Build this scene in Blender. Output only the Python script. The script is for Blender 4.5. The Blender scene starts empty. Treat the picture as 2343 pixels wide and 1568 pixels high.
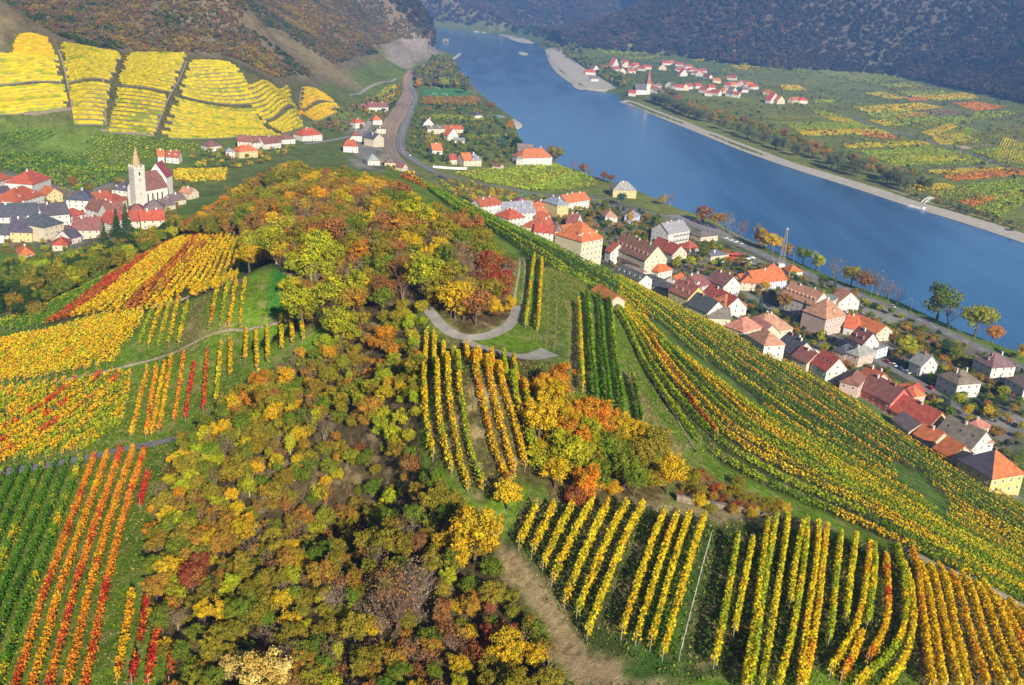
import bpy, bmesh, math, random
import numpy as np
from mathutils import Vector

sc = bpy.context.scene
R = math.radians
# ------------------------------------------------------------------ camera, sky, sun, exposure
H = 170.0; FPX = 2177.0; PITCH = R(20.4); ROLL = R(4.2)
cam_d = bpy.data.cameras.new('camera'); cam = bpy.data.objects.new('camera', cam_d)
sc.collection.objects.link(cam); sc.camera = cam
cam_d.sensor_fit = 'HORIZONTAL'; cam_d.sensor_width = 36.0; cam_d.lens = 36.0 * FPX / 2342.0
cam_d.clip_start = 1.0; cam_d.clip_end = 30000.0
cam.location = (0, 0, H)
def rays(u, v):
    x = (np.asarray(u, float) - 1171.0) / FPX; y = -(np.asarray(v, float) - 784.0) / FPX
    c, s = math.cos(ROLL), math.sin(ROLL); ct, st = math.cos(PITCH), math.sin(PITCH)
    xr = x * c - y * s; yr = x * s + y * c
    return np.stack([xr, ct + yr * st, -st + yr * ct], -1)
_f = Vector(rays(1171, 784)).normalized(); _u = Vector(rays(1171, 0) - rays(1171, 784)).normalized(); _r = _f.cross(_u)
from mathutils import Matrix
cam.rotation_euler = Matrix(((_r.x, _u.x, -_f.x), (_r.y, _u.y, -_f.y), (_r.z, _u.z, -_f.z))).to_euler()

SUN_AZ = R(23.0); SUN_EL = R(27.5)     # the sun stands behind the camera, to its right
world = bpy.data.worlds.new('World'); sc.world = world; world.use_nodes = True
wn = world.node_tree; bg = wn.nodes['Background']
sky = wn.nodes.new('ShaderNodeTexSky'); sky.sky_type = 'NISHITA'; sky.sun_disc = False
sky.sun_elevation = SUN_EL; sky.air_density = 1.0; sky.dust_density = 0.6
wn.links.new(sky.outputs[0], bg.inputs[0]); bg.inputs[1].default_value = 0.05
to_sun = Vector((math.sin(SUN_AZ) * math.cos(SUN_EL), -math.cos(SUN_AZ) * math.cos(SUN_EL), math.sin(SUN_EL)))
sky.sun_rotation = math.atan2(to_sun.x, to_sun.y)
sl = bpy.data.lights.new('sun', 'SUN'); sl.energy = 5.0; sl.angle = R(0.5); sl.color = (1.0, 0.90, 0.74)
so = bpy.data.objects.new('sun', sl); sc.collection.objects.link(so)
so.rotation_euler = to_sun.to_track_quat('Z', 'Y').to_euler(); so.location = (200, -400, 600)
sc.view_settings.view_transform = 'Standard'; sc.view_settings.look = 'None'
sc.view_settings.exposure = 0.92; sc.view_settings.gamma = 1.0
sc.cycles.max_bounces = 6; sc.cycles.diffuse_bounces = 2; sc.cycles.glossy_bounces = 2
sc.cycles.transmission_bounces = 2; sc.cycles.transparent_max_bounces = 4; sc.cycles.volume_bounces = 0
sc.cycles.caustics_reflective = False; sc.cycles.caustics_refractive = False
sc.cycles.use_denoising = True

RNG = np.random.default_rng(7); random.seed(7)
C = sc.collection
HAZE = 1.3e-4

# ------------------------------------------------------------------ terrain height (metres above the river)
def plane_at(u, v, z):
    d = rays(u, v); t = (H - np.asarray(z, float)) / -d[..., 2]
    return np.stack([d[..., 0] * t, d[..., 1] * t, np.asarray(z, float) + 0 * t], -1)
CP = [  # picture position, ground level there
 (0,1568,80),(400,1568,88),(800,1568,93),(1200,1568,97),(1600,1568,101),(2000,1568,98),(2342,1568,90),
 (0,1300,77),(200,1300,83),(400,1300,88),(700,1300,92),(1000,1300,97),(1300,1300,101),(1600,1300,101),(1900,1300,96),(2150,1330,86),(2342,1400,71),
 (0,1080,75),(200,1045,77),(400,1000,80),(700,1100,92),(900,1100,97),(1100,1100,104),(1400,1130,102),(1600,1130,97),(1800,1180,89),(2000,1230,82),(2200,1300,74),
 (0,889,68),(258,847,77),(400,800,84),(543,760,89),(120,745,65),(300,680,74),(420,680,82),(560,620,86),(560,545,83),(430,552,70),(330,590,62),(200,650,57),(100,700,55),(0,770,54),
 (700,900,92),(850,880,95),(970,850,107),(1100,850,107),(1200,900,105),(970,1000,104),(650,780,91),(800,800,96),
 (1000,740,105),(1130,770,104),(1190,700,103),(1250,700,102),(1195,600,101),(1330,760,100),(1400,900,100),(1260,620,96),(1370,672,86),(1460,816,92),(1511,907,94),(1575,1000,94),
 (900,700,104),(700,650,98),(600,750,91),(800,550,100),(1000,550,99),(700,480,92),(950,470,88),(780,385,82),(850,395,70),(650,405,78),(560,460,68),(500,500,61),(430,515,52),(1080,500,84),(1150,550,92),(990,440,72),(600,560,86),
 # lower edge of the river-side slope
 (945,403,58),(1040,452,44),(1120,492,38),(1180,520,33),(1270,560,29),(1400,625,25),(1560,705,21),(1700,775,19),(1860,860,17),(1990,945,16),(2120,1030,15),(2342,1165,14),(2500,1260,14),
 (1700,920,60),(1900,1040,52),(2100,1150,45),(1560,800,58),(2342,1290,42),
 # left village, fields, terraces
 (150,620,32),(300,550,30),(30,650,34),(0,560,20),(60,500,18),(200,500,18),(318,470,17),(0,420,22),(400,440,18),(480,405,18),(250,400,20),(100,420,22),
 (0,330,32),(150,340,26),(300,340,24),(450,340,20),(0,285,42),(150,296,38),(350,308,30),(500,318,22),(650,325,16),(720,320,14),(800,320,12),(560,370,17),
 (0,80,98),(120,90,94),(285,118,86),(430,126,80),(545,146,72),(600,190,56),(690,186,46),(780,245,22),(700,262,20),(600,262,30),
 (0,0,128),(300,0,124),(545,60,96),(600,0,120),(700,100,72),(780,60,86),(850,130,34),(930,165,12),(830,215,14),(990,140,9),(1010,112,24),(970,60,72),(925,5,115),(860,50,80),(830,250,12),
 # plains
 (2342,1000,8),(2100,900,8),(1900,780,8),(1700,660,8),(1500,580,8),(1400,490,8),(1200,450,9),(1100,350,9),(950,340,10),(900,250,10),(920,190,10),(1050,250,6),(1250,380,5),(1500,480,5),(1780,610,5),(2000,700,5),(2342,835,5),(1050,200,5),(1100,410,9),(860,340,13),(1300,470,8),(2100,1000,9),(1800,790,8),(1600,690,8),
 (2342,500,4),(2100,430,4),(1800,290,4),(1430,200,4),(1300,125,4),(2342,400,6),(2000,250,8),(2342,300,12),(1700,200,7),(1500,140,7),(1900,180,14),(2150,220,12),(1250,75,8),
 (1500,85,18),(1700,95,28),(1760,100,32),(1600,60,68),(1600,20,135),(1350,50,60),(1250,30,80),(1100,30,70),
 (2342,235,25),(2000,165,30),(1800,105,38),(2342,100,128),(2150,100,90),(2000,60,130),(1850,60,100),
]
CW = [  # world positions outside or behind what the picture shows
 (-120,40,84),(0,40,101),(120,40,96),(0,-150,100),(-200,0,70),(200,0,70),(-150,110,72),(190,150,40),(260,200,14),(300,100,20),
 (-420,430,22),(-420,330,30),(-300,250,50),(-600,600,22),(-700,800,60),(-900,1000,130),(-420,1250,150),(-700,1300,210),(-1300,1000,220),(-1200,1700,320),(-550,2000,280),(-800,2300,330),(-340,2420,180),
 (-250,2700,-3),(-200,2450,2),(-420,2800,20),(-900,3000,120),(-1700,2600,300),(-1600,3800,280),
 (-900,4700,260),(-200,5100,380),(500,5000,380),(1300,5200,400),(2200,5000,380),(-1600,4800,340),(0,7500,420),(2500,8000,420),(-2500,8000,420),
 (1500,2150,230),(2000,2500,320),(1500,3100,270),(1250,3700,240),(2600,3500,360),(2500,2000,330),(1600,1600,60),(2200,1500,160),(3500,2500,300),
 (700,700,4),(1000,900,6),(1100,1300,10),(460,420,4),(500,560,4),(600,500,4),(800,500,5),(1400,1000,20),(330,320,7),(420,300,5),(-50,760,20),
]
_cp = np.array(CP, float); _p = plane_at(_cp[:, 0], _cp[:, 1], _cp[:, 2])
KP = np.vstack([_p, np.array(CW, float)])
KC = 6.0 + 0.035 * np.hypot(KP[:, 0], KP[:, 1])
def _phi(xy):
    d2 = (xy[:, None, 0] - KP[None, :, 0]) ** 2 + (xy[:, None, 1] - KP[None, :, 1]) ** 2
    return np.sqrt(d2 + KC[None, :] ** 2)
_n = len(KP); _A = np.zeros((_n + 3, _n + 3)); _A[:_n, :_n] = _phi(KP[:, :2]) + np.eye(_n) * 0.02 * KC
_A[:_n, _n] = 1; _A[:_n, n1 := _n + 1] = KP[:, 0]; _A[:_n, _n + 2] = KP[:, 1]; _A[_n:, :_n] = _A[:_n, _n:].T
_w = np.linalg.solve(_A, np.concatenate([KP[:, 2], [0, 0, 0]]))
def rbf(xy):
    out = np.empty(len(xy))
    for i in range(0, len(xy), 20000):
        q = xy[i:i + 20000]; out[i:i + 20000] = _phi(q) @ _w[:_n] + _w[_n] + q @ _w[_n + 1:]
    return out
def vnoise(x, y, seed=0):
    xi = np.floor(x).astype(np.int64); yi = np.floor(y).astype(np.int64); xf = x - xi; yf = y - yi
    def h(a, b):
        n = (a * 374761393 + b * 668265263 + seed * 144665) & 0x7fffffff
        n = ((n ^ (n >> 13)) * 1274126177) & 0x7fffffff
        return ((n ^ (n >> 16)) & 0xffff) / 65535.0
    sx = xf * xf * (3 - 2 * xf); sy = yf * yf * (3 - 2 * yf)
    return (h(xi, yi) * (1 - sx) + h(xi + 1, yi) * sx) * (1 - sy) + (h(xi, yi + 1) * (1 - sx) + h(xi + 1, yi + 1) * sx) * sy
def fbm(x, y, seed=0, o=4):
    s = 0; a = 0.5
    for k in range(o): s = s + a * vnoise(x * 2 ** k, y * 2 ** k, seed + k); a *= 0.5
    return s
NEAR_BANK = [(900,75),(940,95),(1000,118),(1040,126),(1036,150),(1062,185),(1110,225),(1160,262),(1196,288),(1180,300),(1196,335),(1290,388),(1340,402),(1420,425),(1470,444),(1545,478),(1620,502),(1700,545),(1800,592),(1900,638),(2050,692),(2200,762),(2342,815),(2700,960)]
FAR_BANK = [(2700,672),(2342,553),(2200,505),(2080,470),(1960,430),(1830,390),(1700,345),(1580,295),(1500,265),(1430,236),(1410,214),(1340,206),(1296,182),(1268,155),(1250,128),(1238,108),(1225,98),(1130,78),(985,62),(900,50)]
def on_water(pts, z=0.0):
    a = np.array(pts, float); return plane_at(a[:, 0], a[:, 1], z)[:, :2]
RIVER = on_water(NEAR_BANK + FAR_BANK)
RIVER = np.vstack([RIVER, [[-900, 3300], [-900, 2900]]])
def pip(xy, poly):
    x, y = xy[:, 0], xy[:, 1]; ins = np.zeros(len(xy), bool); n = len(poly)
    mn = poly.min(0); mx = poly.max(0); idx = np.nonzero((x >= mn[0]) & (x <= mx[0]) & (y >= mn[1]) & (y <= mx[1]))[0]
    x, y = x[idx], y[idx]; r = np.zeros(len(idx), bool)
    for i in range(n):
        x1, y1 = poly[i]; x2, y2 = poly[(i + 1) % n]
        if y1 == y2: continue
        c = ((y1 > y) != (y2 > y)) & (x < (x2 - x1) * (y - y1) / (y2 - y1) + x1); r ^= c
    ins[idx] = r; return ins
def seg_dist(xy, line):
    d = np.full(len(xy), 1e9)
    for a, b in zip(line[:-1], line[1:]):
        ab = b - a; t = np.clip(((xy - a) @ ab) / max(1e-9, ab @ ab), 0, 1)
        d = np.minimum(d, np.hypot(*(xy - a - t[:, None] * ab).T))
    return d
NA, NR = 640, 660; AZ0, AZ1 = R(-43), R(43); R0, R1 = 40.0, 8500.0
AZ = np.linspace(AZ0, AZ1, NA); RR = np.exp(np.linspace(math.log(R0), math.log(R1), NR))
_aa, _rr = np.meshgrid(AZ, RR, indexing='ij'); GX = _rr * np.sin(_aa); GY = _rr * np.cos(_aa)
_xy = np.stack([GX.ravel(), GY.ravel()], -1)
_z = rbf(_xy)
_mt = np.clip((_z - 45) / 120, 0, 1) * np.clip((_xy[:, 1] - 850) / 500, 0, 1)
_z = _z + _mt * (70 * (fbm(_xy[:, 0] / 420, _xy[:, 1] / 420, 3) - 0.47) + 22 * (fbm(_xy[:, 0] / 90, _xy[:, 1] / 90, 9) - 0.47))
_z = _z + np.clip((_z - 40) / 40, 0, 1) * 1.2 * (fbm(_xy[:, 0] / 14, _xy[:, 1] / 14, 5, 3) - 0.44)
_in = pip(_xy, RIVER); _sel = _rr.ravel() > 200
_bd = np.full(len(_xy), 1e9); _bd[_sel] = seg_dist(_xy[_sel], np.vstack([RIVER, RIVER[:1]]))
_flat = np.where(_z < 60, np.minimum(np.maximum(_z, 2.5), 1.2 + 0.22 * _bd), _z)
_z = np.where(_in, -np.minimum(4.0, 0.4 + 0.3 * _bd), np.where(_bd < 60, np.where(_z < 60, _flat, np.minimum(_z, 1.2 + 1.2 * _bd)), np.maximum(_z, 2.5)))
GZ = _z.reshape(NA, NR)
def hz(x, y):
    x = np.asarray(x, float); y = np.asarray(y, float)
    fa = np.clip((np.arctan2(x, y) - AZ0) / (AZ1 - AZ0) * (NA - 1), 0, NA - 1.001)
    fr = np.clip(np.log(np.maximum(np.hypot(x, y), R0) / R0) / math.log(R1 / R0) * (NR - 1), 0, NR - 1.001)
    a = fa.astype(int); r = fr.astype(int); p = fa - a; q = fr - r
    return GZ[a, r] * (1 - p) * (1 - q) + GZ[a + 1, r] * p * (1 - q) + GZ[a, r + 1] * (1 - p) * q + GZ[a + 1, r + 1] * p * q
def cast(u, v):
    """world point of the ground seen at picture position (u, v)"""
    d = rays(np.atleast_1d(u), np.atleast_1d(v)); out = np.empty((len(d), 3))
    dh = np.hypot(d[:, 0], d[:, 1]); az = np.arctan2(d[:, 0], d[:, 1]); sl_ = d[:, 2] / dh
    fa = np.clip((az - AZ0) / (AZ1 - AZ0) * (NA - 1), 0, NA - 1.001); a = fa.astype(int); p = (fa - a)[:, None]
    col = GZ[a] * (1 - p) + GZ[a + 1] * p; g = (H + sl_[:, None] * RR[None, :]) - col
    hit = g <= 0; k = np.where(hit.any(1), hit.argmax(1), NR - 1); k = np.maximum(k, 1); i = np.arange(len(d))
    g0, g1 = g[i, k - 1], g[i, k]; t = np.clip(g0 / np.maximum(1e-9, g0 - g1), 0, 1)
    r = RR[k - 1] * (1 - t) + RR[k] * t
    out[:, 0] = r * np.sin(az); out[:, 1] = r * np.cos(az); out[:, 2] = hz(out[:, 0], out[:, 1]); return out
def castp(pts): a = np.array(pts, float); return cast(a[:, 0], a[:, 1])
def resample(p, ds):
    p = np.asarray(p, float); s = np.concatenate([[0], np.cumsum(np.hypot(*(p[1:, :2] - p[:-1, :2]).T))])
    n = max(2, int(s[-1] / ds) + 1); t = np.linspace(0, s[-1], n)
    return np.stack([np.interp(t, s, p[:, i]) for i in range(p.shape[1])], -1), s[-1]
def smooth(p, k=3):
    p = np.asarray(p, float)
    for _ in range(k):
        q = [p[0]]
        for a, b in zip(p[:-1], p[1:]): q += [a * .75 + b * .25, a * .25 + b * .75]
        q.append(p[-1]); p = np.array(q)
    return p
# ------------------------------------------------------------------ materials
class NT:
    def __init__(self, name):
        self.m = bpy.data.materials.new(name); self.m.use_nodes = True; self.t = self.m.node_tree; self.t.nodes.clear()
        self.out = self.n('ShaderNodeOutputMaterial')
    def n(self, typ, **kw):
        nd = self.t.nodes.new(typ)
        for k, v in kw.items():
            if k.startswith('i_'):
                key = k[2:]; key = int(key) if key.isdigit() else key.replace('_', ' ')
                nd.inputs[key].default_value = v
            else: setattr(nd, k, v)
        return nd
    def l(self, a, b): self.t.links.new(a, b)
    def mix(self, fac, a, b, mode='MIX'):
        m = self.n('ShaderNodeMix', data_type='RGBA', blend_type=mode)
        for s, val in ((0, fac), (6, a), (7, b)):
            if hasattr(val, 'is_output') or isinstance(val, bpy.types.NodeSocket): self.l(val, m.inputs[s])
            else: m.inputs[s].default_value = val if s == 0 else (*val[:3], 1)
        return m.outputs[2]
    def noise(self, scale, detail=3, rough=.55, vec=None, obj=False):
        nd = self.n('ShaderNodeTexNoise'); nd.inputs['Scale'].default_value = scale; nd.inputs['Detail'].default_value = detail; nd.inputs['Roughness'].default_value = rough
        if vec is None:
            if not hasattr(self, 'geo'): self.geo = self.n('ShaderNodeNewGeometry')
            vec = self.geo.outputs['Position']
        self.l(vec, nd.inputs['Vector']); return nd.outputs[0]
    def ramp(self, x, lo, hi, a=0.0, b=1.0):
        r = self.n('ShaderNodeMapRange'); r.inputs[1].default_value = lo; r.inputs[2].default_value = hi; r.inputs[3].default_value = a; r.inputs[4].default_value = b
        self.l(x, r.inputs[0]); return r.outputs[0]
    def math(self, op, a, b=None):
        m = self.n('ShaderNodeMath', operation=op)
        for i, v in enumerate((a, b)):
            if v is None: continue
            if isinstance(v, bpy.types.NodeSocket): self.l(v, m.inputs[i])
            else: m.inputs[i].default_value = v
        return m.outputs[0]
    def attr(self, name, typ='GEOMETRY'):
        a = self.n('ShaderNodeAttribute', attribute_name=name, attribute_type=typ); return a
    def bsdf(self, col, rough=.9, spec=.2, normal=None, **kw):
        b = self.n('ShaderNodeBsdfPrincipled')
        if isinstance(col, bpy.types.NodeSocket): self.l(col, b.inputs['Base Color'])
        else: b.inputs['Base Color'].default_value = (*col[:3], 1)
        if isinstance(rough, bpy.types.NodeSocket): self.l(rough, b.inputs['Roughness'])
        else: b.inputs['Roughness'].default_value = rough
        b.inputs['Specular IOR Level'].default_value = spec
        if normal is not None: self.l(normal, b.inputs['Normal'])
        for k, v in kw.items(): b.inputs[k.replace('_', ' ')].default_value = v
        return b.outputs[0]
    def bump(self, h, strength=.3, dist=.1):
        b = self.n('ShaderNodeBump'); b.inputs['Strength'].default_value = strength; b.inputs['Distance'].default_value = dist
        self.l(h, b.inputs['Height']); return b.outputs[0]
    def done(self, s): self.l(s, self.out.inputs[0]); return self.m
def plain(name, col, rough=.85, var=.25, scale=2.0, spec=.2, **kw):
    t = NT(name); n = t.noise(scale, 4)
    c = t.mix(t.ramp(n, .3, .7), [x * (1 - var) for x in col], [min(1, x * (1 + var)) for x in col])
    return t.done(t.bsdf(c, rough, spec, **kw))
def tinted(name, rough=.85, var=.3, scale=1.2, fine=12.0, spec=.2, wave=0.0):
    """colour comes from the object's own tint, with weathering noise"""
    t = NT(name); a = t.attr('tint', 'INSTANCER').outputs[0]
    n = t.noise(scale, 4); f = t.noise(fine, 2)
    k = t.ramp(n, .3, .7, 1 - var, 1 + var * .6); k2 = t.ramp(f, .3, .7, .86, 1.12)
    kk = t.math('MULTIPLY', k, k2)
    nrm = None
    if wave:
        tc = t.n('ShaderNodeTexCoord'); sx = t.n('ShaderNodeSeparateXYZ'); t.l(tc.outputs['Object'], sx.inputs[0])
        w = t.math('FRACT', t.math('MULTIPLY', sx.outputs['Z'], wave)); nrm = t.bump(w, .5, .06)
        kk = t.math('MULTIPLY', kk, t.ramp(w, 0, 1, .9, 1.08))
    vm = t.n('ShaderNodeVectorMath', operation='SCALE'); t.l(a, vm.inputs[0]); t.l(kk, vm.inputs['Scale'])
    return t.done(t.bsdf(vm.outputs[0], rough, spec, nrm))
def leafy(name, geo=False):
    t = NT(name)
    if geo:
        col = t.attr('col').outputs[0]
    else:
        a = t.attr('tint', 'INSTANCER').outputs[0]; b = t.attr('tint2', 'INSTANCER').outputs[0]
        rn = t.attr('rnd').outputs['Fac']
        tc = t.n('ShaderNodeTexCoord'); oi = t.n('ShaderNodeObjectInfo')
        ad = t.n('ShaderNodeVectorMath', operation='ADD'); t.l(tc.outputs['Object'], ad.inputs[0])
        cmb = t.n('ShaderNodeCombineXYZ'); t.l(t.math('MULTIPLY', oi.outputs['Random'], 37.0), cmb.inputs[0]); t.l(cmb.outputs[0], ad.inputs[1])
        n = t.noise(3.2, 2, vec=ad.outputs[0])
        col = t.mix(t.ramp(n, .42, .58), a, b)
        k = t.ramp(rn, 0, 1, .62, 1.35)
        vm = t.n('ShaderNodeVectorMath', operation='SCALE'); t.l(col, vm.inputs[0]); t.l(k, vm.inputs['Scale']); col = vm.outputs[0]
    d = t.n('ShaderNodeBsdfDiffuse'); t.l(col, d.inputs[0])
    tr = t.n('ShaderNodeBsdfTranslucent'); t.l(col, tr.inputs[0])
    ms = t.n('ShaderNodeMixShader'); ms.inputs[0].default_value = .28; t.l(d.outputs[0], ms.inputs[1]); t.l(tr.outputs[0], ms.inputs[2])
    return t.done(ms.outputs[0])
M = {}
M['leaf'] = leafy('leaf'); M['vine'] = leafy('vine_leaf', True)
M['bark'] = plain('bark', (.11, .085, .065), .95, .35, 4)
M['birch_bark'] = plain('pale_bark', (.38, .35, .30), .9, .4, 3)
M['twig'] = tinted('twig', .95, .3, 2.0, 9)
M['wall'] = tinted('plaster', .9, .10, .25, 1.3); M['roof'] = tinted('roof_tiles', .8, .32, .5, 3.5, wave=3.0)
M['paint'] = tinted('paint', .45, .08, .5, 3, .4)
M['glass'] = NT('window_glass').done if False else None
t = NT('window_glass'); M['glass'] = t.done(t.bsdf((.03, .035, .045), .12, .5))
M['white'] = plain('white_paint', (.78, .77, .74), .6, .06)
M['stone'] = plain('stone', (.20, .17, .125), .95, .4, 1.4)
M['wood'] = plain('weathered_wood', (.27, .20, .14), .9, .35, 3)
M['stake'] = plain('stake_wood', (.34, .30, .25), .9, .25, 3)
M['metal'] = plain('galvanised_steel', (.42, .43, .44), .45, .12, 3, .5, Metallic=.6)
M['rail'] = plain('rail_steel', (.22, .18, .16), .5, .2, 3, .4, Metallic=.4)
M['dark'] = plain('dark_rubber', (.02, .02, .022), .8, .2)
M['asphalt'] = plain('asphalt', (.17, .165, .165), .93, .22, .5)
M['concrete'] = plain('concrete', (.235, .225, .205), .93, .2, .4)
M['gravelroad'] = plain('gravel_track', (.30, .25, .18), .97, .3, 1.2)
M['dirt'] = plain('trodden_grass', (.16, .16, .05), .97, .3, 1.2)
M['ballast'] = plain('ballast', (.29, .165, .095), .97, .35, .8)
M['gravel'] = plain('river_gravel', (.40, .365, .31), .97, .16, .25)
M['line'] = plain('road_paint', (.75, .75, .72), .7, .1)
M['pitch'] = plain('sports_turf', (.055, .20, .055), .95, .15, .15)
M['pool'] = plain('pool_water', (.12, .45, .62), .1, .1, .5, .5)
# ground: colour of the land cover from the mesh, broken up by grass and soil noise
t = NT('ground'); g = t.attr('gcol').outputs[0]
n1 = t.noise(.09, 5, .6); n2 = t.noise(.9, 4, .65); n3 = t.noise(5.5, 3, .7)
k = t.math('MULTIPLY', t.ramp(n1, .3, .7, .68, 1.3), t.math('MULTIPLY', t.ramp(n2, .28, .72, .52, 1.45), t.ramp(n3, .25, .75, .5, 1.5)))
vm = t.n('ShaderNodeVectorMath', operation='SCALE'); t.l(g, vm.inputs[0]); t.l(k, vm.inputs['Scale'])
dry = t.mix(t.math('MULTIPLY', t.ramp(t.noise(.28, 4, .6), .52, .68), t.attr('dry').outputs['Fac']), vm.outputs[0], (.30, .23, .12))
M['ground'] = t.done(t.bsdf(dry, 1.0, .05, t.bump(t.math('ADD', n2, n3), .6, .35)))
# water, with the sky's blue reflection put into its base colour
t = NT('water'); geo = t.n('ShaderNodeNewGeometry'); mp = t.n('ShaderNodeMapping'); t.l(geo.outputs['Position'], mp.inputs['Vector'])
mp.inputs['Rotation'].default_value = (0, 0, R(14)); mp.inputs['Scale'].default_value = (.35, .12, 1)
w1 = t.noise(1.0, 5, .62, mp.outputs[0])
mp2 = t.n('ShaderNodeMapping'); t.l(geo.outputs['Position'], mp2.inputs['Vector']); mp2.inputs['Rotation'].default_value = (0, 0, R(14)); mp2.inputs['Scale'].default_value = (.03, .0045, 1)
w2 = t.noise(1.0, 5, .6, mp2.outputs[0])
M['water'] = t.done(t.bsdf(t.mix(t.ramp(w2, .35, .65), (.024, .10, .235), (.042, .145, .30)), t.ramp(w2, .3, .7, .10, .20), .5, t.bump(w1, .16, .6), IOR=1.33))

# ------------------------------------------------------------------ object helpers
def tag(o, label=None, cat=None, group=None, kind=None):
    if label: o['label'] = label
    if cat: o['category'] = cat
    if group: o['group'] = group
    if kind: o['kind'] = kind
    return o
def link(name, data, parent=None, loc=None, rz=0.0):
    o = bpy.data.objects.new(name, data); C.objects.link(o)
    if parent is not None: o.parent = parent
    if loc is not None: o.location = loc
    if rz: o.rotation_euler = (0, 0, rz)
    return o
def empty(name, loc=(0, 0, 0), rz=0.0):
    o = link(name, None, None, loc, rz); o.empty_display_size = .5; return o
def fastmesh(name, verts, faces, mats, smooth=False, fm=None):
    """verts (n,3), faces (m,k) with equal corner counts"""
    verts = np.asarray(verts, np.float32); faces = np.asarray(faces, np.int32); k = faces.shape[1]
    me = bpy.data.meshes.new(name); me.vertices.add(len(verts)); me.vertices.foreach_set('co', verts.ravel())
    me.loops.add(faces.size); me.loops.foreach_set('vertex_index', faces.ravel())
    me.polygons.add(len(faces)); me.polygons.foreach_set('loop_start', np.arange(0, faces.size, k, dtype=np.int32))
    me.polygons.foreach_set('use_smooth', np.full(len(faces), smooth))
    for m in mats: me.materials.append(m)
    if fm is not None: me.polygons.foreach_set('material_index', np.asarray(fm, np.int32))
    me.update(calc_edges=True); return me
def vcol(me, name, col):
    a = me.attributes.new(name, 'FLOAT_COLOR', 'POINT'); c = np.ones((len(col), 4), np.float32); c[:, :3] = col; a.data.foreach_set('color', c.ravel())
def vfl(me, name, val):
    a = me.attributes.new(name, 'FLOAT', 'POINT'); a.data.foreach_set('value', np.asarray(val, np.float32).ravel())
class MB:
    """collects polygons into one mesh"""
    def __init__(s): s.v = []; s.f = []; s.m = []
    def face(s, pts, m=0):
        i = len(s.v); s.v += [tuple(map(float, p)) for p in pts]; s.f.append(list(range(i, i + len(pts)))); s.m.append(m)
    def box(s, x0, y0, z0, x1, y1, z1, m=0, bottom=True):
        i = len(s.v); s.v += [(x0,y0,z0),(x1,y0,z0),(x1,y1,z0),(x0,y1,z0),(x0,y0,z1),(x1,y0,z1),(x1,y1,z1),(x0,y1,z1)]
        fs = [(0,1,5,4),(1,2,6,5),(2,3,7,6),(3,0,4,7),(4,5,6,7)] + ([(3,2,1,0)] if bottom else [])
        s.f += [[i + k for k in q] for q in fs]; s.m += [m] * len(fs)
    def tube(s, pts, rad, n=5, m=0, cap=True):
        pts = [Vector(p) for p in pts]; rad = rad if hasattr(rad, '__len__') else [rad] * len(pts); rings = []
        for k, p in enumerate(pts):
            d = (pts[min(k + 1, len(pts) - 1)] - pts[max(k - 1, 0)]).normalized()
            a = d.orthogonal().normalized(); b = d.cross(a); i = len(s.v)
            for j in range(n):
                w = 2 * math.pi * j / n; s.v.append(tuple(p + (a * math.cos(w) + b * math.sin(w)) * rad[k]))
            rings.append(i)
        for a, b in zip(rings[:-1], rings[1:]):
            for j in range(n): s.f.append([a + j, a + (j + 1) % n, b + (j + 1) % n, b + j]); s.m.append(m)
        if cap:
            s.f.append([rings[0] + j for j in reversed(range(n))]); s.m.append(m); s.f.append([rings[-1] + j for j in range(n)]); s.m.append(m)
    def mesh(s, name, mats, smooth=False):
        me = bpy.data.meshes.new(name); me.from_pydata(s.v, [], s.f)
        for m in mats: me.materials.append(m)
        me.polygons.foreach_set('material_index', s.m); me.polygons.foreach_set('use_smooth', [smooth] * len(s.f)); me.update(); return me
    def obj(s, name, mats, parent=None, loc=None, rz=0.0, smooth=False):
        return link(name, s.mesh(name, mats if isinstance(mats, (list, tuple)) else [mats], smooth), parent, loc, rz)
ORD = ['first','second','third','fourth','fifth','sixth','seventh','eighth','ninth','tenth','eleventh','twelfth','thirteenth','fourteenth','fifteenth','sixteenth','seventeenth','eighteenth','nineteenth','twentieth']
TENS = {20:'twenty',30:'thirty',40:'forty',50:'fifty',60:'sixty',70:'seventy',80:'eighty',90:'ninety'}
def nth(i):
    if i < 20: return ORD[i]
    n = i + 1; t_, o_ = n // 10 * 10, n % 10
    if t_ >= 100: return str(n) + 'th'
    return (TENS[t_][:-1] + 'ieth') if o_ == 0 else TENS[t_] + '-' + ORD[o_ - 1]
# ------------------------------------------------------------------ the land
WOOD_TOP = [(405,535),(480,515),(540,480),(590,440),(650,410),(720,408),(780,420),(830,445),(895,458),(960,500),(1050,550),(1120,595),(1160,632),(1168,670),(1165,735),(1080,768),(1000,735),(960,700),(900,700),(860,745),(770,775),(690,750),(665,700),(645,620),(585,600),(562,640),(566,550),(440,548)]
WOOD_LOW = [(745,780),(860,748),(975,712),(962,790),(955,1000),(975,1075),(1020,1120),(1060,1190),(1140,1215),(1150,1320),(1250,1500),(1290,1568),(1290,1700),(380,1700),(400,1568),(345,1400),(340,1230),(372,1130),(410,1040),(500,965),(545,900),(640,850)]
WOOD_ORANGE = [(1225,920),(1262,880),(1310,960),(1390,1000),(1455,1010),(1535,1095),(1525,1150),(1310,1168),(1245,1140),(1212,1020)]
SCRUB = [(1545,1095),(1600,1085),(1700,1120),(1800,1170),(1760,1195),(1640,1180),(1545,1150)]
WOOD_VILLAGE = [(0,730),(0,640),(60,610),(150,610),(250,590),(330,570),(395,525),(440,530),(390,558),(330,592),(180,668),(60,735)]
def zone(pts): return castp(pts)[:, :2]
XY = np.stack([GX.ravel(), GY.ravel()], -1); ZV = GZ.ravel(); XYt = XY
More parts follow.
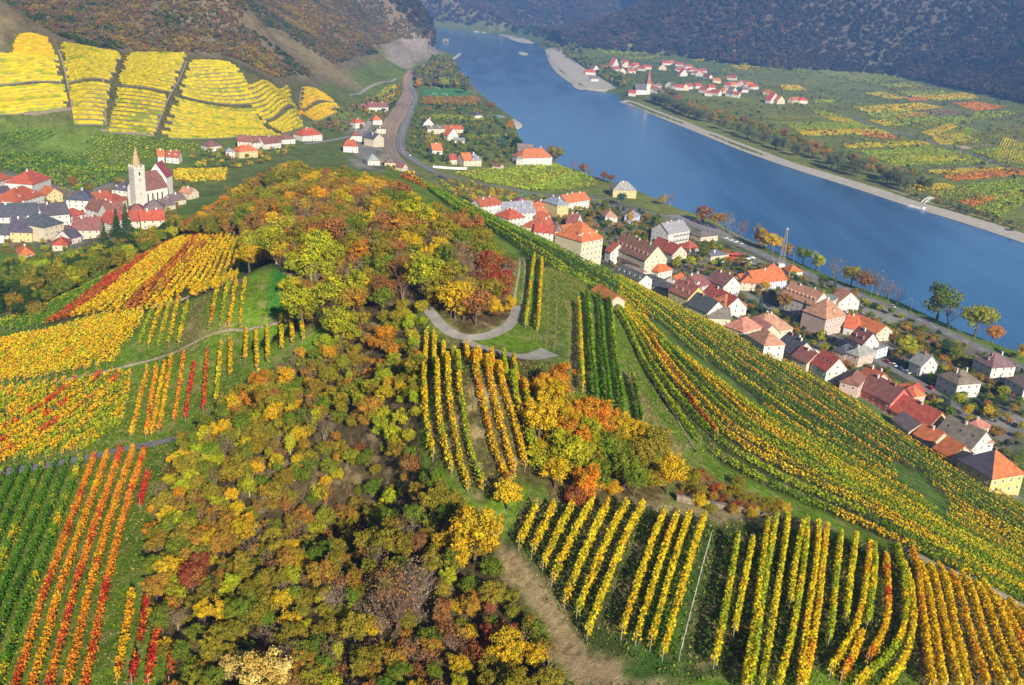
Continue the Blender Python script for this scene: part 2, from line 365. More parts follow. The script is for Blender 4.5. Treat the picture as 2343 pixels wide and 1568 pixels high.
_am = np.clip(_rr.ravel() * .012, .8, 14)[:, None]; XY = XY + (np.stack([fbm(XYt[:, 0] / 5, XYt[:, 1] / 5, 61, 3), fbm(XYt[:, 0] / 5, XYt[:, 1] / 5, 71, 3)], -1) - .44) * 3.0 * _am   # ragged borders of the land cover
gc = np.empty((len(XY), 3)); gc[:] = (.105, .185, .014); dryv = np.full(len(XY), .6)
nzA = fbm(XY[:, 0] / 60, XY[:, 1] / 60, 21); nzB = fbm(XY[:, 0] / 16, XY[:, 1] / 16, 33, 3)
def paint(mask, col, dry=None):
    gc[mask] = col
    if dry is not None: dryv[mask] = dry
far = XY[:, 1] > 640
paint(far & (ZV < 45), (.095, .135, .022), .4)
right_bank = far & (XY[:, 0] > 0.36 * XY[:, 1] - 420) & (XY[:, 1] > 700) & (ZV < 40)
m_ = right_bank; gc[m_] = np.array([.13, .165, .026]) * (.75 + .6 * nzA[m_, None]) + np.array([.04, .02, .01]) * (nzB[m_, None] > .5)
mt = (ZV > 38) & (XY[:, 1] > 800); paint(mt, (.085, .075, .05), .3)
lm = mt & (XY[:, 0] < -0.02 * XY[:, 1]); rock = np.clip((nzB - .42) * 6, 0, 1)[:, None]
gc[lm] = (np.array([.125, .10, .048]) * (1 - rock) + np.array([.23, .18, .12]) * rock)[lm]
spur = castp([(880,100),(925,60),(960,50),(1000,85),(1015,112),(1000,135),(960,140),(900,150)])[:, :2]
sp = pip(XY, spur); gc[sp] = (np.array([.26, .22, .18]) * (.7 + .7 * nzB[:, None]))[sp]
tan1 = pip(XY, zone([(560,30),(610,60),(700,110),(790,165),(830,200),(790,205),(700,160),(600,90),(545,50)])); gc[tan1] = (np.array([.18, .145, .07]) * (.75 + .5 * nzB[:, None]))[tan1]; dryv[tan1] = .2
paint(pip(XY, zone([(0,85),(60,75),(130,98),(290,120),(430,125),(560,150),(640,185),(700,180),(785,240),(700,268),(650,300),(640,322),(480,320),(350,312),(240,300),(165,285),(0,268)])), (.085, .085, .028), .3)
paint(pip(XY, zone([(0,268),(165,285),(350,312),(470,320),(400,400),(280,450),(0,450)])), (.10, .16, .018), .3)
paint(pip(XY, zone([(380,385),(520,385),(520,415),(440,420),(395,415)])), (.22, .21, .02), .1)
for w_, c_ in ((WOOD_TOP, (.085, .060, .030)), (WOOD_LOW, (.075, .058, .028)), (WOOD_ORANGE, (.10, .08, .03)), (SCRUB, (.15, .115, .05)), (WOOD_VILLAGE, (.06, .065, .025))):
    paint(pip(XY, zone(w_)), c_, .8)
town = pip(XY, zone([(1120,470),(1350,445),(1540,500),(1790,612),(2050,705),(2342,840),(2342,1150),(2100,1000),(1860,850),(1560,700),(1300,570)]))
gc[town] = np.where(nzB[town, None] > .46, (.055, .085, .025), (.17, .155, .13)); dryv[town] = .25
villg = pip(XY, zone([(0,560),(0,380),(140,380),(280,420),(400,420),(400,500),(330,540),(150,580)])); gc[villg] = np.where(nzB[villg, None] > .5, (.06, .09, .025), (.20, .18, .15))
stn = pip(XY, zone([(800,290),(870,290),(890,350),(860,400),(800,360)])); gc[stn] = np.where(nzB[stn, None] > .52, (.07, .10, .03), (.24, .22, .19))
# tracks of dry grass and bare soil on the hill, and shadow-darkened vineyard floors
for pts, c_, d_ in (
    ([(1150,1230),(1175,1240),(1260,1390),(1340,1480),(1500,1540),(1560,1568),(1420,1600),(1300,1568),(1230,1440),(1140,1300)], (.30, .225, .12), .9),
    ([(1430,1150),(1560,1155),(1760,1185),(1900,1205),(1890,1225),(1740,1212),(1560,1190),(1440,1175)], (.30, .25, .13), .9),
    ([(2050,1262),(2150,1300),(2342,1385),(2342,1405),(2140,1320),(2040,1275)], (.30, .24, .14), .9),
    ([(1420,840),(1450,870),(1520,980),(1580,1050),(1560,1060),(1490,960),(1440,900)], (.24, .19, .09), .9),
    ([(1255,620),(1330,655),(1345,690),(1300,700),(1290,850),(1255,860),(1245,700)], (.085, .135, .028), .5),
    ([(1300,690),(1318,690),(1322,900),(1300,900)], (.22, .20, .07), .8),
    ([(440,690),(480,670),(475,740),(545,760),(430,800),(420,760)], (.19, .16, .06), .9),
    ([(615,620),(650,618),(668,700),(640,735),(612,725)], (.03, .15, .02), .0),
    ([(1180,1150),(1620,1190),(1640,1250),(1560,1530),(1340,1490),(1160,1230)], (.060, .082, .022), .5),  # golden block floor, row shadows put into its dark colour
    ([(1620,1200),(2080,1270),(2342,1400),(2342,1568),(1560,1568)], (.058, .080, .022), .6),  # curving block floor, darkened for the shadow between its rows
    ([(960,770),(1250,830),(1230,1110),(1100,1150),(990,1060)], (.085, .075, .030), .9),
    ([(1412,640),(1560,712),(1860,868),(2120,1038),(2420,1230),(2420,1440),(2200,1318),(1920,1188),(1645,1060),(1513,908),(1412,718)], (.045, .062, .014), .5),  # long slope floor, dark colour stands for shadow in the row gaps
    ([(985,432),(1120,500),(1270,568),(1410,634),(1410,700),(1265,622),(1150,552)], (.045, .07, .014), .3),
    ([(1475,728),(1500,735),(1545,778),(1605,825),(1670,868),(1745,928),(1735,940),(1660,885),(1590,838),(1530,795)], (.09, .165, .016), .5),
    ([(2040,1060),(2100,1080),(2170,1150),(2160,1190),(2110,1150),(2060,1110)], (.08, .16, .016), .6),
    ([(110,744),(230,655),(392,556),(562,553),(548,600),(528,652),(395,700),(300,735)], (.075, .085, .02), .5),
    ([(2075,1270),(2342,1400),(2342,1568),(2100,1568)], (.15, .115, .055), .9),
    ([(1505,1240),(1625,1240),(1560,1568),(1430,1568)], (.06, .125, .022), .3)):
    paint(pip(XY, zone(pts)), c_, d_)
g3 = gc.reshape(NA, NR, 3)
for _ in range(2):
    g3[1:-1] = (g3[:-2] + 2 * g3[1:-1] + g3[2:]) / 4; g3[:, 1:-1] = (g3[:, :-2] + 2 * g3[:, 1:-1] + g3[:, 2:]) / 4
XY = XYt
ia, ir = np.meshgrid(np.arange(NA - 1), np.arange(NR - 1), indexing='ij'); b0 = (ia * NR + ir).ravel()
faces = np.stack([b0, b0 + 1, b0 + NR + 1, b0 + NR], -1)[:, ::-1]
me = fastmesh('ground', np.column_stack([XY, ZV]), faces, [M['ground']], True); vcol(me, 'gcol', gc); vfl(me, 'dry', dryv)
# face up
ground = tag(link('ground', me), kind='structure')
wm = MB(); wm.face([(-6000, 300, 0), (6000, 300, 0), (6000, 9000, 0), (-6000, 9000, 0)]); tag(wm.obj('river_water', M['water']), kind='structure')

def ribbon(name, pts, width, mat, lift=.06, px=True, ds=2.0, kind='structure', sm=2, parent=None, prof=None):
    """a strip laid along the ground"""
    p = castp(pts)[:, :2] if px else np.asarray(pts, float)[:, :2]
    p = smooth(p, sm); p, L = resample(p, ds); d = np.gradient(p, axis=0); d /= np.maximum(1e-6, np.hypot(d[:, 0], d[:, 1]))[:, None]
    nrm = np.stack([-d[:, 1], d[:, 0]], -1); W = np.asarray(width if hasattr(width, '__len__') else [width] * 2, float)
    W = np.interp(np.linspace(0, 1, len(p)), np.linspace(0, 1, len(W)), W); cols = 5; vs = []
    for j in range(cols):
        q = p + nrm * ((j / (cols - 1) - .5) * W)[:, None]; vs.append(np.column_stack([q, hz(q[:, 0], q[:, 1]) + lift]))
    zc = np.max([v[:, 2] for v in vs], 0) if prof == 'flat' else None
    if zc is not None:
        for v in vs: v[:, 2] = zc
    V_ = np.stack(vs, 1).reshape(-1, 3); n = len(p); i, j = np.meshgrid(np.arange(n - 1), np.arange(cols - 1), indexing='ij'); b = (i * cols + j).ravel()
    o = link(name, fastmesh(name, V_, np.stack([b, b + 1, b + cols + 1, b + cols], -1)[:, ::-1], [mat], True), parent)
    if kind: o['kind'] = kind
    return o, p
def patch(name, pts, mat, lift=.1, px=True, ds=6.0, z=None):
    """a flat-topped sheet over an outline"""
    p = (on_water(pts) if z is not None else castp(pts)[:, :2]) if px else np.asarray(pts, float)
    p = smooth(np.vstack([p, p[:1]]), 2)[:-1]
    bm = bmesh.new(); vs = [bm.verts.new((a, b, 0)) for a, b in p]; bm.faces.new(vs)
    bmesh.ops.triangulate(bm, faces=bm.faces[:])
    for _ in range(3):
        es = [e for e in bm.edges if e.calc_length() > ds]
        if not es: break
        bmesh.ops.subdivide_edges(bm, edges=es, cuts=1); bmesh.ops.triangulate(bm, faces=bm.faces[:])
    co = np.array([v.co[:] for v in bm.verts]); zz = (hz(co[:, 0], co[:, 1]) + lift) if z is None else np.maximum(hz(co[:, 0], co[:, 1]) + .5, z)
    for v, q in zip(bm.verts, zz): v.co.z = q
    bmesh.ops.recalc_face_normals(bm, faces=bm.faces[:])
    me = bpy.data.meshes.new(name); bm.to_mesh(me); bm.free(); me.materials.append(mat)
    if len(me.polygons) and me.polygons[0].normal.z < 0: me.flip_normals()
    return tag(link(name, me), kind='structure')
# gravel bars and beach
for pts in ([(1246,116),(1276,115),(1316,146),(1368,180),(1418,208),(1385,212),(1338,208),(1294,186),(1260,156)], [(1186,120),(1200,120),(1212,126),(1200,129),(1188,126)],
            [(1308,195),(1325,198),(1342,206),(1330,208),(1315,203)], [(1160,86),(1195,90),(1228,100),(1205,101),(1175,95)], [(1172,276),(1199,288),(1184,300),(1174,292)], [(1050,122),(1058,124),(1036,140),(1030,138)]):
    patch('gravel_bar', pts, M['gravel'], z=.45)
fb = on_water([(1418,234),(1436,238),(1500,266),(1580,297),(1700,347),(1830,392),(1960,432),(2080,473),(2200,508),(2342,556),(2700,676)])
fbs = smooth(fb, 2); fbs, _ = resample(fbs, 9); dn = np.gradient(fbs, axis=0); dn /= np.hypot(dn[:, 0], dn[:, 1])[:, None]; nn = np.stack([-dn[:, 1], dn[:, 0]], -1)
if nn[0, 0] < 0: nn = -nn
wdt = 10 + 9 * fbm(np.arange(len(fbs)) / 9.0, np.zeros(len(fbs)), 4); vv = np.vstack([np.column_stack([fbs - nn * 2, np.full(len(fbs), .25)]), np.column_stack([fbs + nn * wdt[:, None], np.full(len(fbs), 3.6)])])
n_ = len(fbs); i_ = np.arange(n_ - 1); tag(link('gravel_beach', fastmesh('gravel_beach', vv, np.stack([i_, i_ + 1, i_ + n_ + 1, i_ + n_], -1), [M['gravel']])), kind='structure')
ribbon('gravel_beach', [(985,64),(1060,70),(1130,80),(1180,86)], 14, M['gravel'], .8)
# roads
ROAD = [(985,150),(962,165),(938,176),(936,190),(948,208),(950,225),(938,255),(926,285),(916,318),(916,345),(946,367),(974,383),(1000,397),(1032,405),(1069,413),(1104,422),(1157,431),(1210,442),(1257,447)]
ROAD2 = [(1257,447),(1349,452),(1373,465),(1420,477),(1470,484),(1545,500),(1630,534),(1683,556),(1737,578),(1789,603),(1846,627),(1919,654),(1970,680),(2043,706),(2120,740),(2200,778),(2342,845),(2480,910)]
_, road_line = ribbon('road', ROAD, 9.0, M['asphalt'], .10); _, road2_line = ribbon('road', ROAD2, [7, 8, 11, 11, 9], M['asphalt'], .12)
ribbon('quay_pavement', [(1540,492),(1600,512),(1660,532),(1730,560)], [26, 20, 16, 8], M['concrete'], .07)
ribbon('parking_ground', [(1700,590),(1740,604),(1775,617)], [14, 16, 12], M['concrete'], .075)
patch('car_park', [(1940,708),(1985,688),(2035,705),(2075,725),(2050,745),(1990,735),(1955,725)], M['concrete'], .09)
_, street_line = ribbon('street', [(1600,640),(1682,662),(1737,690),(1853,748),(1928,783),(2007,826),(2096,873),(2150,910),(2215,955),(2280,985)], 6.5, M['asphalt'], .11)
ribbon('street', [(2205,985),(2260,975),(2342,958)], 9, M['concrete'], .10)
ribbon('street', [(2245,1010),(2300,990),(2342,985)], 8, M['asphalt'], .09)
ribbon('station_street', [(700,330),(790,318),(830,300),(850,275),(870,262)], 7, M['concrete'], .1)
ribbon('station_street', [(838,300),(846,330),(850,360)], 9, M['asphalt'], .12)
ribbon('footpath', [(800,218),(830,206),(868,192),(905,180)], 4, M['concrete'], .1)
ribbon('village_street', [(255,455),(285,470),(310,478)], 7, M['asphalt'], .1)
for ln, off in ((road_line, 0), (road2_line, 0)):
    for s in range(8, len(ln) - 6, 6):
        ribbon('lane_marking', ln[s:s + 3], .35, M['line'], .17, px=False, ds=1.5, sm=0)
ribbon('country_road', [(1880,250),(1960,275),(2080,310),(2180,340),(2342,395)], 8, M['asphalt'], .2)
ribbon('riverside_track', [(1990,415),(2090,455),(2180,480),(2342,525)], 4, M['gravelroad'], .25)
ribbon('farm_track', [(2110,392),(2200,385),(2280,380)], 4, M['gravelroad'], .2)
# railway: ballast bed, sleepers joined, rails
RAILPX = [(990,147),(955,156),(935,168),(926,182),(934,212),(924,238),(912,260),(897,280),(888,302),(887,330),(899,354),(920,374),(962,403)]
_, rl = ribbon('railway_ballast', RAILPX, [5, 5, 6, 7, 10, 15, 22, 22, 20, 15, 10, 7], M['ballast'], .14)
dr = np.gradient(rl, axis=0); dr /= np.hypot(dr[:, 0], dr[:, 1])[:, None]; nrr = np.stack([-dr[:, 1], dr[:, 0]], -1); tt = np.linspace(0, 1, len(rl))
spread = np.interp(tt, [0, .35, .55, .8, 1], [0, 1.2, 4.0, 3.6, .8])
for k in (-2, -1, 0, 1, 2):
    if abs(k) == 2: a_, b_ = int(len(rl) * .5), int(len(rl) * .86)
    elif abs(k) == 1: a_, b_ = int(len(rl) * .38), len(rl)
    else: a_, b_ = 0, len(rl)
    base = rl + nrr * (spread * k)[:, None]
    o, _ = ribbon('railway_track', base[a_:b_], 2.1, M['concrete'] if k % 2 else M['gravelroad'], .19, px=False, sm=0)
    for s in (-.75, .75): ribbon('rail', (base + nrr * s)[a_:b_], .22, M['rail'], .30, px=False, sm=0, parent=o, kind=None)
# lanes on the hill
ribbon('vineyard_lane', [(-60,1093),(0,1082),(100,1067),(200,1048),(300,1024),(400,1003),(470,980)], 2.9, M['asphalt'], .07)
ribbon('hill_lane', [(960,690),(985,716),(1010,748),(1050,773),(1100,776),(1150,758),(1172,738),(1184,700)], [2.0, 2.1, 2.2, 2.2], M['concrete'], .06)
ribbon('hill_lane', [(1060,780),(1100,796),(1160,812),(1215,820),(1258,806)], [1.8, 2.0, 3.0, 4.4], M['concrete'], .09)
for dx in (-11, 11): ribbon('wheel_track', [(1184 + dx * .9,705),(1189 + dx * .8,660),(1195 + dx * .6,620),(1192 + dx * .4,592)], .55, M['gravelroad'], .07)
for dx in (-9, 10): ribbon('wheel_track', [(1262 + dx,640),(1264 + dx,720),(1258 + dx,800)], .45, M['dirt'], .03)
patch('sports_pitch', [(968,206),(1008,203),(1092,210),(1094,219),(1040,222),(966,222)], M['pitch'], .3)
# ------------------------------------------------------------------ vines
GY=(.68,.42,.012); LY=(.62,.50,.016); YG=(.30,.36,.016); GR=(.085,.20,.010); DG=(.045,.125,.010); OR=(.68,.25,.018); RD=(.56,.045,.022); DR=(.28,.025,.016); BR=(.42,.13,.025); TB=(.42,.30,.08)
pm = MB(); pm.tube([(0,0,-.3),(0,0,2.05)], .042, 5); POST = pm.mesh('post', [M['stake']])
NROW = [0]
def leaves(path, n, size, hmin, hmax, half, cols, rng, patch_len=3.0, noise_seed=0):
    """leaf cards scattered in a hedge along a ground path (n,3)"""
    s = np.concatenate([[0], np.cumsum(np.hypot(*(path[1:, :2] - path[:-1, :2]).T))]); t = rng.random(n) * s[-1]
    c = np.stack([np.interp(t, s, path[:, i]) for i in range(3)], -1)
    d = np.gradient(path[:, :2], axis=0); d /= np.maximum(1e-6, np.hypot(d[:, 0], d[:, 1]))[:, None]
    nx = np.interp(t, s, -d[:, 1]); ny = np.interp(t, s, d[:, 0])
    lump = .72 + .56 * fbm(t / 1.3, np.full(n, noise_seed * 3.1), noise_seed, 2)
    hh = rng.random(n) ** .7; lat = (rng.random(n) * 2 - 1) * half * lump * (1.1 - .45 * hh)
    z = hmin + hh * (hmax - hmin) * (.62 + .5 * lump)
    c[:, 0] += nx * lat; c[:, 1] += ny * lat; c[:, 2] += z
    nv = rng.normal(size=(n, 3)); nv[:, 2] += 1.0; nv[:, 0] += nx * lat / half * 1.2; nv[:, 1] += ny * lat / half * 1.2; nv /= np.linalg.norm(nv, axis=1)[:, None]
    a = np.cross(nv, rng.normal(size=(n, 3))); a /= np.linalg.norm(a, axis=1)[:, None]; b = np.cross(nv, a)
    sz = size * (.6 + .8 * rng.random(n))[:, None] * .5; b = b * .8
    V_ = np.stack([c - a * sz - b * sz * .4, c + b * sz * -1.0 + a * sz * .3, c + a * sz, c + b * sz], 1).reshape(-1, 3)
    pn = fbm(t / patch_len, np.full(n, noise_seed * 1.7 + 5), noise_seed + 50, 3) + rng.normal(size=n) * .05
    c1, c2, c3 = [np.array(x) for x in cols]
    w3 = np.clip((pn - .60) * 14, 0, 1)[:, None]; w2 = np.clip((pn - .44) * 10, 0, 1)[:, None]
    col = (c1 * (1 - w2) + c2 * w2) * (1 - w3) + c3 * w3
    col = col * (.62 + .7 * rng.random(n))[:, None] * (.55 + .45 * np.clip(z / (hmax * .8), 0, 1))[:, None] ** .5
    return V_, np.repeat(col, 4, 0)
def vine_row(path_xy, cols, label, group, name='vine_row', height=1.95, half=.38, gaps=0.0, stakes=True, lod=None, lowest=.45, patch_len=3.0):
    p, L = resample(path_xy, 1.0)
    if L < 3: return None
    z = hz(p[:, 0], p[:, 1]); path = np.column_stack([p[:, :2], z]); NROW[0] += 1; k = NROW[0]; rng = np.random.default_rng(k)
    dist = float(np.mean(np.hypot(path[:, 0], path[:, 1])) ** 2 + np.mean(H - z) ** 2) ** .5
    if lod is None: lod = 0 if dist < 190 else 1 if dist < 300 else 2 if dist < 520 else 3
    per, size = ((54, .33), (28, .43), (12, .62), (3.2, 1.2))[lod]
    o0 = path[0].copy(); path = path - o0
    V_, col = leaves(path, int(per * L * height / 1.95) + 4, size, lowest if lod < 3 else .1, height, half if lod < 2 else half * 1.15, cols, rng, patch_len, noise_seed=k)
    if gaps:
        cen = V_.reshape(-1, 4, 3).mean(1); g = fbm((cen[:, 0] * .9 + cen[:, 1]) / 2.6, np.full(len(cen), k * 2.3), k, 2) > gaps * .62 + .02
        m = np.repeat(g, 4); V_, col = V_[m], col[m]
    me = fastmesh(name, V_, np.arange(len(V_)).reshape(-1, 4), [M['vine']]); vcol(me, 'col', col)
    root = empty(name, tuple(o0)); tag(root, label, 'vine row', group); link('foliage', me, root)
    if stakes and lod < 2:
        tm = MB()
        for q in range(2, len(path) - 2, 4):
            tm.tube([path[q] - [0, 0, .2], path[q] + [rng.normal() * .06, rng.normal() * .06, height + .12]], .035, 3, cap=False)
        for q in range(1, len(path) - 1, 1):
            tm.tube([path[q] - [0, 0, .1], path[q] + [rng.normal() * .05, rng.normal() * .05, .7]], .03, 3, 1, cap=False)
        if tm.v: tag(tm.obj('stakes', [M['stake'], M['bark']], root), kind='stuff')
        for e, d in ((0, -1), (-1, 1)):
            q = link('end_post', POST, root, tuple(path[e])); q.scale = (1, 1, (height + .15) / 2.0)
    return root
HUES = [('golden', GY), ('lemon yellow', LY), ('yellow-green', YG), ('green', GR), ('dark green', DG), ('orange', OR), ('red', RD), ('dark red', DR), ('red-brown', BR), ('straw brown', TB)]
def hue(c): return min(HUES, key=lambda h: sum(abs(a - b) for a, b in zip(h[1], c)))[0]
def block(rows, colf, where, side, group, **kw):
    """rows: list of world paths; one object each"""
    n = len(rows); out = []
    for i, r in enumerate(rows):
        cols = colf(i, n)
        out.append(vine_row(r, cols, f'{hue(cols[0])} vine row, {nth(i)} from {side} in {where}', group, **kw))
    return out
def px_rows(rows): return [smooth(castp(r)[:, :2], 2) for r in rows]
def lerp_rows(a, b, n, t0=0.0, t1=1.0):
    A, _ = resample(smooth(castp(a)[:, :2], 2), 1); B, _ = resample(smooth(castp(b)[:, :2], 2), 1)
    q = np.linspace(0, 1, 60); A = np.stack([np.interp(q, np.linspace(0, 1, len(A)), A[:, i]) for i in (0, 1)], -1); B = np.stack([np.interp(q, np.linspace(0, 1, len(B)), B[:, i]) for i in (0, 1)], -1)
    return [A * (1 - t) + B * t for t in np.linspace(t0, t1, n)]
def par_rows(poly, dirpx, spacing, minlen=4.0):
    P = castp(poly)[:, :2]; D = castp(dirpx)[:, :2]; d = D[1] - D[0]; d /= np.hypot(*d); nv = np.array([-d[1], d[0]])
    s = P @ nv; rows = []
    for off in np.arange(s.min() + spacing * .5, s.max(), spacing):
        xs = []
        for i in range(len(P)):
            a, b = P[i], P[(i + 1) % len(P)]; sa, sb = a @ nv - off, b @ nv - off
            if (sa > 0) != (sb > 0): q = a + (b - a) * sa / (sa - sb); xs.append(q @ d)
        xs.sort()
        for x0, x1 in zip(xs[::2], xs[1::2]):
            if x1 - x0 > minlen: rows.append(np.array([d * x0 + nv * off, d * x1 + nv * off]))
    u = [r.mean(0)[0] / r.mean(0)[1] for r in rows]
    return [rows[i] for i in np.argsort(u)]
def split_rows(rows, polys):
    """leave out what lies in the given outlines"""
    Z = [zone(p) for p in polys]; out = []
    for r in rows:
        p, _ = resample(r, 1.0); keep = ~np.any([pip(p, z) for z in Z], 0); st = None
        for i, k in enumerate(list(keep) + [False]):
            if k and st is None: st = i
            if not k and st is not None:
                if i - st > 6: out.append(p[st:i])
                st = None
    return out
rc = random.Random(3)
# lower left field
rowsA = par_rows([(-120,1100),(0,1090),(100,1075),(200,1056),(300,1034),(352,1040),(335,1120),(300,1240),(262,1390),(228,1568),(215,1640),(-120,1640)], [(349,1046),(265,1380)], 2.35, 8)
def colA(i, n):
    j = n - 1 - i
    if j == 0: return (RD, DR, OR)
    if j == 1: return (OR, RD, DR)
    if j in (2, 4): return (OR, GY, RD)
    if j in (3, 5): return (OR, RD, GY)
    return (GR, DG, YG) if j % 3 else (GR, YG, GY)
block(rowsA, colA, 'the grassy field below the lane', 'the left', 'vine rows of the field below the lane', half=.58, gaps=.12)
short = px_rows([[(303,1372),(285,1480),(268,1570)],[(337,1378),(328,1440),(318,1500),(302,1572)],[(367,1420),(354,1490),(340,1575)],[(395,1512),(388,1580)]])
block(short, lambda i, n: [(GY, OR, DR), (RD, DR, OR), (RD, OR, DR), (DR, BR, RD)][i], 'the short set beside the thicket', 'the left', 'short vine rows beside the thicket', half=.55, gaps=.2)
# lower right vineyard
rowsB = px_rows([[(1188,1181),(1165,1220)],[(1225,1173),(1186,1262)],[(1265,1174),(1215,1281)],[(1310,1167),(1240,1312)],[(1354,1166),(1261,1345)],[(1389,1169),(1290,1396)],[(1432,1170),(1317,1423)],[(1468,1173),(1342,1465)],[(1517,1189),(1420,1465)],[(1546,1198),(1453,1479)],[(1574,1195),(1486,1490)],[(1608,1198),(1514,1513)]])
block(rowsB, lambda i, n: (LY, GY, YG), 'the golden block above the dirt track', 'the left', 'vine rows of the golden block', half=.50, height=2.15)
rowsC = px_rows([[(1684,1245),(1660,1390),(1631,1532)],[(1718,1254),(1676,1462)],[(1752,1212),(1730,1380),(1704,1549),(1698,1600)],[(1772,1201),(1750,1330),(1735,1420),(1712,1600)],[(1799,1198),(1782,1320),(1754,1493),(1735,1600)],[(1834,1212),(1810,1326),(1804,1398)],[(1842,1203),(1829,1354),(1807,1479),(1770,1600)],[(1868,1212),(1860,1326),(1846,1409),(1832,1521),(1822,1600)],[(1888,1220),(1877,1312),(1868,1409),(1854,1493),(1832,1600)],[(1920,1237),(1910,1312),(1902,1409),(1891,1487)],[(1955,1242),(1944,1312),(1930,1434)],[(1985,1262),(1977,1340),(1969,1404),(1949,1465),(1896,1554)],[(1995,1265),(1994,1354),(1980,1443)],[(2022,1290),(2027,1382),(2024,1451),(1980,1532)],[(1966,1471),(1950,1515),(1920,1570)],[(2047,1265),(2061,1340),(2069,1409),(2058,1479),(2016,1535),(1950,1590)],[(2061,1304),(2080,1368),(2086,1423),(2077,1501),(2041,1565),(2000,1610)]])
block(rowsC, lambda i, n: (GY, OR, RD) if i in (13, 14) else (YG, LY, GY) if i % 3 == 0 else (LY, GY, OR) if i in (7, 8, 11, 15, 16) else (LY, YG, GY), 'the curving block below the scrub', 'the left', 'vine rows of the curving block', half=.48, height=2.1)
rowsR = px_rows([[(2083,1270),(2100,1370),(2115,1480),(2128,1590)],[(2100,1304),(2125,1400),(2155,1590)],[(2122,1309),(2150,1420),(2190,1590)],[(2141,1306),(2175,1430),(2212,1590)],[(2169,1326),(2205,1430),(2255,1590)],[(2194,1326),(2240,1460),(2292,1590)],[(2225,1348),(2275,1470),(2326,1590)],[(2244,1343),(2290,1440),(2360,1580)],[(2275,1384),(2315,1450),(2380,1570)],[(2303,1387),(2350,1460),(2400,1540)],[(2333,1409),(2390,1490)]])
block(rowsR, lambda i, n: (GY, LY, OR) if i % 4 else (GY, OR, LY), 'the fan at the lower right corner', 'the left', 'vine rows of the corner fan', half=.48)
# middle rows on the crest
rowsD = px_rows([[(975,772),(970,855),(968,933),(978,1010),(990,1056)],[(993,778),(999,881),(1001,959),(1012,1023),(1032,1090)],[(1014,801),(1022,881),(1030,959),(1043,1036),(1070,1130)],[(1037,814),(1045,891),(1058,948),(1066,1010),(1079,1062),(1104,1130)],[(1066,801),(1087,868),(1097,912),(1115,984),(1130,1049),(1162,1120)],[(1094,814),(1115,871),(1130,933),(1149,1005),(1175,1095)],[(1123,816),(1141,881),(1159,933),(1180,997),(1200,1080)],[(1151,819),(1173,907),(1191,959),(1210,1020),(1222,1075)],[(1173,829),(1201,907),(1209,985),(1232,1065)]])
block(rowsD, lambda i, n: (LY, GY, YG) if i < 3 else (YG, GY, LY) if i == 3 else (GY, OR, LY) if i < 7 else (YG, GY, OR), 'the strip below the hill lane', 'the left', 'vine rows below the hill lane', half=.52, height=2.1)
rowsE = px_rows([[(1322,700),(1326,780),(1331,905)],[(1342,680),(1350,780),(1364,938)],[(1368,684),(1380,820),(1396,958)],[(1391,692),(1405,829),(1425,962)],[(1444,871),(1455,920),(1467,985)]])
block(rowsE, lambda i, n: [(GY, YG, LY), (GR, YG, GR), (GR, GR, YG), (GR, YG, TB), (GR, TB, YG)][i], 'the tall green rows beside the grass track', 'the left', 'tall vine rows beside the grass track', half=.36, height=2.4)
rowsP = px_rows([[(1221,600),(1212,670),(1201,752)],[(1238,604),(1234,680),(1229,760)]])
block(rowsP, lambda i, n: (YG, GY, GR) if i == 0 else (GY, YG, OR), 'the pair beside the wheel tracks', 'the left', 'paired vine rows beside the wheel tracks', half=.4, height=2.2)
# river-side slope
UE = [(948,408),(1040,456),(1120,496),(1180,524),(1270,564),(1400,629),(1470,664)]; WE = [(985,440),(1075,498),(1150,549),(1195,585),(1265,620),(1340,656),(1415,700)]
rowsF1 = lerp_rows(UE, WE, 8, .02, .97)
block(rowsF1, lambda i, n: (GR, YG, DG) if i % 3 else (YG, GR, LY), 'the band between town and hilltop wood', 'the town', 'vine rows between town and wood', half=.45, patch_len=10.0)
rowsF0b = px_rows([[(874,374),(905,390),(938,406)],[(880,370),(912,386),(946,402)]])
block(rowsF0b, lambda i, n: (LY, GY, YG), 'the pair by the pyramid roof', 'the wood', 'yellow vine rows by the pyramid roof', half=.5)
rowsF0 = px_rows([[(925,402),(960,418),(1000,437)],[(915,406),(955,424),(992,441)]])
block(rowsF0, lambda i, n: (OR, RD, OR), 'the orange patch above the railway bend', 'the railway', 'orange vine rows above the railway', half=.5)
LL = [(1412,718),(1462,818),(1513,908),(1575,998),(1645,1058),(1780,1128),(1920,1185),(2060,1250),(2200,1315),(2342,1388),(2420,1430)]
UU = [(1415,634),(1480,668),(1560,709),(1700,780),(1860,865),(1990,950),(2120,1035),(2250,1112),(2342,1170),(2420,1220)]
rowsF2 = lerp_rows(LL, UU, 27)
GRASS = [[(1475,728),(1500,735),(1545,778),(1605,825),(1670,868),(1745,928),(1735,940),(1660,885),(1590,838),(1530,795)],
         [(1560,1005),(1600,1020),(1700,1100),(1640,1080)],
         [(2040,1060),(2100,1080),(2170,1150),(2160,1190),(2110,1150),(2060,1110)],
         [(1345,648),(1395,648),(1405,705),(1350,700)]]
rowsF2 = split_rows(rowsF2, GRASS)
def colF(i, n):
    r = rc.random()
    return (GY, YG, LY) if r < .38 else (YG, GR, GY) if r < .72 else (GR, YG, GR) if r < .86 else (LY, GY, YG)
rowsF2.sort(key=lambda r: float(np.mean(r[:, 0]) / np.mean(r[:, 1]) - .002 * np.mean(r[:, 1])))
block(rowsF2, colF, 'the long slope above the town', 'the crest', 'vine rows of the slope above the town', half=.46, gaps=.05, patch_len=14.0)
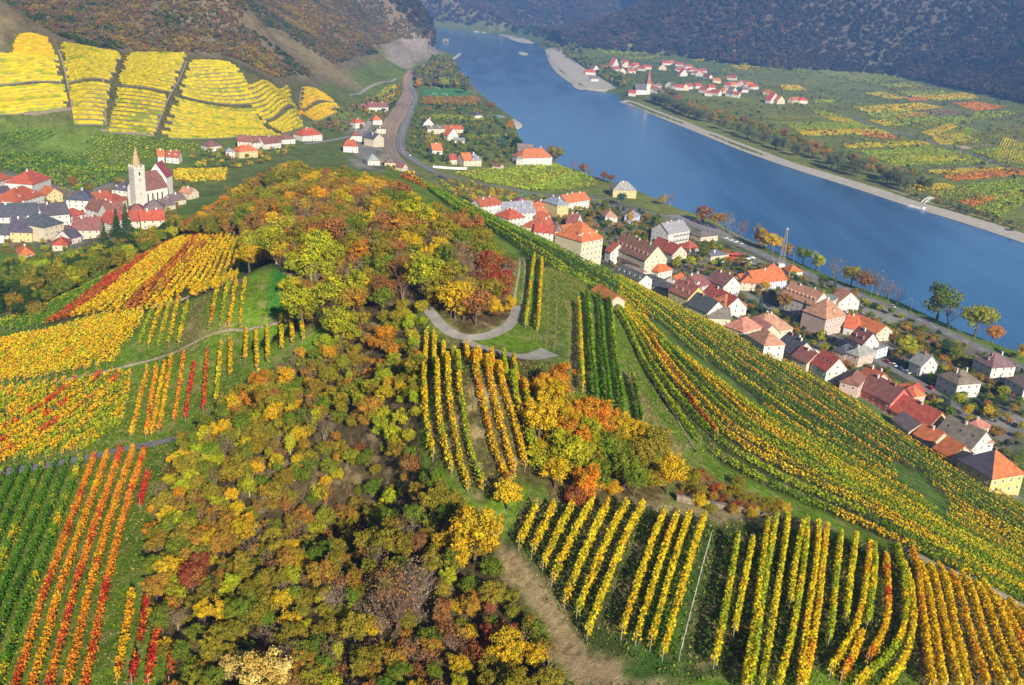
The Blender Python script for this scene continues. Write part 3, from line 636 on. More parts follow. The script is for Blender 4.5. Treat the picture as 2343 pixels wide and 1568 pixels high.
vine_row(smooth(castp([(1475,757),(1517,840),(1550,886),(1602,959),(1640,1005)])[:, :2]), (BR, OR, YG), 'single red-orange vine row running down the green slope above the town', 'vine rows of the slope above the town', half=.4)
# left slope
rowsG = lerp_rows([(104,746),(230,655),(392,556)], [(530,650),(548,600),(562,553)], 25)
rowsG = split_rows(rowsG, [[(395,690),(430,668),(440,690),(380,730)]])
def colG(i, n):
    f = i / n
    return (BR, RD, BR) if f < .16 else (GY, LY, OR) if f < .42 else (BR, OR, GY) if f < .50 else (GY, BR, LY) if f < .62 else (GY, LY, OR) if f < .8 else (GY, YG, OR)
block(rowsG, colG, 'the red and gold field above the village', 'the left', 'vine rows of the red and gold field', half=.36, patch_len=9.0)
rowsH = lerp_rows([(-40,745),(60,720),(200,660),(330,595),(375,572)], [(95,748),(230,650),(388,556)], 9, .05, .93)
block(rowsH, lambda i, n: (GR, YG, GR) if i > 1 else (YG, GY, LY), 'the green staked strip above the village trees', 'the trees', 'staked green vine rows', half=.35, height=1.6, gaps=.3, lod=1)
rowsI = par_rows([(-60,800),(0,786),(116,762),(240,726),(328,716),(326,742),(300,780),(258,838),(155,862),(0,880),(-60,888)], [(0,868),(215,731)], 2.5, 5)
block(rowsI, lambda i, n: (GY, LY, YG) if i % 3 else (LY, GY, OR), 'the diagonal terrace above the stone wall', 'the left', 'vine rows of the diagonal terrace', half=.42, gaps=.06)
rowsJ = px_rows([[(352,712),(336,750),(318,798)],[(372,702),(356,750),(340,800)],[(392,696),(378,745),(362,800)],[(410,692),(398,740),(385,798)],[(430,700),(420,740),(408,795)],[(501,657),(490,705),(480,756)],[(523,655),(513,705),(504,758)],[(541,652),(532,705),(523,758)],[(561,650),(554,700),(549,757)]])
block(rowsJ, lambda i, n: (GY, YG, OR) if i % 2 else (YG, GY, LY), 'the spaced rows on the grass terrace', 'the left', 'spaced vine rows on the grass terrace', half=.48, gaps=.12)
rowsK = par_rows([(-60,905),(0,896),(155,878),(256,856),(300,860),(285,960),(262,1010),(190,1038),(0,1068),(-60,1078)], [(108,1036),(250,938)], 2.6, 6)
block(rowsK, lambda i, n: (GY, RD, OR) if i in (9, 11, 13) else (YG, GY, OR) if i % 2 else (GY, YG, LY), 'the mixed terrace above the lane', 'the left', 'vine rows of the mixed terrace', half=.5, gaps=.22)
rowsL = px_rows([[(339,850),(320,925),(300,1005)],[(359,848),(346,925),(333,1005)],[(378,842),(362,920),(347,1000)],[(393,826),(380,905),(364,992)],[(421,821),(410,900),(398,974)],[(445,842),(434,905),(424,966)],[(474,813),(470,880),(465,946)],[(505,795),(500,860),(494,930)],[(527,790),(526,868)],[(563,763),(561,830)],[(585,768),(588,855)],[(611,757),(613,838)],[(642,734),(645,806)],[(665,737),(669,790)],[(688,735),(692,785)]])
block(rowsL, lambda i, n: (OR, GY, RD) if i in (1, 4) else (RD, BR, OR) if i in (5, 6) else (GY, OR, YG) if i < 7 else (GY, YG, LY), 'the upright rows beside the thicket shadow', 'the left', 'upright vine rows beside the thicket', half=.5, gaps=.15)
# posts of a row without vines
pr = castp([(1624,1238),(1552,1516)])[:, :2]; pp, _ = resample(pr, 2.6); wr = empty('bare_trellis', (pp[0, 0], pp[0, 1], float(hz(*pp[0])))); tag(wr, 'line of white posts with a wire and no vines on the grass', 'trellis')
wm = MB(); prev = None
for q in pp:
    zq = float(hz(*q)); o = link('post', POST, wr, (q[0] - pp[0, 0], q[1] - pp[0, 1], zq - wr.location.z)); o.scale = (1.1, 1.1, .72)
    cur = (q[0] - pp[0, 0], q[1] - pp[0, 1], zq - wr.location.z + 1.35)
    if prev: wm.tube([prev, cur], .018, 3, cap=False)
    prev = cur
wm.obj('wire', M['white'], wr)
# green vineyards behind the village
V1 = par_rows([(195,318),(350,316),(455,330),(440,345),(390,352),(310,375),(275,398),(195,350)], [(215,385),(330,322)], 2.6, 10)
V2 = par_rows([(0,352),(120,348),(195,352),(268,402),(255,425),(180,440),(140,430),(0,382)], [(0,378),(150,340)], 2.8, 10)
V3 = par_rows([(0,300),(100,300),(140,306),(60,330),(0,340)], [(0,328),(120,305)], 3.0, 10)
block(V1, lambda i, n: (YG, GR, LY), 'the striped vineyard behind the church', 'the left', 'vine rows behind the church', half=.8, lod=3, stakes=False, name='far_vine_row')
block(V2, lambda i, n: (GR, YG, YG), 'the green vineyard behind the village roofs', 'the left', 'vine rows behind the village', half=.6, lod=3, stakes=False, name='far_vine_row')
block(V3, lambda i, n: (GR, YG, GR), 'the green slope under the terraces', 'the left', 'vine rows under the terraces', half=.6, lod=3, stakes=False, name='far_vine_row')
# terraced hillside: each terrace carries one thick band of vines above its stone wall
def band(path_xy, cols, label, group, half):
    p, L = resample(path_xy, 3.0)
    if L < 8: return
    z = hz(p[:, 0], p[:, 1]); path = np.column_stack([p, z]); NROW[0] += 1; k = NROW[0]; rng = np.random.default_rng(k); o0 = path[0].copy(); path = path - o0
    d = np.gradient(path[:, :2], axis=0); d /= np.maximum(1e-6, np.hypot(d[:, 0], d[:, 1]))[:, None]; nv = np.stack([-d[:, 1], d[:, 0]], -1); n = len(path)
    prof = [(-1, -.6), (-1.0, 1.2), (-.35, 1.9), (.4, 1.9), (1, 1.1)]; vs = []; cs = []
    nz = fbm(np.arange(n) / 2.2, np.full(n, k * 3.3), k, 3); c1, c2, c3 = [np.array(c) for c in cols]
    for a, b in prof:
        q = path.copy(); q[:, :2] += nv * (a * half * (.85 + .4 * rng.random(n)))[:, None]; q[:, 2] += b * (.75 + .5 * rng.random(n)); vs.append(q)
        w2 = np.clip((nz - .42) * 8, 0, 1)[:, None]; w3 = np.clip((nz - .62) * 12, 0, 1)[:, None]; cs.append(((c1 * (1 - w2) + c2 * w2) * (1 - w3) + c3 * w3) * (.75 + .5 * rng.random(n))[:, None])
    V_ = np.stack(vs, 1).reshape(-1, 3); col = np.stack(cs, 1).reshape(-1, 3); m = len(prof); i, j = np.meshgrid(np.arange(n - 1), np.arange(m - 1), indexing='ij'); b0 = (i * m + j).ravel()
    me = fastmesh('foliage', V_, np.stack([b0, b0 + m, b0 + m + 1, b0 + 1], -1), [M['vine']]); vcol(me, 'col', col)
    root = empty('terrace_vine_row', tuple(o0)); tag(root, label, 'vine row', group); link('foliage', me, root)
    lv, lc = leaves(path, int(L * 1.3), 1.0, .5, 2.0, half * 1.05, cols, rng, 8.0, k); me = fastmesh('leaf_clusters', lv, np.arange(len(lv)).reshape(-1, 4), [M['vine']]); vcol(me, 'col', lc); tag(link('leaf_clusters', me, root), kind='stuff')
    side = -1 if np.mean((path[:, :2] + o0[:2]) * nv, 0).sum() > 0 else 1
    w = path.copy(); w[:, :2] += nv * side * half * 1.25; w[:, 2] = hz(w[:, 0] + o0[0], w[:, 1] + o0[1]) - o0[2]
    top = w.copy(); top[:, 2] += .5 + .3 * rng.random(n); low = w.copy(); low[:, 2] -= .6; low[:, :2] += nv * side * .3; V_ = np.stack([low, top], 1).reshape(-1, 3); b0 = np.arange(n - 1) * 2
    link('terrace_wall', fastmesh('terrace_wall', V_, np.stack([b0, b0 + 2, b0 + 3, b0 + 1], -1), [M['stone']]), root)
def terrace(where, bot, top, n, skip, group, cols):
    rows = lerp_rows(bot, top, n); keep = [r for i, r in enumerate(rows) if i not in skip]; g = np.mean(np.hypot(*(rows[1] - rows[0]).T))
    for i, r in enumerate(keep):
        r = r + np.stack([np.zeros(len(r)), 2.2 * (fbm(r[:, 0] / 40, r[:, 1] / 40 + i * .15, 91, 2) - .4)], -1) * g * .25
        t0 = rc.choice((0, 0, .05)); a = int(len(r) * t0); band(r[a:len(r) - rc.choice((0, 0, 2, 4))], cols(i, n), f'{hue(cols(i, n)[0])} vine terrace, {nth(i)} from the bottom in {where}', group, g * .27)
tc_ = lambda i, n: (LY, LY, YG) if i % 4 else (LY, YG, GY)
terrace('the leftmost block', [(-40,258),(60,258),(160,252)], [(-40,128),(40,128),(132,132)], 20, (9,), 'terraces, leftmost block', tc_)
terrace('the small peak at top left', [(22,126),(70,128),(128,130)], [(42,84),(70,80),(110,90)], 9, (), 'terraces, small peak', lambda i, n: (GY, LY, GY))
terrace('the block left of the grassy gully', [(168,280),(200,282),(236,284)], [(135,102),(210,110),(280,124)], 24, (10,), 'terraces, second block', tc_)
terrace('the middle block', [(246,300),(300,304),(352,308)], [(290,124),(360,122),(425,124)], 26, (11,), 'terraces, middle block', lambda i, n: (LY, YG, YG) if i < 8 else (LY, LY, YG))
terrace('the block below the scrub slope', [(365,312),(480,318),(640,310)], [(432,142),(480,140),(535,148)], 27, (13,), 'terraces, fourth block', tc_)
terrace('the block right of the stone steps', [(640,304),(670,296),(690,288)], [(545,205),(600,196),(660,196)], 14, (5,), 'terraces, fifth block', tc_)
terrace('the last block by the rock foot', [(676,262),(730,266),(775,252)], [(690,205),(720,204),(750,222)], 10, (4,), 'terraces, last block', lambda i, n: (GY, LY, OR))
# ------------------------------------------------------------------ trees
def leaf_mesh(name, C_, N_, size, rnd, rng, mat):
    n = len(C_); a = np.cross(N_, rng.normal(size=(n, 3))); a /= np.linalg.norm(a, axis=1)[:, None]; b = np.cross(N_, a)
    b /= np.linalg.norm(b, axis=1)[:, None]; sz = (size * (.6 + .8 * rng.random(n)) * .5)[:, None]
    V_ = np.stack([C_ - a * sz, C_ - b * sz * .7, C_ + a * sz, C_ + b * sz * .7], 1).reshape(-1, 3)
    me = fastmesh(name, V_, np.arange(n * 4).reshape(-1, 4), [mat]); vfl(me, 'rnd', np.repeat(rnd, 4)); return me
def crown(seed, nclump, nleaf, size, rx, rz, cz, clump=.26, droop=0.0, shell=.55, flat=0.0):
    rng = np.random.default_rng(seed); d = rng.normal(size=(nclump, 3)); d /= np.linalg.norm(d, axis=1)[:, None]
    r = rng.random(nclump) ** (1 / 2.4) * (1 - clump * .7); wob = .8 + .4 * rng.random(nclump)
    cc = d * r[:, None] * wob[:, None] * np.array([rx, rx, rz]); cc[:, 2] += cz; cc[:, 2] = np.maximum(cc[:, 2], cz - rz * .9)
    cr = clump * (rx * .5 + rz * .5) * (.65 + .7 * rng.random(nclump)); tone = rng.random(nclump)
    k = rng.integers(0, nclump, nleaf); e = rng.normal(size=(nleaf, 3)); e[:, 2] += .35; e /= np.linalg.norm(e, axis=1)[:, None]
    P = cc[k] + e * (cr[k] * (shell + (1.05 - shell) * rng.random(nleaf)))[:, None] * np.array([1, 1, .85 - flat])
    P[:, 2] -= droop * rng.random(nleaf) * np.hypot(P[:, 0], P[:, 1]) / rx
    Nn = e + rng.normal(size=(nleaf, 3)) * .5 + (P - [0, 0, cz]) * .6; Nn /= np.linalg.norm(Nn, axis=1)[:, None]
    return P, Nn, size, np.clip(.55 * rng.random(nleaf) + .45 * tone[k], 0, 1), rng
def trunk_mesh(seed, h, rx, rad=.022, mat='bark', limbs=5):
    rng = random.Random(seed); m = MB(); b = [(0, 0, -.04), (rng.uniform(-.01, .01), 0, h * .35), (rng.uniform(-.03, .03), rng.uniform(-.03, .03), h * .75), (rng.uniform(-.04, .04), rng.uniform(-.04, .04), h)]
    m.tube(b, [rad * 1.25, rad, rad * .6, rad * .2], 6)
    for i in range(limbs):
        z = h * rng.uniform(.35, .75); w = rng.uniform(0, 6.28); L = rx * rng.uniform(.5, .85)
        m.tube([(0, 0, z), (math.cos(w) * L * .5, math.sin(w) * L * .5, z + h * .12), (math.cos(w) * L, math.sin(w) * L, z + h * .26)], [rad * .5, rad * .32, rad * .1], 4)
    return m.mesh('trunk', [M[mat]])
def bare_mesh(seed, spread=.5, up=1.0, depth=5):
    rng = random.Random(seed); m = MB()
    def br(p, d, L, r, k):
        q = p + d * L; m.tube([p, (p + q) / 2 + Vector((rng.uniform(-1, 1), rng.uniform(-1, 1), 0)) * L * .06, q], [r, r * .8, r * .55], 4 if k > 3 else 3, cap=False)
        if k == 0: return
        for i in range(rng.choice((2, 3, 3)) if k > 1 else 3):
            e = (d + Vector((rng.gauss(0, spread), rng.gauss(0, spread), rng.gauss(.18 * up, spread * .5)))).normalized()
            br(p + d * L * rng.uniform(.55, 1), e, L * rng.uniform(.6, .82), r * .55, k - 1)
    for i in range(3): br(Vector((0, 0, -.02)), Vector((rng.gauss(0, .18), rng.gauss(0, .18), 1)).normalized(), .27, .016, depth)
    return m.mesh('branches', [M['twig']])
PROTO = {}
def proto(key, trunk, crown_args, branches=None, mat='leaf'):
    cm = leaf_mesh('crown', *crown_args[:2], crown_args[2], crown_args[3], crown_args[4], M[mat]) if crown_args else None
    PROTO[key] = dict(trunk=trunk, crown=cm, branches=branches)
for i, (rx, rz, cz) in enumerate(((.40, .36, .62), (.46, .33, .62), (.36, .40, .58), (.44, .38, .60))):
    proto(f'broad{i}', trunk_mesh(i, .8, rx), crown(10 + i, 60, 4200, .038, rx, rz, cz, .25))
proto('birch', trunk_mesh(31, .9, .2, .014, 'birch_bark', 4), crown(31, 40, 1700, .040, .21, .42, .56, .30, .12))
proto('poplar', trunk_mesh(32, .9, .16, .014), crown(32, 40, 1700, .042, .20, .44, .52, .30))
for i in range(2): proto(f'shrub{i}', trunk_mesh(40 + i, .5, .5, .03, 'bark', 4), crown(40 + i, 34, 2300, .062, .62, .42, .50, .34))
def conifer(seed, n=1700, size=.05):
    rng = np.random.default_rng(seed); z = rng.random(n) ** 1.3; lay = np.floor(z * 12) / 12; w = rng.random(n) * 6.283; f = rng.random(n) ** .6
    r = (1 - lay * .97) * .27 * f * (.8 + .25 * np.sin(w * 5 + lay * 40)); P = np.stack([np.cos(w) * r, np.sin(w) * r, .07 + .92 * (z * .4 + lay * .6) - r * .25], -1)
    N_ = np.stack([np.cos(w) * .5, np.sin(w) * .5, np.ones(n) * .8], -1) + rng.normal(size=(n, 3)) * .4; N_ /= np.linalg.norm(N_, axis=1)[:, None]
    return P, N_, size, rng.random(n), rng
proto('conifer', trunk_mesh(50, .95, .05, .02, 'bark', 0), conifer(50))
for i in range(3): proto(f'bare{i}', None, crown(60 + i, 60, 240, .035, .36, .36, .62, .3), bare_mesh(60 + i, (.42, .5, .34)[i], (1, .8, 1.4)[i], 5))
for i in range(2): proto(f'bareshrub{i}', None, crown(70 + i, 30, 260, .055, .48, .36, .55, .3), bare_mesh(70 + i, .55, .6, 4))
proto('willow', trunk_mesh(80, .75, .4, .028), crown(80, 60, 2600, .040, .46, .42, .56, .26, .22))
for i in range(3): proto(f'lo{i}', None, crown(90 + i, 12, 130, .17, .42, .40, .52, .34))
proto('loshrub', None, crown(95, 9, 80, .24, .62, .42, .42, .36)); proto('locon', None, conifer(96, 110, .16))
COL = {'golden yellow': ((.62,.39,.018), (.52,.39,.022)), 'lemon yellow': ((.44,.42,.022), (.30,.33,.022)), 'pale gold': ((.66,.52,.18), (.55,.38,.08)), 'orange': ((.58,.20,.018), (.50,.29,.025)), 'rust brown': ((.34,.145,.045), (.27,.15,.05)),
       'copper': ((.44,.22,.035), (.31,.22,.03)), 'olive': ((.225,.205,.022), (.32,.25,.028)), 'mid green': ((.12,.19,.018), (.19,.22,.022)), 'dark green': ((.03,.07,.018), (.055,.10,.022)), 'red': ((.28,.06,.03), (.27,.12,.035)), 'grey-brown': ((.22,.155,.10), (.25,.18,.09)), 'grey-green': ((.13,.16,.06), (.17,.18,.07)), 'blue-green': ((.06,.12,.08), (.08,.14,.085))}
def put_tree(key, x, y, h, colour, name, label=None, group=None, z=None, rng=random, wide=1.0, cat=None):
    pz = float(hz(x, y)) if z is None else z
    r = empty(name, (x, y, pz - .1)); r.rotation_euler = (0, 0, rng.uniform(0, 6.28)); r.scale = (h * wide, h * wide, h)
    P = PROTO[key]; c1, c2 = COL[colour]; jit = [rng.uniform(.82, 1.2) for _ in range(2)]
    if P['trunk']: link('trunk', P['trunk'], r)
    if P['branches']: o = link('branches', P['branches'], r); o['tint'] = [v * jit[0] for v in ((.23, .18, .145) if colour == 'grey-brown' else (.24, .16, .12))]
    if P['crown']:
        o = link('crown', P['crown'], r); o['tint'] = [v * jit[0] for v in c1]; o['tint2'] = [v * jit[1] for v in c2]
    if label: tag(r, label, cat or ('shrub' if 'shrub' in name else 'tree'), group)
    return r
# prototypes joined for the masses of trees nobody could count
FOREST = bpy.data.collections.new('forest_kinds'); FKEYS = []
def joined(key):
    P = PROTO[key]; bm = bmesh.new(); mats = []
    me = bpy.data.meshes.new('kind'); objs = []
    for part in ('branches', 'trunk', 'crown'):
        if P[part]: objs.append(P[part])
    o = bpy.data.objects.new('kind_%02d_%s' % (len(FKEYS), key), None if not objs else objs[-1]); FOREST.objects.link(o); FKEYS.append(key); return o
for k_ in ('broad0', 'broad1', 'broad2', 'broad3', 'birch', 'poplar', 'shrub0', 'shrub1', 'conifer', 'bare0', 'bare1', 'bareshrub0', 'bareshrub1', 'lo0', 'lo1', 'lo2', 'loshrub', 'locon'):
    P = PROTO[k_]
    if P['branches']:
        bm = bmesh.new(); bm.from_mesh(P['branches']); n0 = len(bm.faces); bm.from_mesh(P['crown'])
        bm.faces.ensure_lookup_table()
        for f in bm.faces[n0:]: f.material_index = 1
        me = bpy.data.meshes.new('kind'); bm.to_mesh(me); bm.free(); me.materials.append(M['twig2'] if 'twig2' in M else M['twig']); me.materials.append(M['leaf'])
    else: me = P['crown']
    o = bpy.data.objects.new('kind_%02d' % len(FKEYS), me); FOREST.objects.link(o); FKEYS.append(k_)
ng = bpy.data.node_groups.new('scatter', 'GeometryNodeTree')
ng.interface.new_socket('Geometry', in_out='INPUT', socket_type='NodeSocketGeometry'); ng.interface.new_socket('Geometry', in_out='OUTPUT', socket_type='NodeSocketGeometry')
gi = ng.nodes.new('NodeGroupInput'); go = ng.nodes.new('NodeGroupOutput'); ip = ng.nodes.new('GeometryNodeInstanceOnPoints'); ci = ng.nodes.new('GeometryNodeCollectionInfo')
ci.inputs[0].default_value = FOREST; ci.inputs[1].default_value = True; ci.inputs[2].default_value = True
def nat(nm, ty):
    a = ng.nodes.new('GeometryNodeInputNamedAttribute'); a.data_type = ty; a.inputs[0].default_value = nm; return a.outputs[0]
ng.links.new(gi.outputs[0], ip.inputs['Points']); ng.links.new(ci.outputs[0], ip.inputs['Instance']); ip.inputs['Pick Instance'].default_value = True
ng.links.new(nat('idx', 'INT'), ip.inputs['Instance Index']); ng.links.new(nat('rot', 'FLOAT_VECTOR'), ip.inputs['Rotation']); ng.links.new(nat('scl', 'FLOAT_VECTOR'), ip.inputs['Scale']); ng.links.new(ip.outputs[0], go.inputs[0])
def mass(name, label, cat, items):
    """items: list of (x, y, z, key, h, wide, tint, tint2)"""
    n = len(items); me = bpy.data.meshes.new(name); me.vertices.add(n); me.vertices.foreach_set('co', np.array([i[:3] for i in items], np.float32).ravel())
    rng = np.random.default_rng(n)
    a = me.attributes.new('idx', 'INT', 'POINT'); a.data.foreach_set('value', np.array([FKEYS.index(i[3]) for i in items], np.int32))
    a = me.attributes.new('rot', 'FLOAT_VECTOR', 'POINT'); rr = np.zeros((n, 3), np.float32); rr[:, 2] = rng.random(n) * 6.28; a.data.foreach_set('vector', rr.ravel())
    a = me.attributes.new('scl', 'FLOAT_VECTOR', 'POINT'); a.data.foreach_set('vector', np.array([(i[4] * i[5], i[4] * i[5], i[4]) for i in items], np.float32).ravel())
    for q, k in (('tint', 6), ('tint2', 7)):
        a = me.attributes.new(q, 'FLOAT_COLOR', 'POINT'); a.data.foreach_set('color', np.array([(*i[k], 1) for i in items], np.float32).ravel())
    o = link(name, me); md = o.modifiers.new('scatter', 'NODES'); md.node_group = ng; return tag(o, label, cat, kind='stuff')
def poisson(poly, spacing, rng):
    P = zone(poly); mn, mx = P.min(0), P.max(0); gx = np.arange(mn[0], mx[0], spacing); gy = np.arange(mn[1], mx[1], spacing); X, Y = np.meshgrid(gx, gy)
    X = X + (np.arange(X.shape[0]) % 2)[:, None] * spacing * .5; p = np.stack([X.ravel(), Y.ravel()], -1) + (rng.random((X.size, 2)) - .5) * spacing * .85
    return p[pip(p, P)]
HINT = [(520,490,'orange',45),(470,470,'rust brown',40),(560,470,'olive',35),(640,410,'grey-brown',40),(760,400,'olive',40),(800,420,'rust brown',45),(700,450,'golden yellow',35),(830,460,'golden yellow',35),(880,480,'grey-brown',45),(945,530,'lemon yellow',28),(1000,480,'copper',40),(1060,500,'golden yellow',35),(1100,560,'golden yellow',40),(630,590,'lemon yellow',40),(700,650,'lemon yellow',45),(740,620,'lemon yellow',40),(805,640,'orange',22),(650,550,'rust brown',35),(560,590,'lemon yellow',35),(690,730,'lemon yellow',45),(780,760,'lemon yellow',45),(920,620,'dark green',28),(1030,660,'dark green',25),(1135,680,'red',42),(1050,730,'golden yellow',32),(1000,590,'grey-brown',45),(860,680,'rust brown',35),(940,670,'lemon yellow',35),(1165,590,'golden yellow',30),(760,540,'rust brown',50),(860,560,'grey-brown',50),(600,500,'golden yellow',30),(700,520,'grey-brown',35),
        (885,815,'orange',40),(840,920,'lemon yellow',40),(915,780,'lemon yellow',45),(640,850,'grey-brown',40),(590,900,'orange',35),(660,945,'golden yellow',40),(740,985,'grey-brown',38),(830,945,'copper',45),(870,975,'lemon yellow',30),(935,945,'lemon yellow',40),(430,1110,'lemon yellow',40),(370,1180,'orange',35),(500,1250,'copper',45),(800,1200,'rust brown',45),(560,1420,'olive',60),(700,1400,'golden yellow',40),(640,1440,'golden yellow',40),(770,1310,'copper',45),(900,1400,'grey-brown',55),(960,1380,'grey-brown',50),(1120,1480,'red',35),(600,1590,'pale gold',60),(1160,1150,'golden yellow',35),(820,1030,'red',18),(450,1330,'red',20),(1000,1500,'rust brown',50),(720,1080,'mid green',40),(820,1130,'mid green',35),(480,1000,'mid green',35),
        (1250,900,'orange',45),(1310,970,'orange',45),(1370,1000,'orange',35),(1420,1010,'golden yellow',45),(1260,990,'golden yellow',50),(1300,1060,'lemon yellow',45),(1340,1090,'mid green',35),(1330,1140,'red',25),(1390,1135,'golden yellow',35),(1480,1070,'olive',50),(1430,1100,'mid green',35),(1640,1130,'red',45),(1580,1110,'lemon yellow',35),(1700,1140,'olive',45),(1250,1120,'golden yellow',35),
        (30,700,'dark green',50),(60,650,'mid green',50),(150,640,'olive',50),(300,560,'dark green',35),(250,600,'dark green',40),(180,660,'mid green',40),(350,570,'mid green',30),(400,540,'olive',30)]
HW = castp([(h[0], min(h[1], 1566)) for h in HINT]); HWr = [h[3] * np.hypot(np.hypot(p[0], p[1]), H - p[2]) / FPX for h, p in zip(HINT, HW)]
def pick_colour(x, y, rng, palette):
    best = None
    for h, p, r in zip(HINT, HW, HWr):
        d = math.hypot(x - p[0], (y - p[1]) * .55) / r
        if d < 1.15 and (best is None or d < best[0]): best = (d, h[2])
    if best and rng.random() < .6: return best[1]
    return rng.choice(palette)
SPECIAL = [(1085,1290,'broad1',9.0,'golden yellow','large golden tree at the head of the dirt track'),(1160,1168,'broad0',5.5,'golden yellow','small golden tree above the golden block, beside the strip rows'),(905,1455,'bare2',9.5,'rust brown','tall bare tree with pinkish twigs in the lower thicket'),(950,1400,'bare0',9,'grey-brown','pale forked bare tree beside the pinkish one'),(880,1400,'bare2',8,'rust brown','second pinkish bare tree in the lower thicket'),(610,1610,'broad3',7.5,'pale gold','pale gold treetop at the lower picture edge'),(690,752,'broad1',11,'lemon yellow','broad yellow-green tree beside the small lawn'),(780,790,'broad0',10,'lemon yellow','yellow-green tree left of the lane bend'),(712,660,'birch',13,'lemon yellow','slender yellow birch behind the small lawn'),(632,605,'birch',13,'lemon yellow','slender birch with white stem at the wood edge'),(945,560,'broad2',14,'lemon yellow','tall light green tree on the hilltop'),(742,1010,'bare0',6.5,'grey-brown','grey leafless tree in the middle of the thicket'),(1275,925,'broad0',8.5,'orange','large orange tree at the top of the grove'),(1345,1010,'broad1',8,'orange','orange-leaved tree at the right of the grove'),(525,505,'broad3',12,'orange','big orange tree at the left edge of the hilltop wood'),(600,905,'broad0',6,'orange','bright orange tree beside the upright rows'),(1060,735,'broad2',6,'golden yellow','golden bush inside the lane bend')]
rt = random.Random(11); rtn = np.random.default_rng(11); cand = []
def scatter(poly, spacing, hr, palette, zone_name, shrubby=.3, barefrac=.5):
    for x, y in poisson(poly, spacing, rtn):
        c = pick_colour(x, y, rt, palette); h = rt.uniform(*hr) * rt.uniform(.8, 1.15)
        if c == 'grey-brown' or (c == 'rust brown' and rt.random() < barefrac): key = rt.choice(('bare0', 'bare1')) if h > 4.5 else rt.choice(('bareshrub0', 'bareshrub1'))
        elif c == 'dark green' and rt.random() < .45: key = 'conifer'
        elif rt.random() < shrubby: key = rt.choice(('shrub0', 'shrub1')); h *= .62
        elif c == 'lemon yellow' and rt.random() < .3: key = 'birch'; h *= 1.15
        else: key = 'broad%d' % rt.randrange(4)
        cand.append([x, y, key, h, c, zone_name])
scatter(WOOD_TOP, 3.9, (6, 10.0), ['olive', 'olive', 'rust brown', 'copper', 'olive', 'grey-brown', 'rust brown', 'mid green', 'grey-brown', 'golden yellow'], 'the hilltop wood', .12)
scatter(WOOD_LOW, 2.25, (2.6, 5.2), ['olive', 'olive', 'lemon yellow', 'olive', 'copper', 'olive', 'mid green', 'rust brown', 'grey-brown', 'olive', 'golden yellow', 'mid green'], 'the foreground thicket', .45)
scatter(WOOD_ORANGE, 3.0, (4.5, 7.5), ['golden yellow', 'lemon yellow', 'olive', 'orange', 'mid green'], 'the grove between vineyards', .3)
scatter(SCRUB, 2.6, (1.8, 3.6), ['olive', 'copper', 'red', 'golden yellow', 'rust brown'], 'the scrub patch', .8)
scatter(WOOD_VILLAGE, 5.0, (6, 11), ['olive', 'mid green', 'dark green', 'lemon yellow', 'mid green'], 'the belt above the village', .2)
def seen(x, y, z):
    d = np.array([x, y, z - H]); ct, st = math.cos(PITCH), math.sin(PITCH); dep = d[1] * ct - d[2] * st; up = d[1] * st + d[2] * ct
    a, b = d[0] / dep, up / dep; c, s = math.cos(ROLL), math.sin(ROLL); return 1171 + FPX * (a * c + b * s), 784 - FPX * (-a * s + b * c), dep
for c in cand:
    z = float(hz(c[0], c[1])); u, v, dep = seen(c[0], c[1], z); c += [z, u, v, c[3] / dep * (1 if -30 < u < 2372 and v < 1600 else .3)]
NAMES = {'broad': 'broadleaf_tree', 'birch': 'birch_tree', 'conif': 'conifer_tree', 'shrub': 'leafy_shrub', 'bare0': 'bare_tree', 'bare1': 'bare_tree', 'bares': 'bare_shrub'}
cand.sort(key=lambda c: -c[9]); quota = {'broadleaf_tree': 250, 'birch_tree': 30, 'conifer_tree': 30, 'leafy_shrub': 110, 'bare_tree': 60, 'bare_shrub': 30}; chosen = []; rest = []
for c in cand:
    nm = NAMES[c[2][:5]]
    if quota[nm] > 0: quota[nm] -= 1; chosen.append((nm, c))
    else: rest.append(c)
WORD = {'broadleaf_tree': 'tree', 'birch_tree': 'birch', 'conifer_tree': 'conifer', 'leafy_shrub': 'shrub', 'bare_tree': 'bare tree', 'bare_shrub': 'bare shrub'}
ranks = {}
for nm, c in chosen: ranks.setdefault((nm, c[4], c[5]), []).append(c)
LBL = {}
for (nm, col_, zn), cs in ranks.items():
    cs.sort(key=lambda c: c[7]); hs = sorted(c[8] for c in cs)
    for i, c in enumerate(cs):
        LBL[id(c)] = f'{col_} {WORD[nm]} in {zn}, ' + ('the only one so coloured' if len(cs) == 1 else f'{nth(i)} of that colour from left')
for nm, c in chosen:
    w = rt.uniform(.85, 1.2); put_tree(c[2], c[0], c[1], c[3], c[4], nm, LBL[id(c)], 'trees and shrubs of ' + c[5], c[6], rt, w)
for u_, v_, key_, h_, c_, lab_ in SPECIAL:
    if v_ > 1566: q_ = plane_at(u_, v_, 91.0)
    else: q_ = castp([(u_, v_)])[0]
    put_tree(key_, q_[0], q_[1], h_, c_, 'standout_tree', lab_, 'trees that stand out in the woods', None, rt, 1.05)
def jit(c, r): return [v * r.uniform(.8, 1.25) for v in c]
mass('woodland_undergrowth', 'autumn trees and bushes filling the woods between the single trees', 'woodland', [(c[0], c[1], c[6] - .1, c[2], c[3], rt.uniform(.85, 1.2), jit(COL[c[4]][0], rt), jit(COL[c[4]][1], rt)) for c in rest])
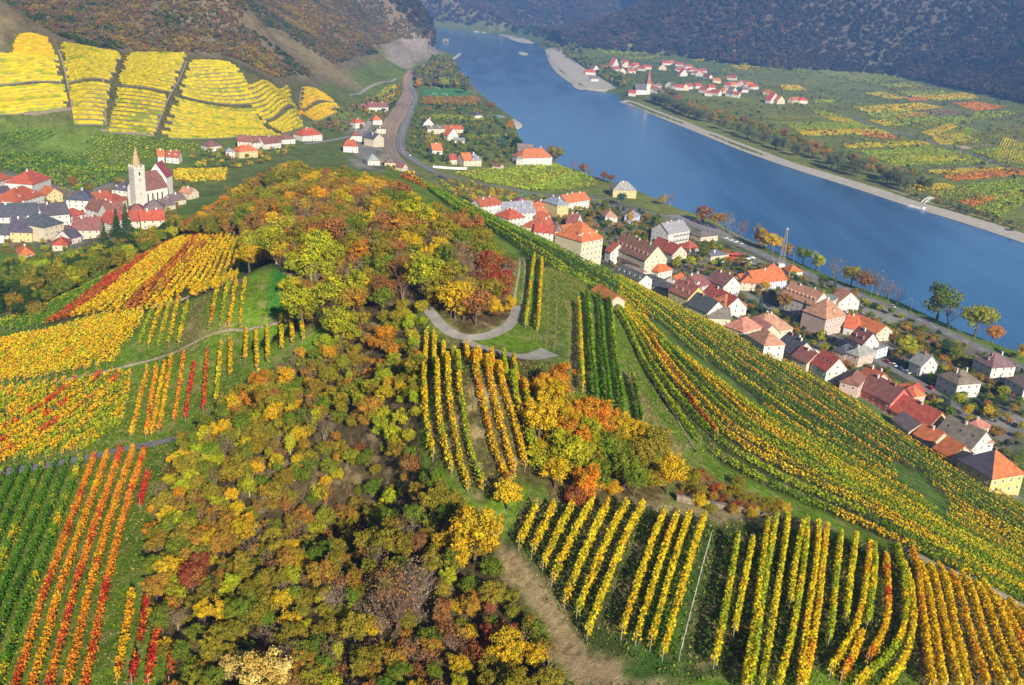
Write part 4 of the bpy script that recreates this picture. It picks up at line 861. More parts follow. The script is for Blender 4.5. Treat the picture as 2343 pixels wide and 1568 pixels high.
# fallen leaves and grass tufts on the near ground
def litter(name, label, cat, polys, per_m2, size, cols, upright, seed, keepout=()):
    rng = np.random.default_rng(seed); A = []
    for poly in polys:
        P = zone(poly); mn, mx = P.min(0), P.max(0); n = int((mx - mn).prod() * per_m2); q = mn + rng.random((n, 2)) * (mx - mn); A.append(q[pip(q, P)])
    q = np.vstack(A)
    for k_ in keepout: q = q[~pip(q, zone(k_))]
    q = q[seg_dist(q, LANE1) > 1.6]; q = q[seg_dist(q, LANE2) > 1.5]; q = q[seg_dist(q, LANE3) > 2.2]
    n = len(q); c = np.column_stack([q, hz(q[:, 0], q[:, 1]) + (.02 if not upright else 0)]); w = rng.random(n) * 6.283; sz = size * (.5 + rng.random(n)); a = np.stack([np.cos(w), np.sin(w), rng.normal(size=n) * .15], -1) * sz[:, None] * .5
    b = np.stack([rng.normal(size=n) * .5, rng.normal(size=n) * .5, np.ones(n)], -1) * (sz * .8)[:, None] if upright else np.stack([-np.sin(w), np.cos(w), rng.normal(size=n) * .2], -1) * sz[:, None] * .4
    V_ = np.stack([c - a, c + a, c + a * .6 + b, c - a * .6 + b], 1).reshape(-1, 3); cc = np.array(cols)[rng.integers(0, len(cols), n)] * (.7 + .6 * rng.random(n))[:, None]
    me = fastmesh(name, V_, np.arange(n * 4).reshape(-1, 4), [M['vine']]); vcol(me, 'col', np.repeat(cc, 4, 0)); tag(link(name, me), label, cat, kind='stuff')
LANE1 = smooth(castp([(-60,1093),(0,1082),(100,1067),(200,1048),(300,1024),(400,1003),(470,980)])[:, :2]); LANE2 = smooth(castp([(960,690),(985,716),(1010,748),(1050,773),(1100,776),(1150,758),(1172,738),(1184,700),(1192,592)])[:, :2]); LANE3 = smooth(castp([(1060,780),(1100,796),(1160,812),(1215,820),(1258,806)])[:, :2])
FLD = [[(-60,1100),(360,1040),(400,1010),(345,1230),(345,1400),(400,1640),(-60,1640)], [(-60,890),(330,840),(560,770),(560,880),(410,1010),(360,1030),(-60,1080)], [(330,720),(560,640),(640,640),(680,740),(560,770),(330,840)], [(960,770),(1100,800),(1260,830),(1330,700),(1345,650),(1250,610),(1200,760),(1420,960),(1210,1100),(1100,1150),(990,1060)], [(1150,1150),(1620,1185),(2050,1255),(2380,1400),(2380,1640),(1300,1640)], [(1400,700),(1480,730),(1640,1050),(1560,1080),(1440,960)]]
litter('grass_tufts', 'grass growing between the vine rows and along the lanes', 'grass', FLD, 5.0, .22, [(.10,.19,.014), (.07,.15,.012), (.16,.20,.02), (.22,.20,.05), (.28,.23,.09)], True, 31, [[(1150,1230),(1175,1240),(1260,1390),(1340,1480),(1500,1540),(1560,1566),(1420,1566),(1300,1566),(1230,1440),(1140,1300)]])
litter('fallen_leaves', 'yellow and brown leaves fallen between the vine rows', 'leaves', [FLD[0], FLD[1], FLD[3]], 2.2, .20, [(.50,.34,.03), (.42,.26,.05), (.30,.17,.05), (.52,.44,.05)], False, 32)
# far slopes
def slopes(name, label, mask, n, hr, pal, keys, seed):
    rng = np.random.default_rng(seed); rr = random.Random(seed); out = []
    r_lo, r_hi, az_lo, az_hi = mask[1]
    while len(out) < n:
        az = rng.uniform(az_lo, az_hi, 8000); r = np.sqrt(rng.uniform(r_lo ** 2, r_hi ** 2, 8000)); x = r * np.sin(az); y = r * np.cos(az); z = hz(x, y)
        ok = mask[0](x, y, z); got = np.nonzero(ok)[0]
        if len(got) == 0: break
        nz = fbm(x / 45, y / 45, seed + 3)
        for i in got:
            p = pal[min(len(pal) - 1, int(max(0, (nz[i] - .25) * 2 + rng.normal() * .22) * len(pal)))]; k = rr.choice(keys); h = rr.uniform(*hr)
            out.append((x[i], y[i], z[i] - .4, 'locon' if p[0] < .045 and rr.random() < .6 else k, h, rr.uniform(.9, 1.35), jit(p, rr), jit(p, rr)))
            if len(out) >= n: break
    return mass(name, label, 'forest', out)
FP = [(.022,.042,.020),(.035,.055,.024),(.055,.055,.030),(.085,.058,.040),(.060,.048,.040),(.050,.062,.024),(.10,.060,.034),(.13,.09,.035)]  # half shade of the right hill is put into these tree colours
slopes('forest_slope', 'dark wooded hillside rising beyond the fields across the river', (lambda x, y, z: (z > 24) & (x > .24 * y) & (y > 1200), (1700, 4300, R(13), R(35))), 32000, (10, 17), FP, ('lo0', 'lo1', 'lo2'), 5)
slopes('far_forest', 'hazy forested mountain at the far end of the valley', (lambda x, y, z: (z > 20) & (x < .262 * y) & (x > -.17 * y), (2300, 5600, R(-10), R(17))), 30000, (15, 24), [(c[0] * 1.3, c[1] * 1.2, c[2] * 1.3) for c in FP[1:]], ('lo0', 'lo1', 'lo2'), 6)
slopes('mountain_scrub', 'bushes and small trees scattered over the rocky left mountainside', (lambda x, y, z: (z > 46) & (z < 190) & (x < -.02 * y) & (y > 900) & (fbm(x / 40, y / 40, 8) > .27) & ~pip(np.stack([x, y], -1), zone([(560,30),(610,60),(700,110),(790,165),(830,200),(790,205),(700,160),(600,90),(545,50)])) & ~pip(np.stack([x, y], -1), zone([(-60,80),(60,72),(130,92),(290,114),(430,120),(560,146),(640,180),(700,176),(790,240),(700,270),(640,330),(-60,330)])), (950, 2600, R(-36), R(-2))), 32000, (3.0, 7.0), [(.05,.08,.02),(.10,.105,.025),(.16,.14,.03),(.17,.12,.06),(.17,.125,.075),(.22,.13,.04),(.14,.13,.035),(.30,.21,.03)], ('lo0', 'lo1', 'loshrub', 'loshrub'), 7)
# ------------------------------------------------------------------ houses
RG = {'t1': (1810, 690), 't2': (2100, 850), 't3': (2450, 800), 't4': (2500, 980), 't5': (2880, 1060), 't6': (3150, 1350), 't7': (3287, 1280), 't8': (3287, 1500),
      'v1': (0, 590), 'v2': (200, 540), 'v3': (760, 420), 's1': (1250, 300), 's2': (1540, 380), 's3': (1480, 180), 'f1': (2230, 160), 'f2': (2560, 200)}
def pv(rg, p):
    if rg == 'V': return p
    x0, y0 = RG[rg]; return ((x0 + p[0] / 2.2855) * .60486, (y0 + p[1] / 2.2855) * .60486)
RO_=(.46,.145,.055); RR_=(.37,.09,.052); RB_=(.22,.095,.075); RP_=(.42,.20,.14); RGy=(.27,.27,.285); RDk=(.085,.085,.10); RBn=(.18,.135,.125)
WW=(.55,.53,.50); WC=(.53,.46,.34); WY=(.55,.43,.18); WP=(.52,.37,.32); WB=(.46,.40,.33); WG=(.48,.48,.48); WR=(.55,.13,.11)
wb = MB(); wb.box(-.58, -.03, -.05, .58, .05, 1.5, 0); wb.face([(-.46, -.045, .07), (.46, -.045, .07), (.46, -.045, 1.38), (-.46, -.045, 1.38)], 1)
wb.box(-.03, -.06, .07, .03, -.046, 1.38, 0); wb.box(-.46, -.06, .85, .46, -.046, .91, 0); wb.box(-.66, -.14, -.12, .66, .02, -.05, 0); WINDOW = wb.mesh('window', [M['white'], M['glass']])
ws = MB(); ws.box(-.5, -.04, 0, .5, .04, 1.3, 1); WINSMALL = ws.mesh('window', [M['white'], M['glass']])
db = MB(); db.box(-.6, -.06, 0, .6, .04, 2.1, 0); db.box(-.72, -.04, 0, -.6, .05, 2.2, 1); db.box(.6, -.04, 0, .72, .05, 2.2, 1); db.box(-.72, -.04, 2.1, .72, .05, 2.25, 1); DOOR = db.mesh('door', [M['wood'], M['white']])
cb = MB(); cb.box(-.4, -.3, -1.6, .4, .3, 1.3, 0); cb.box(-.5, -.4, 1.3, .5, .4, 1.5, 0); CHIM = cb.mesh('chimney', [M['wall']])
kb = MB(); kb.face([(-.45, -.05, .06), (.45, -.05, .06), (.45, 1.05, .06), (-.45, 1.05, .06)], 1); kb.box(-.5, -.1, -.05, .5, 1.1, .05, 0); SKYL = kb.mesh('skylight', [M['metal'], M['glass']])
dm = MB(); dm.face([(-.8, 0, -.3), (.8, 0, -.3), (.8, 0, 1.2), (0, 0, 1.9), (-.8, 0, 1.2)], 0); dm.face([(-.8, 0, -.3), (-.8, 0, 1.2), (-.8, 2.2, 1.2), (-.8, 2.2, -.3)], 0); dm.face([(.8, 0, -.3), (.8, 2.2, -.3), (.8, 2.2, 1.2), (.8, 0, 1.2)], 0)
dm.face([(-1, -.2, 1.0), (0, -.2, 2.0), (0, 2.6, 2.0), (-1, 2.6, 1.0)], 1); dm.face([(1, -.2, 1.0), (1, 2.6, 1.0), (0, 2.6, 2.0), (0, -.2, 2.0)], 1); dm.face([(-.45, -.03, .1), (.45, -.03, .1), (.45, -.03, 1.15), (-.45, -.03, 1.15)], 2); DORMER = dm.mesh('dormer', [M['white'], M['roof'], M['glass']])
FOOT = []   # house footprints
rh_ = random.Random(5)
def house(rg, p1, p2, h, w, roof, pitch, rc_, wc_, label, name='house', cat='house', group=None, win=True, chim=1, dorm=0, sky_=0, end=None, right=True, front=True, detail=True, zg=None, over=.45, hip=1.0):
    a, b = pv(rg, p1), pv(rg, p2); g = 9.0 if zg is None else zg
    if zg is None and roof != 'f': w *= 1.2; pitch += 4
    for _ in range(4):
        P = plane_at(np.array([a[0], b[0]]), np.array([a[1], b[1]]), g + h); c = P[:, :2].mean(0); q = (P[1] - P[0])[:2]; nv = np.array([-q[1], q[0]]); nv /= np.hypot(*nv)
        c2 = c + nv * w / 2
        if zg is None: g = float(np.clip(hz(*c2), 2, 60))
    L = float(np.hypot(*q)); rz = math.atan2(q[1], q[0]); root = empty(name, (P[0, 0], P[0, 1], g), rz); tag(root, label, cat, group)
    d = q / L; FOOT.append((P[0, :2], d, nv, L, w)); tp = math.tan(R(pitch)); o = over
    m = MB(); zb = -3.0
    if roof == 'g':
        rh = w / 2 * tp; m.face([(0,0,zb),(L,0,zb),(L,0,h),(0,0,h)]); m.face([(L,w,zb),(0,w,zb),(0,w,h),(L,w,h)])
        m.face([(L,0,zb),(L,w,zb),(L,w,h),(L,w/2,h+rh),(L,0,h)]); m.face([(0,w,zb),(0,0,zb),(0,0,h),(0,w/2,h+rh),(0,w,h)])
    elif roof == 'x':
        rh = L / 2 * tp; m.face([(L,0,zb),(L,w,zb),(L,w,h),(L,0,h)]); m.face([(0,w,zb),(0,0,zb),(0,0,h),(0,w,h)])
        m.face([(0,0,zb),(L,0,zb),(L,0,h),(L/2,0,h+rh),(0,0,h)]); m.face([(L,w,zb),(0,w,zb),(0,w,h),(L/2,w,h+rh),(L,w,h)])
    else:
        rh = min(w, L) / 2 * tp; m.box(0, 0, zb, L, w, h)
    wo = m.obj('wall', M['wall'], root); wo['tint'] = wc_
    r = MB(); t_ = .28; ends = []
    if roof == 'g':
        dz = o * tp
        for s in (0, 1):
            ye, yr = (-o, w / 2) if s == 0 else (w + o, w / 2); ze, zr = h - dz, h + rh
            A = [(-o, ye, ze), (L + o, ye, ze), (L + o, yr, zr), (-o, yr, zr)]; B = [(x, y, z + t_) for x, y, z in A]
            if s: A, B = A[::-1], B[::-1]
            r.face(B); r.face(A[::-1])
            for k in range(4): r.face([A[k], A[(k + 1) % 4], B[(k + 1) % 4], B[k]])
    elif roof == 'x':
        dz = o * tp
        for s in (0, 1):
            xe, xr = (-o, L / 2) if s == 0 else (L + o, L / 2); ze, zr = h - dz, h + rh
            A = [(xe, w + o, ze), (xe, -o, ze), (xr, -o, zr), (xr, w + o, zr)]; B = [(x, y, z + t_) for x, y, z in A]
            if s: A, B = A[::-1], B[::-1]
            r.face(B); r.face(A[::-1])
            for k in range(4): r.face([A[k], A[(k + 1) % 4], B[(k + 1) % 4], B[k]])
    elif roof == 'f':
        r.box(-.3, -.3, h, L + .3, w + .3, h + .35)
    else:
        o2 = o; x0, x1, y0, y1 = -o2, L + o2, -o2, w + o2; z0 = h - .05; zt = z0 + (min(w, L) / 2 + o2) * tp * (1 if roof == 'h' else .9); e = (min(w, L) / 2 + o2) * hip
        if L >= w: ra, rb = (x0 + e, w / 2, zt), (x1 - e, w / 2, zt)
        else: ra, rb = (L / 2, y0 + e, zt), (L / 2, y1 - e, zt)
        c0, c1, c2_, c3 = (x0, y0, z0), (x1, y0, z0), (x1, y1, z0), (x0, y1, z0)
        if L >= w: fs = [[c0, c1, rb, ra], [c1, c2_, rb], [c2_, c3, ra, rb], [c3, c0, ra]]
        else: fs = [[c0, c1, ra], [c1, c2_, rb, ra], [c2_, c3, rb], [c3, c0, ra, rb]]
        for k, f in enumerate(fs): r.face([p for i_, p in enumerate(f) if i_ == 0 or p != f[i_ - 1]], 1 if (end and k == 1) else 0)
        r.face([c3, c2_, c1, c0]); r.box(x0 + .02, y0 + .02, z0 - .2, x1 - .02, y1 - .02, z0 - .01)
    ro = r.obj('roof', [M['roof'], M['roof_end']] if end else M['roof'], root); ro['tint'] = [c * rh_.uniform(.88, 1.12) for c in rc_]
    if end: ro['tint_end'] = end
    if not detail:
        if win:
            for k in range(max(1, int(L / 4))):
                q_ = link('window', WINSMALL, root, ((k + .5) * L / max(1, int(L / 4)), 0, h * .45))
        return root
    st = max(1, int(round(h / 3.1))); fh = h / st
    if win:
        wmesh = WINDOW
        for f_ in range(st):
            zz = f_ * fh + fh * .30
            if front:
                n = max(1, int(L / 3.3))
                for k in range(n):
                    x = (k + .5) * L / n
                    if f_ == 0 and k == n // 2: link('door', DOOR, root, (x, 0, 0)); continue
                    link('window', wmesh, root, (x, 0, zz))
            n = max(1, int(w / 3.6))
            for k in range(n):
                if right: link('window', wmesh, root, (L, (k + .5) * w / n, zz), R(90))
                if detail == 2 or n < 3: link('window', wmesh, root, (0, (k + .5) * w / n, zz), R(-90))
        if roof == 'g' and right and rh > 3:
            link('window', wmesh, root, (L, w / 2, h + .6), R(90))
        if roof == 'x' and rh > 2.5: link('window', wmesh, root, (L / 2, 0, h + .5))
    for k in range(chim):
        f_ = (k + .5) / chim * .8 + .1
        lx, ly = (f_ * L, w * .5 + (.8 if k % 2 else -.8)) if L >= w or roof == 'g' else (L * .5 - .8, f_ * w)
        if roof == 'h': lx = L * .5 + (f_ - .5) * max(0.5, L - w)
        c_ = link('chimney', CHIM, ro, (lx, ly, h + rh * .92 if roof != 'f' else h + 1)); c_['tint'] = rh_.choice(((.62, .58, .52), (.40, .17, .12), (.7, .68, .64)))
    for k in range(dorm):
        x = (k + .5) * L / dorm; o_ = link('dormer', DORMER, ro, (x, w * .14, h + w * .14 * tp - .1)); o_['tint'] = rc_
    for k in range(sky_):
        x = (k + .5) * L / sky_; o_ = link('skylight', SKYL, ro, (x, w * .22, h + w * .22 * tp + t_)); o_.rotation_euler = (math.atan(tp), 0, 0)
    return root
# second roof colour on a hip end
M['roof_end'] = tinted('roof_tiles_end', .8, .32, .5, 3.5, wave=3.0)
for n_ in M['roof_end'].node_tree.nodes:
    if n_.type == 'ATTRIBUTE': n_.attribute_name = 'tint_end'
TG = 'houses of the town by the river'
T = [
 ('t1',(760,178),(960,150),7,11,'g',32,RO_,WW,'long white house with orange roof beside the through road',dict(chim=3,dorm=0)),
 ('t1',(682,203),(780,192),9.5,14,'h',30,RGy,WY,'tall pale yellow house with grey roof and two red chimneys',dict(chim=2)),
 ('t1',(497,264),(593,252),5.5,9,'h',34,RO_,WW,'white corner house with bright orange hipped roof',dict()),
 ('t1',(392,250),(497,262),5.5,10,'g',34,RO_,WW,'orange-roofed wing between the corner house and the grey roof',dict()),
 ('t1',(160,290),(490,265),5,12,'g',36,RGy,WW,'long building with a pale grey roof and small dormers',dict(chim=3,dorm=5)),
 ('t1',(18,236),(188,214),5,8,'g',34,RR_,WW,'red-roofed house nearest the green sports screen',dict(chim=2)),
 ('t1',(330,182),(440,180),4.5,9,'h',28,RB_,WW,'low dull red roof behind the long grey one',dict(chim=0)),
 ('t1',(520,215),(610,205),4.5,8,'h',30,RO_,WC,'small orange roof left of the yellow house',dict()),
 ('t1',(262,345),(400,325),5,11,'h',32,RR_,WW,'red hipped house at the vineyard foot, first below the grey roof',dict()),
 ('t1',(372,405),(500,425),6,13,'h',32,RR_,WC,'large red hipped roof in the tight cluster below the vines',dict(chim=2)),
 ('t1',(480,330),(580,345),6,10,'g',34,RR_,WC,'red ridge roof at the back of the tight cluster',dict()),
 ('t1',(580,400),(662,386),5.5,9,'g',34,RR_,WW,'small red roof with white end wall in the tight cluster',dict()),
 ('t1',(478,455),(640,470),5.5,9,'g',30,RR_,WW,'red roof with white chimneys right at the vineyard edge',dict(chim=2)),
 ('t1',(755,350),(838,364),4.5,11,'g',38,RB_,WW,'dusky red house with white gable among the garden trees',dict(chim=2)),
 ('t1',(1095,300),(1200,302),5.5,10,'h',36,RP_,WG,'pinkish hipped house shaded by garden trees',dict()),
 ('t1',(1262,290),(1345,305),5.5,10,'h',34,RGy,(.45,.55,.75),'grey-roofed house by the road, walls tinted blue as in shade',dict()),  # blue shade on the walls is put into their colour
 ('t1',(860,388),(950,372),3.5,8,'h',30,RR_,WC,'low red outbuilding behind the dusky red house',dict(chim=0,win=False)),
 ('t1',(885,592),(1068,556),12,16,'h',38,RO_,WC,'large pale palace with broad orange roof and three dormers',dict(chim=1,dorm=3)),
 ('t1',(725,532),(850,575),8,10,'g',30,RB_,WC,'red-brown wing on the vineyard side of the large palace',dict(chim=0)),
 ('t1',(660,432),(760,425),7,10,'h',34,RBn,WC,'grey-brown roofed house above the palace wing',dict()),
 ('t1',(760,460),(850,440),7,9,'g',36,RO_,WW,'orange gabled house tucked behind the palace',dict()),
 ('t2',(487,192),(775,312),12,14,'g',40,RB_,WC,'long cream hotel with two window storeys and a row of dormers',dict(chim=5,dorm=8,name='hotel',cat='hotel')),
 ('t2',(430,225),(478,245),8,10,'g',34,RR_,WW,'narrow white link house between palace and hotel',dict(chim=0)),
 ('t2',(762,372),(890,414),7.5,11,'h',34,RO_,WW,'white house with orange hipped roof at the hotel end',dict()),
 ('t2',(490,392),(690,442),4,10,'h',24,RBn,WB,'low brown-roofed pavilion in front of the hotel',dict(chim=0)),
 ('t2',(500,430),(720,520),4.5,8,'g',28,RDk,WW,'long dark roof with round-arched dormers behind the vines',dict(dorm=5,chim=0)),
 ('t2',(722,450),(850,500),4.5,9,'f',5,RDk,WC,'flat dark roof in the yard below the hotel',dict(chim=0)),
 ('t2',(825,522),(985,578),5,9,'g',20,RDk,WY,'dark shallow roof over a yellowish wall',dict(chim=0)),
 ('t4',(150,207),(300,252),8,13,'k',38,RB_,WW,'white villa with red-brown half-hipped roof and small dormers',dict(chim=2,dorm=4,hip=.6)),
 ('t4',(45,180),(150,205),7.5,9,'x',32,RO_,WW,'white gabled wing on the villa front',dict(chim=0)),
 ('t4',(65,287),(230,357),8,11,'g',36,RB_,WY,'yellow house with red-brown roof and two dormers at the vines',dict(dorm=3)),
 ('t4',(222,402),(395,482),5.5,11,'g',36,RDk,WW,'house with dark slate roof and white gable at the vines',dict(chim=2,sky_=2)),
 ('t4',(400,520),(600,530),4,10,'g',30,RBn,WC,'long brown roof running down beside the vineyard',dict(chim=0)),
 ('t4',(397,177),(540,238),7,11,'g',36,RB_,WW,'white gabled house with brown roof across the inner street',dict(chim=2,sky_=2)),
 ('t4',(330,312),(552,432),7,12,'g',36,RR_,WW,'large red roof set with seven skylights',dict(chim=2,sky_=7)),
 ('t4',(552,432),(738,396),7,11,'h',34,RO_,WY,'yellow wing with hipped orange roof closing the red block',dict(chim=0,sky_=4)),
 ('t4',(818,212),(1088,178),5,13,'g',32,RO_,WW,'inn with long orange roof and blue striped awning',dict(chim=1,name='inn',cat='inn')),
 ('t4',(690,200),(818,212),5,11,'h',32,RO_,WC,'orange-roofed left wing of the inn',dict(chim=0)),
 ('t4',(630,160),(690,178),5,8,'x',40,RO_,WY,'yellow gable front with three dark doors',dict(chim=0)),
 ('t4',(1110,112),(1225,110),4,8,'h',30,RO_,WW,'small pavilion with red pyramid roof beside the river road',dict(chim=0)),
 ('t4',(895,108),(1060,118),4.5,9,'h',32,RO_,WW,'red hipped roof behind the inn',dict()),
 ('t4',(880,642),(1140,598),7,14,'h',34,RP_,WC,'big house with a broad salmon hipped roof and tall chimneys',dict(chim=3)),
 ('t4',(745,560),(880,640),7,8,'g',34,RP_,WC,'salmon wing leading up to the broad hipped roof',dict(chim=0,win=False)),
 ('t4',(742,682),(886,778),6.5,9,'h',34,RP_,WW,'salmon hipped roof touching the vineyard edge',dict(chim=0)),
 ('t4',(542,602),(705,662),6,12,'h',34,RP_,WC,'salmon courtyard house with twin white chimneys',dict(chim=2)),
 ('t5',(120,562),(265,652),6.5,11,'g',36,RDk,WB,'long beige house with black slate roof',dict(chim=3,sky_=3)),
 ('t5',(260,667),(388,728),5.5,9,'g',34,RB_,WC,'narrow brown-roofed house with closely set windows',dict(chim=1)),
 ('t5',(428,717),(560,792),6.8,9.5,'g',40,RR_,WW,'white house with bright red roof and four skylights',dict(chim=0,sky_=4)),
 ('t5',(342,612),(402,642),3.6,7,'g',24,RGy,WW,'small white shed with grey roof behind the brown-roofed house',dict(chim=0,name='shed',cat='shed')),
 ('t5',(730,622),(842,662),6,12,'h',34,RGy,WP,'pink villa with grey hipped roof and veranda',dict(chim=2)),
 ('t5',(612,600),(722,640),5,9,'h',34,RDk,WP,'pink round-cornered annex with dark roof',dict(chim=0)),
 ('t5',(890,562),(1002,602),5,10,'f',5,RGy,(.62,.68,.80),'modern bluish white house with flat grey roof',dict(chim=0)),
 ('t5',(752,497),(872,557),7.5,9,'g',42,RB_,WW,'white villa with curved gable and steep red-brown roof',dict(dorm=2)),
 ('t5',(558,337),(730,302),10,13,'h',42,RP_,WP,'tall pinkish hotel block with steep salmon roof',dict(chim=1,dorm=1)),
 ('t5',(168,118),(440,218),8.5,13,'g',36,RP_,WW,'long white hotel wing with a row of dormers',dict(chim=2,dorm=8)),
 ('t5',(440,150),(600,190),8,13,'f',5,RGy,WW,'flat grey middle block of the hotel with a round terrace',dict(chim=0)),
 ('t5',(590,150),(668,190),7,12,'g',34,RP_,WW,'salmon rear block of the hotel on the river side',dict(chim=0)),
 ('t5',(712,402),(802,422),4.5,12,'g',32,RO_,WW,'low house with orange roof beside the car park',dict(chim=1)),
 ('t5',(802,422),(900,395),4.5,12,'h',32,RO_,WC,'orange hipped roof behind the curved gable villa',dict(chim=1)),
 ('t5',(992,462),(1132,442),5,17,'x',28,RO_,WC,'broad orange gable roof at the edge of the river bank scrub',dict(chim=0)),
 ('t6',(62,217),(218,257),6.5,11,'k',36,RB_,WP,'pink end house with small square windows above the vines',dict(chim=0,hip=.5)),
 ('t6',(222,266),(495,402),5.5,11,'g',38,RB_,WR,'long red-walled house with seven white windows',dict(chim=3,end=None)),
 ('t6',(228,150),(350,222),5,8,'g',36,RO_,WP,'orange-roofed rear wing of the red-walled house',dict(chim=2)),
 ('t6',(560,300),(690,345),5,10,'x',34,RR_,WP,'pink gable with red roof in the garden behind the long house',dict(chim=0)),
 ('t6',(690,347),(800,332),4.5,10,'h',34,RO_,WP,'small house with orange hipped roof next to the inner street',dict(chim=0)),
 ('t6',(500,457),(820,612),5.5,11.5,'g',36,RR_,WY,'long house with plain red roof and three triangular vents',dict(chim=1,front=False)),
 ('t6',(515,547),(655,647),4.5,8,'g',30,RBn,WB,'weathered grey-brown lean roof below the red one',dict(chim=0,win=False)),
 ('t6',(700,672),(862,752),4.5,9,'g',30,RO_,WC,'orange roof with a brick parapet at the vineyard edge',dict(chim=1,win=False)),
 ('t6',(868,802),(1010,882),4.5,10,'g',30,RO_,WC,'lowest orange roof before the dark hipped house',dict(chim=0,win=False)),
 ('t8',(575,302),(890,442),6.5,12,'g',34,RBn,WW,'long house with dark brown roof over a blue window band',dict(chim=1,sky_=3)),
 ('t8',(770,547),(1060,717),7,13,'h',36,RDk,WY,'hipped house, slate on one side and orange tiles on its end',dict(chim=1,end=list(RO_))),
 ('t8',(935,400),(1078,398),6.5,10,'h',32,RP_,WW,'white house with salmon hipped roof behind the brown roof',dict(chim=1)),
 ('t8',(800,250),(950,305),5.5,9,'h',32,RP_,WC,'salmon roof beside the side street',dict(chim=1)),
 ('t7',(595,312),(765,402),7,11.5,'h',30,RBn,WW,'white house with grey-brown pyramid roof and red shutters',dict(chim=2,sky_=2)),
 ('t7',(905,175),(1062,255),8,12,'h',32,RBn,WW,'large white house with broken grey roofs by the river road',dict(chim=2,dorm=1)),
 ('t7',(1182,342),(1340,432),6,12,'h',30,RBn,WG,'shaded house with dark hipped roof at the picture edge',dict(chim=1)),
 ('t7',(352,195),(450,242),6,9,'g',38,RGy,WG,'small grey-roofed house half hidden in garden trees',dict(chim=1)),
 ('t3',(180,194),(362,164),10,13,'g',32,RGy,WW,'white apartment house with grey roof and balconies',dict(chim=3,detail=2)),
 ('t3',(25,292),(215,372),5.5,10,'g',38,RR_,WC,'red-roofed house with a curved yellow gable below the apartments',dict(chim=1,sky_=1)),
 ('t3',(260,297),(355,327),6,9,'h',34,RR_,WC,'cream house with red hipped roof next to the apartments',dict(chim=1)),
 ('t3',(362,190),(458,222),4,15,'h',18,RBn,WC,'flat brown-roofed shop beside the river road',dict(chim=0)),
 ('t3',(545,392),(700,375),4,13,'f',5,RGy,WC,'flat grey-roofed restaurant by the car park',dict(chim=1)),
 ('V',(1403,434),(1456,437),7,12,'h',36,RGy,WY,'yellow villa with grey roof standing on the river bank',dict(chim=2)),
]
for t_ in T:
    kw = dict(t_[10]); kw.setdefault('name', 'house'); kw.setdefault('cat', 'house'); house(*t_[:10], group=TG, **kw)
VG = 'houses of the village around the church'
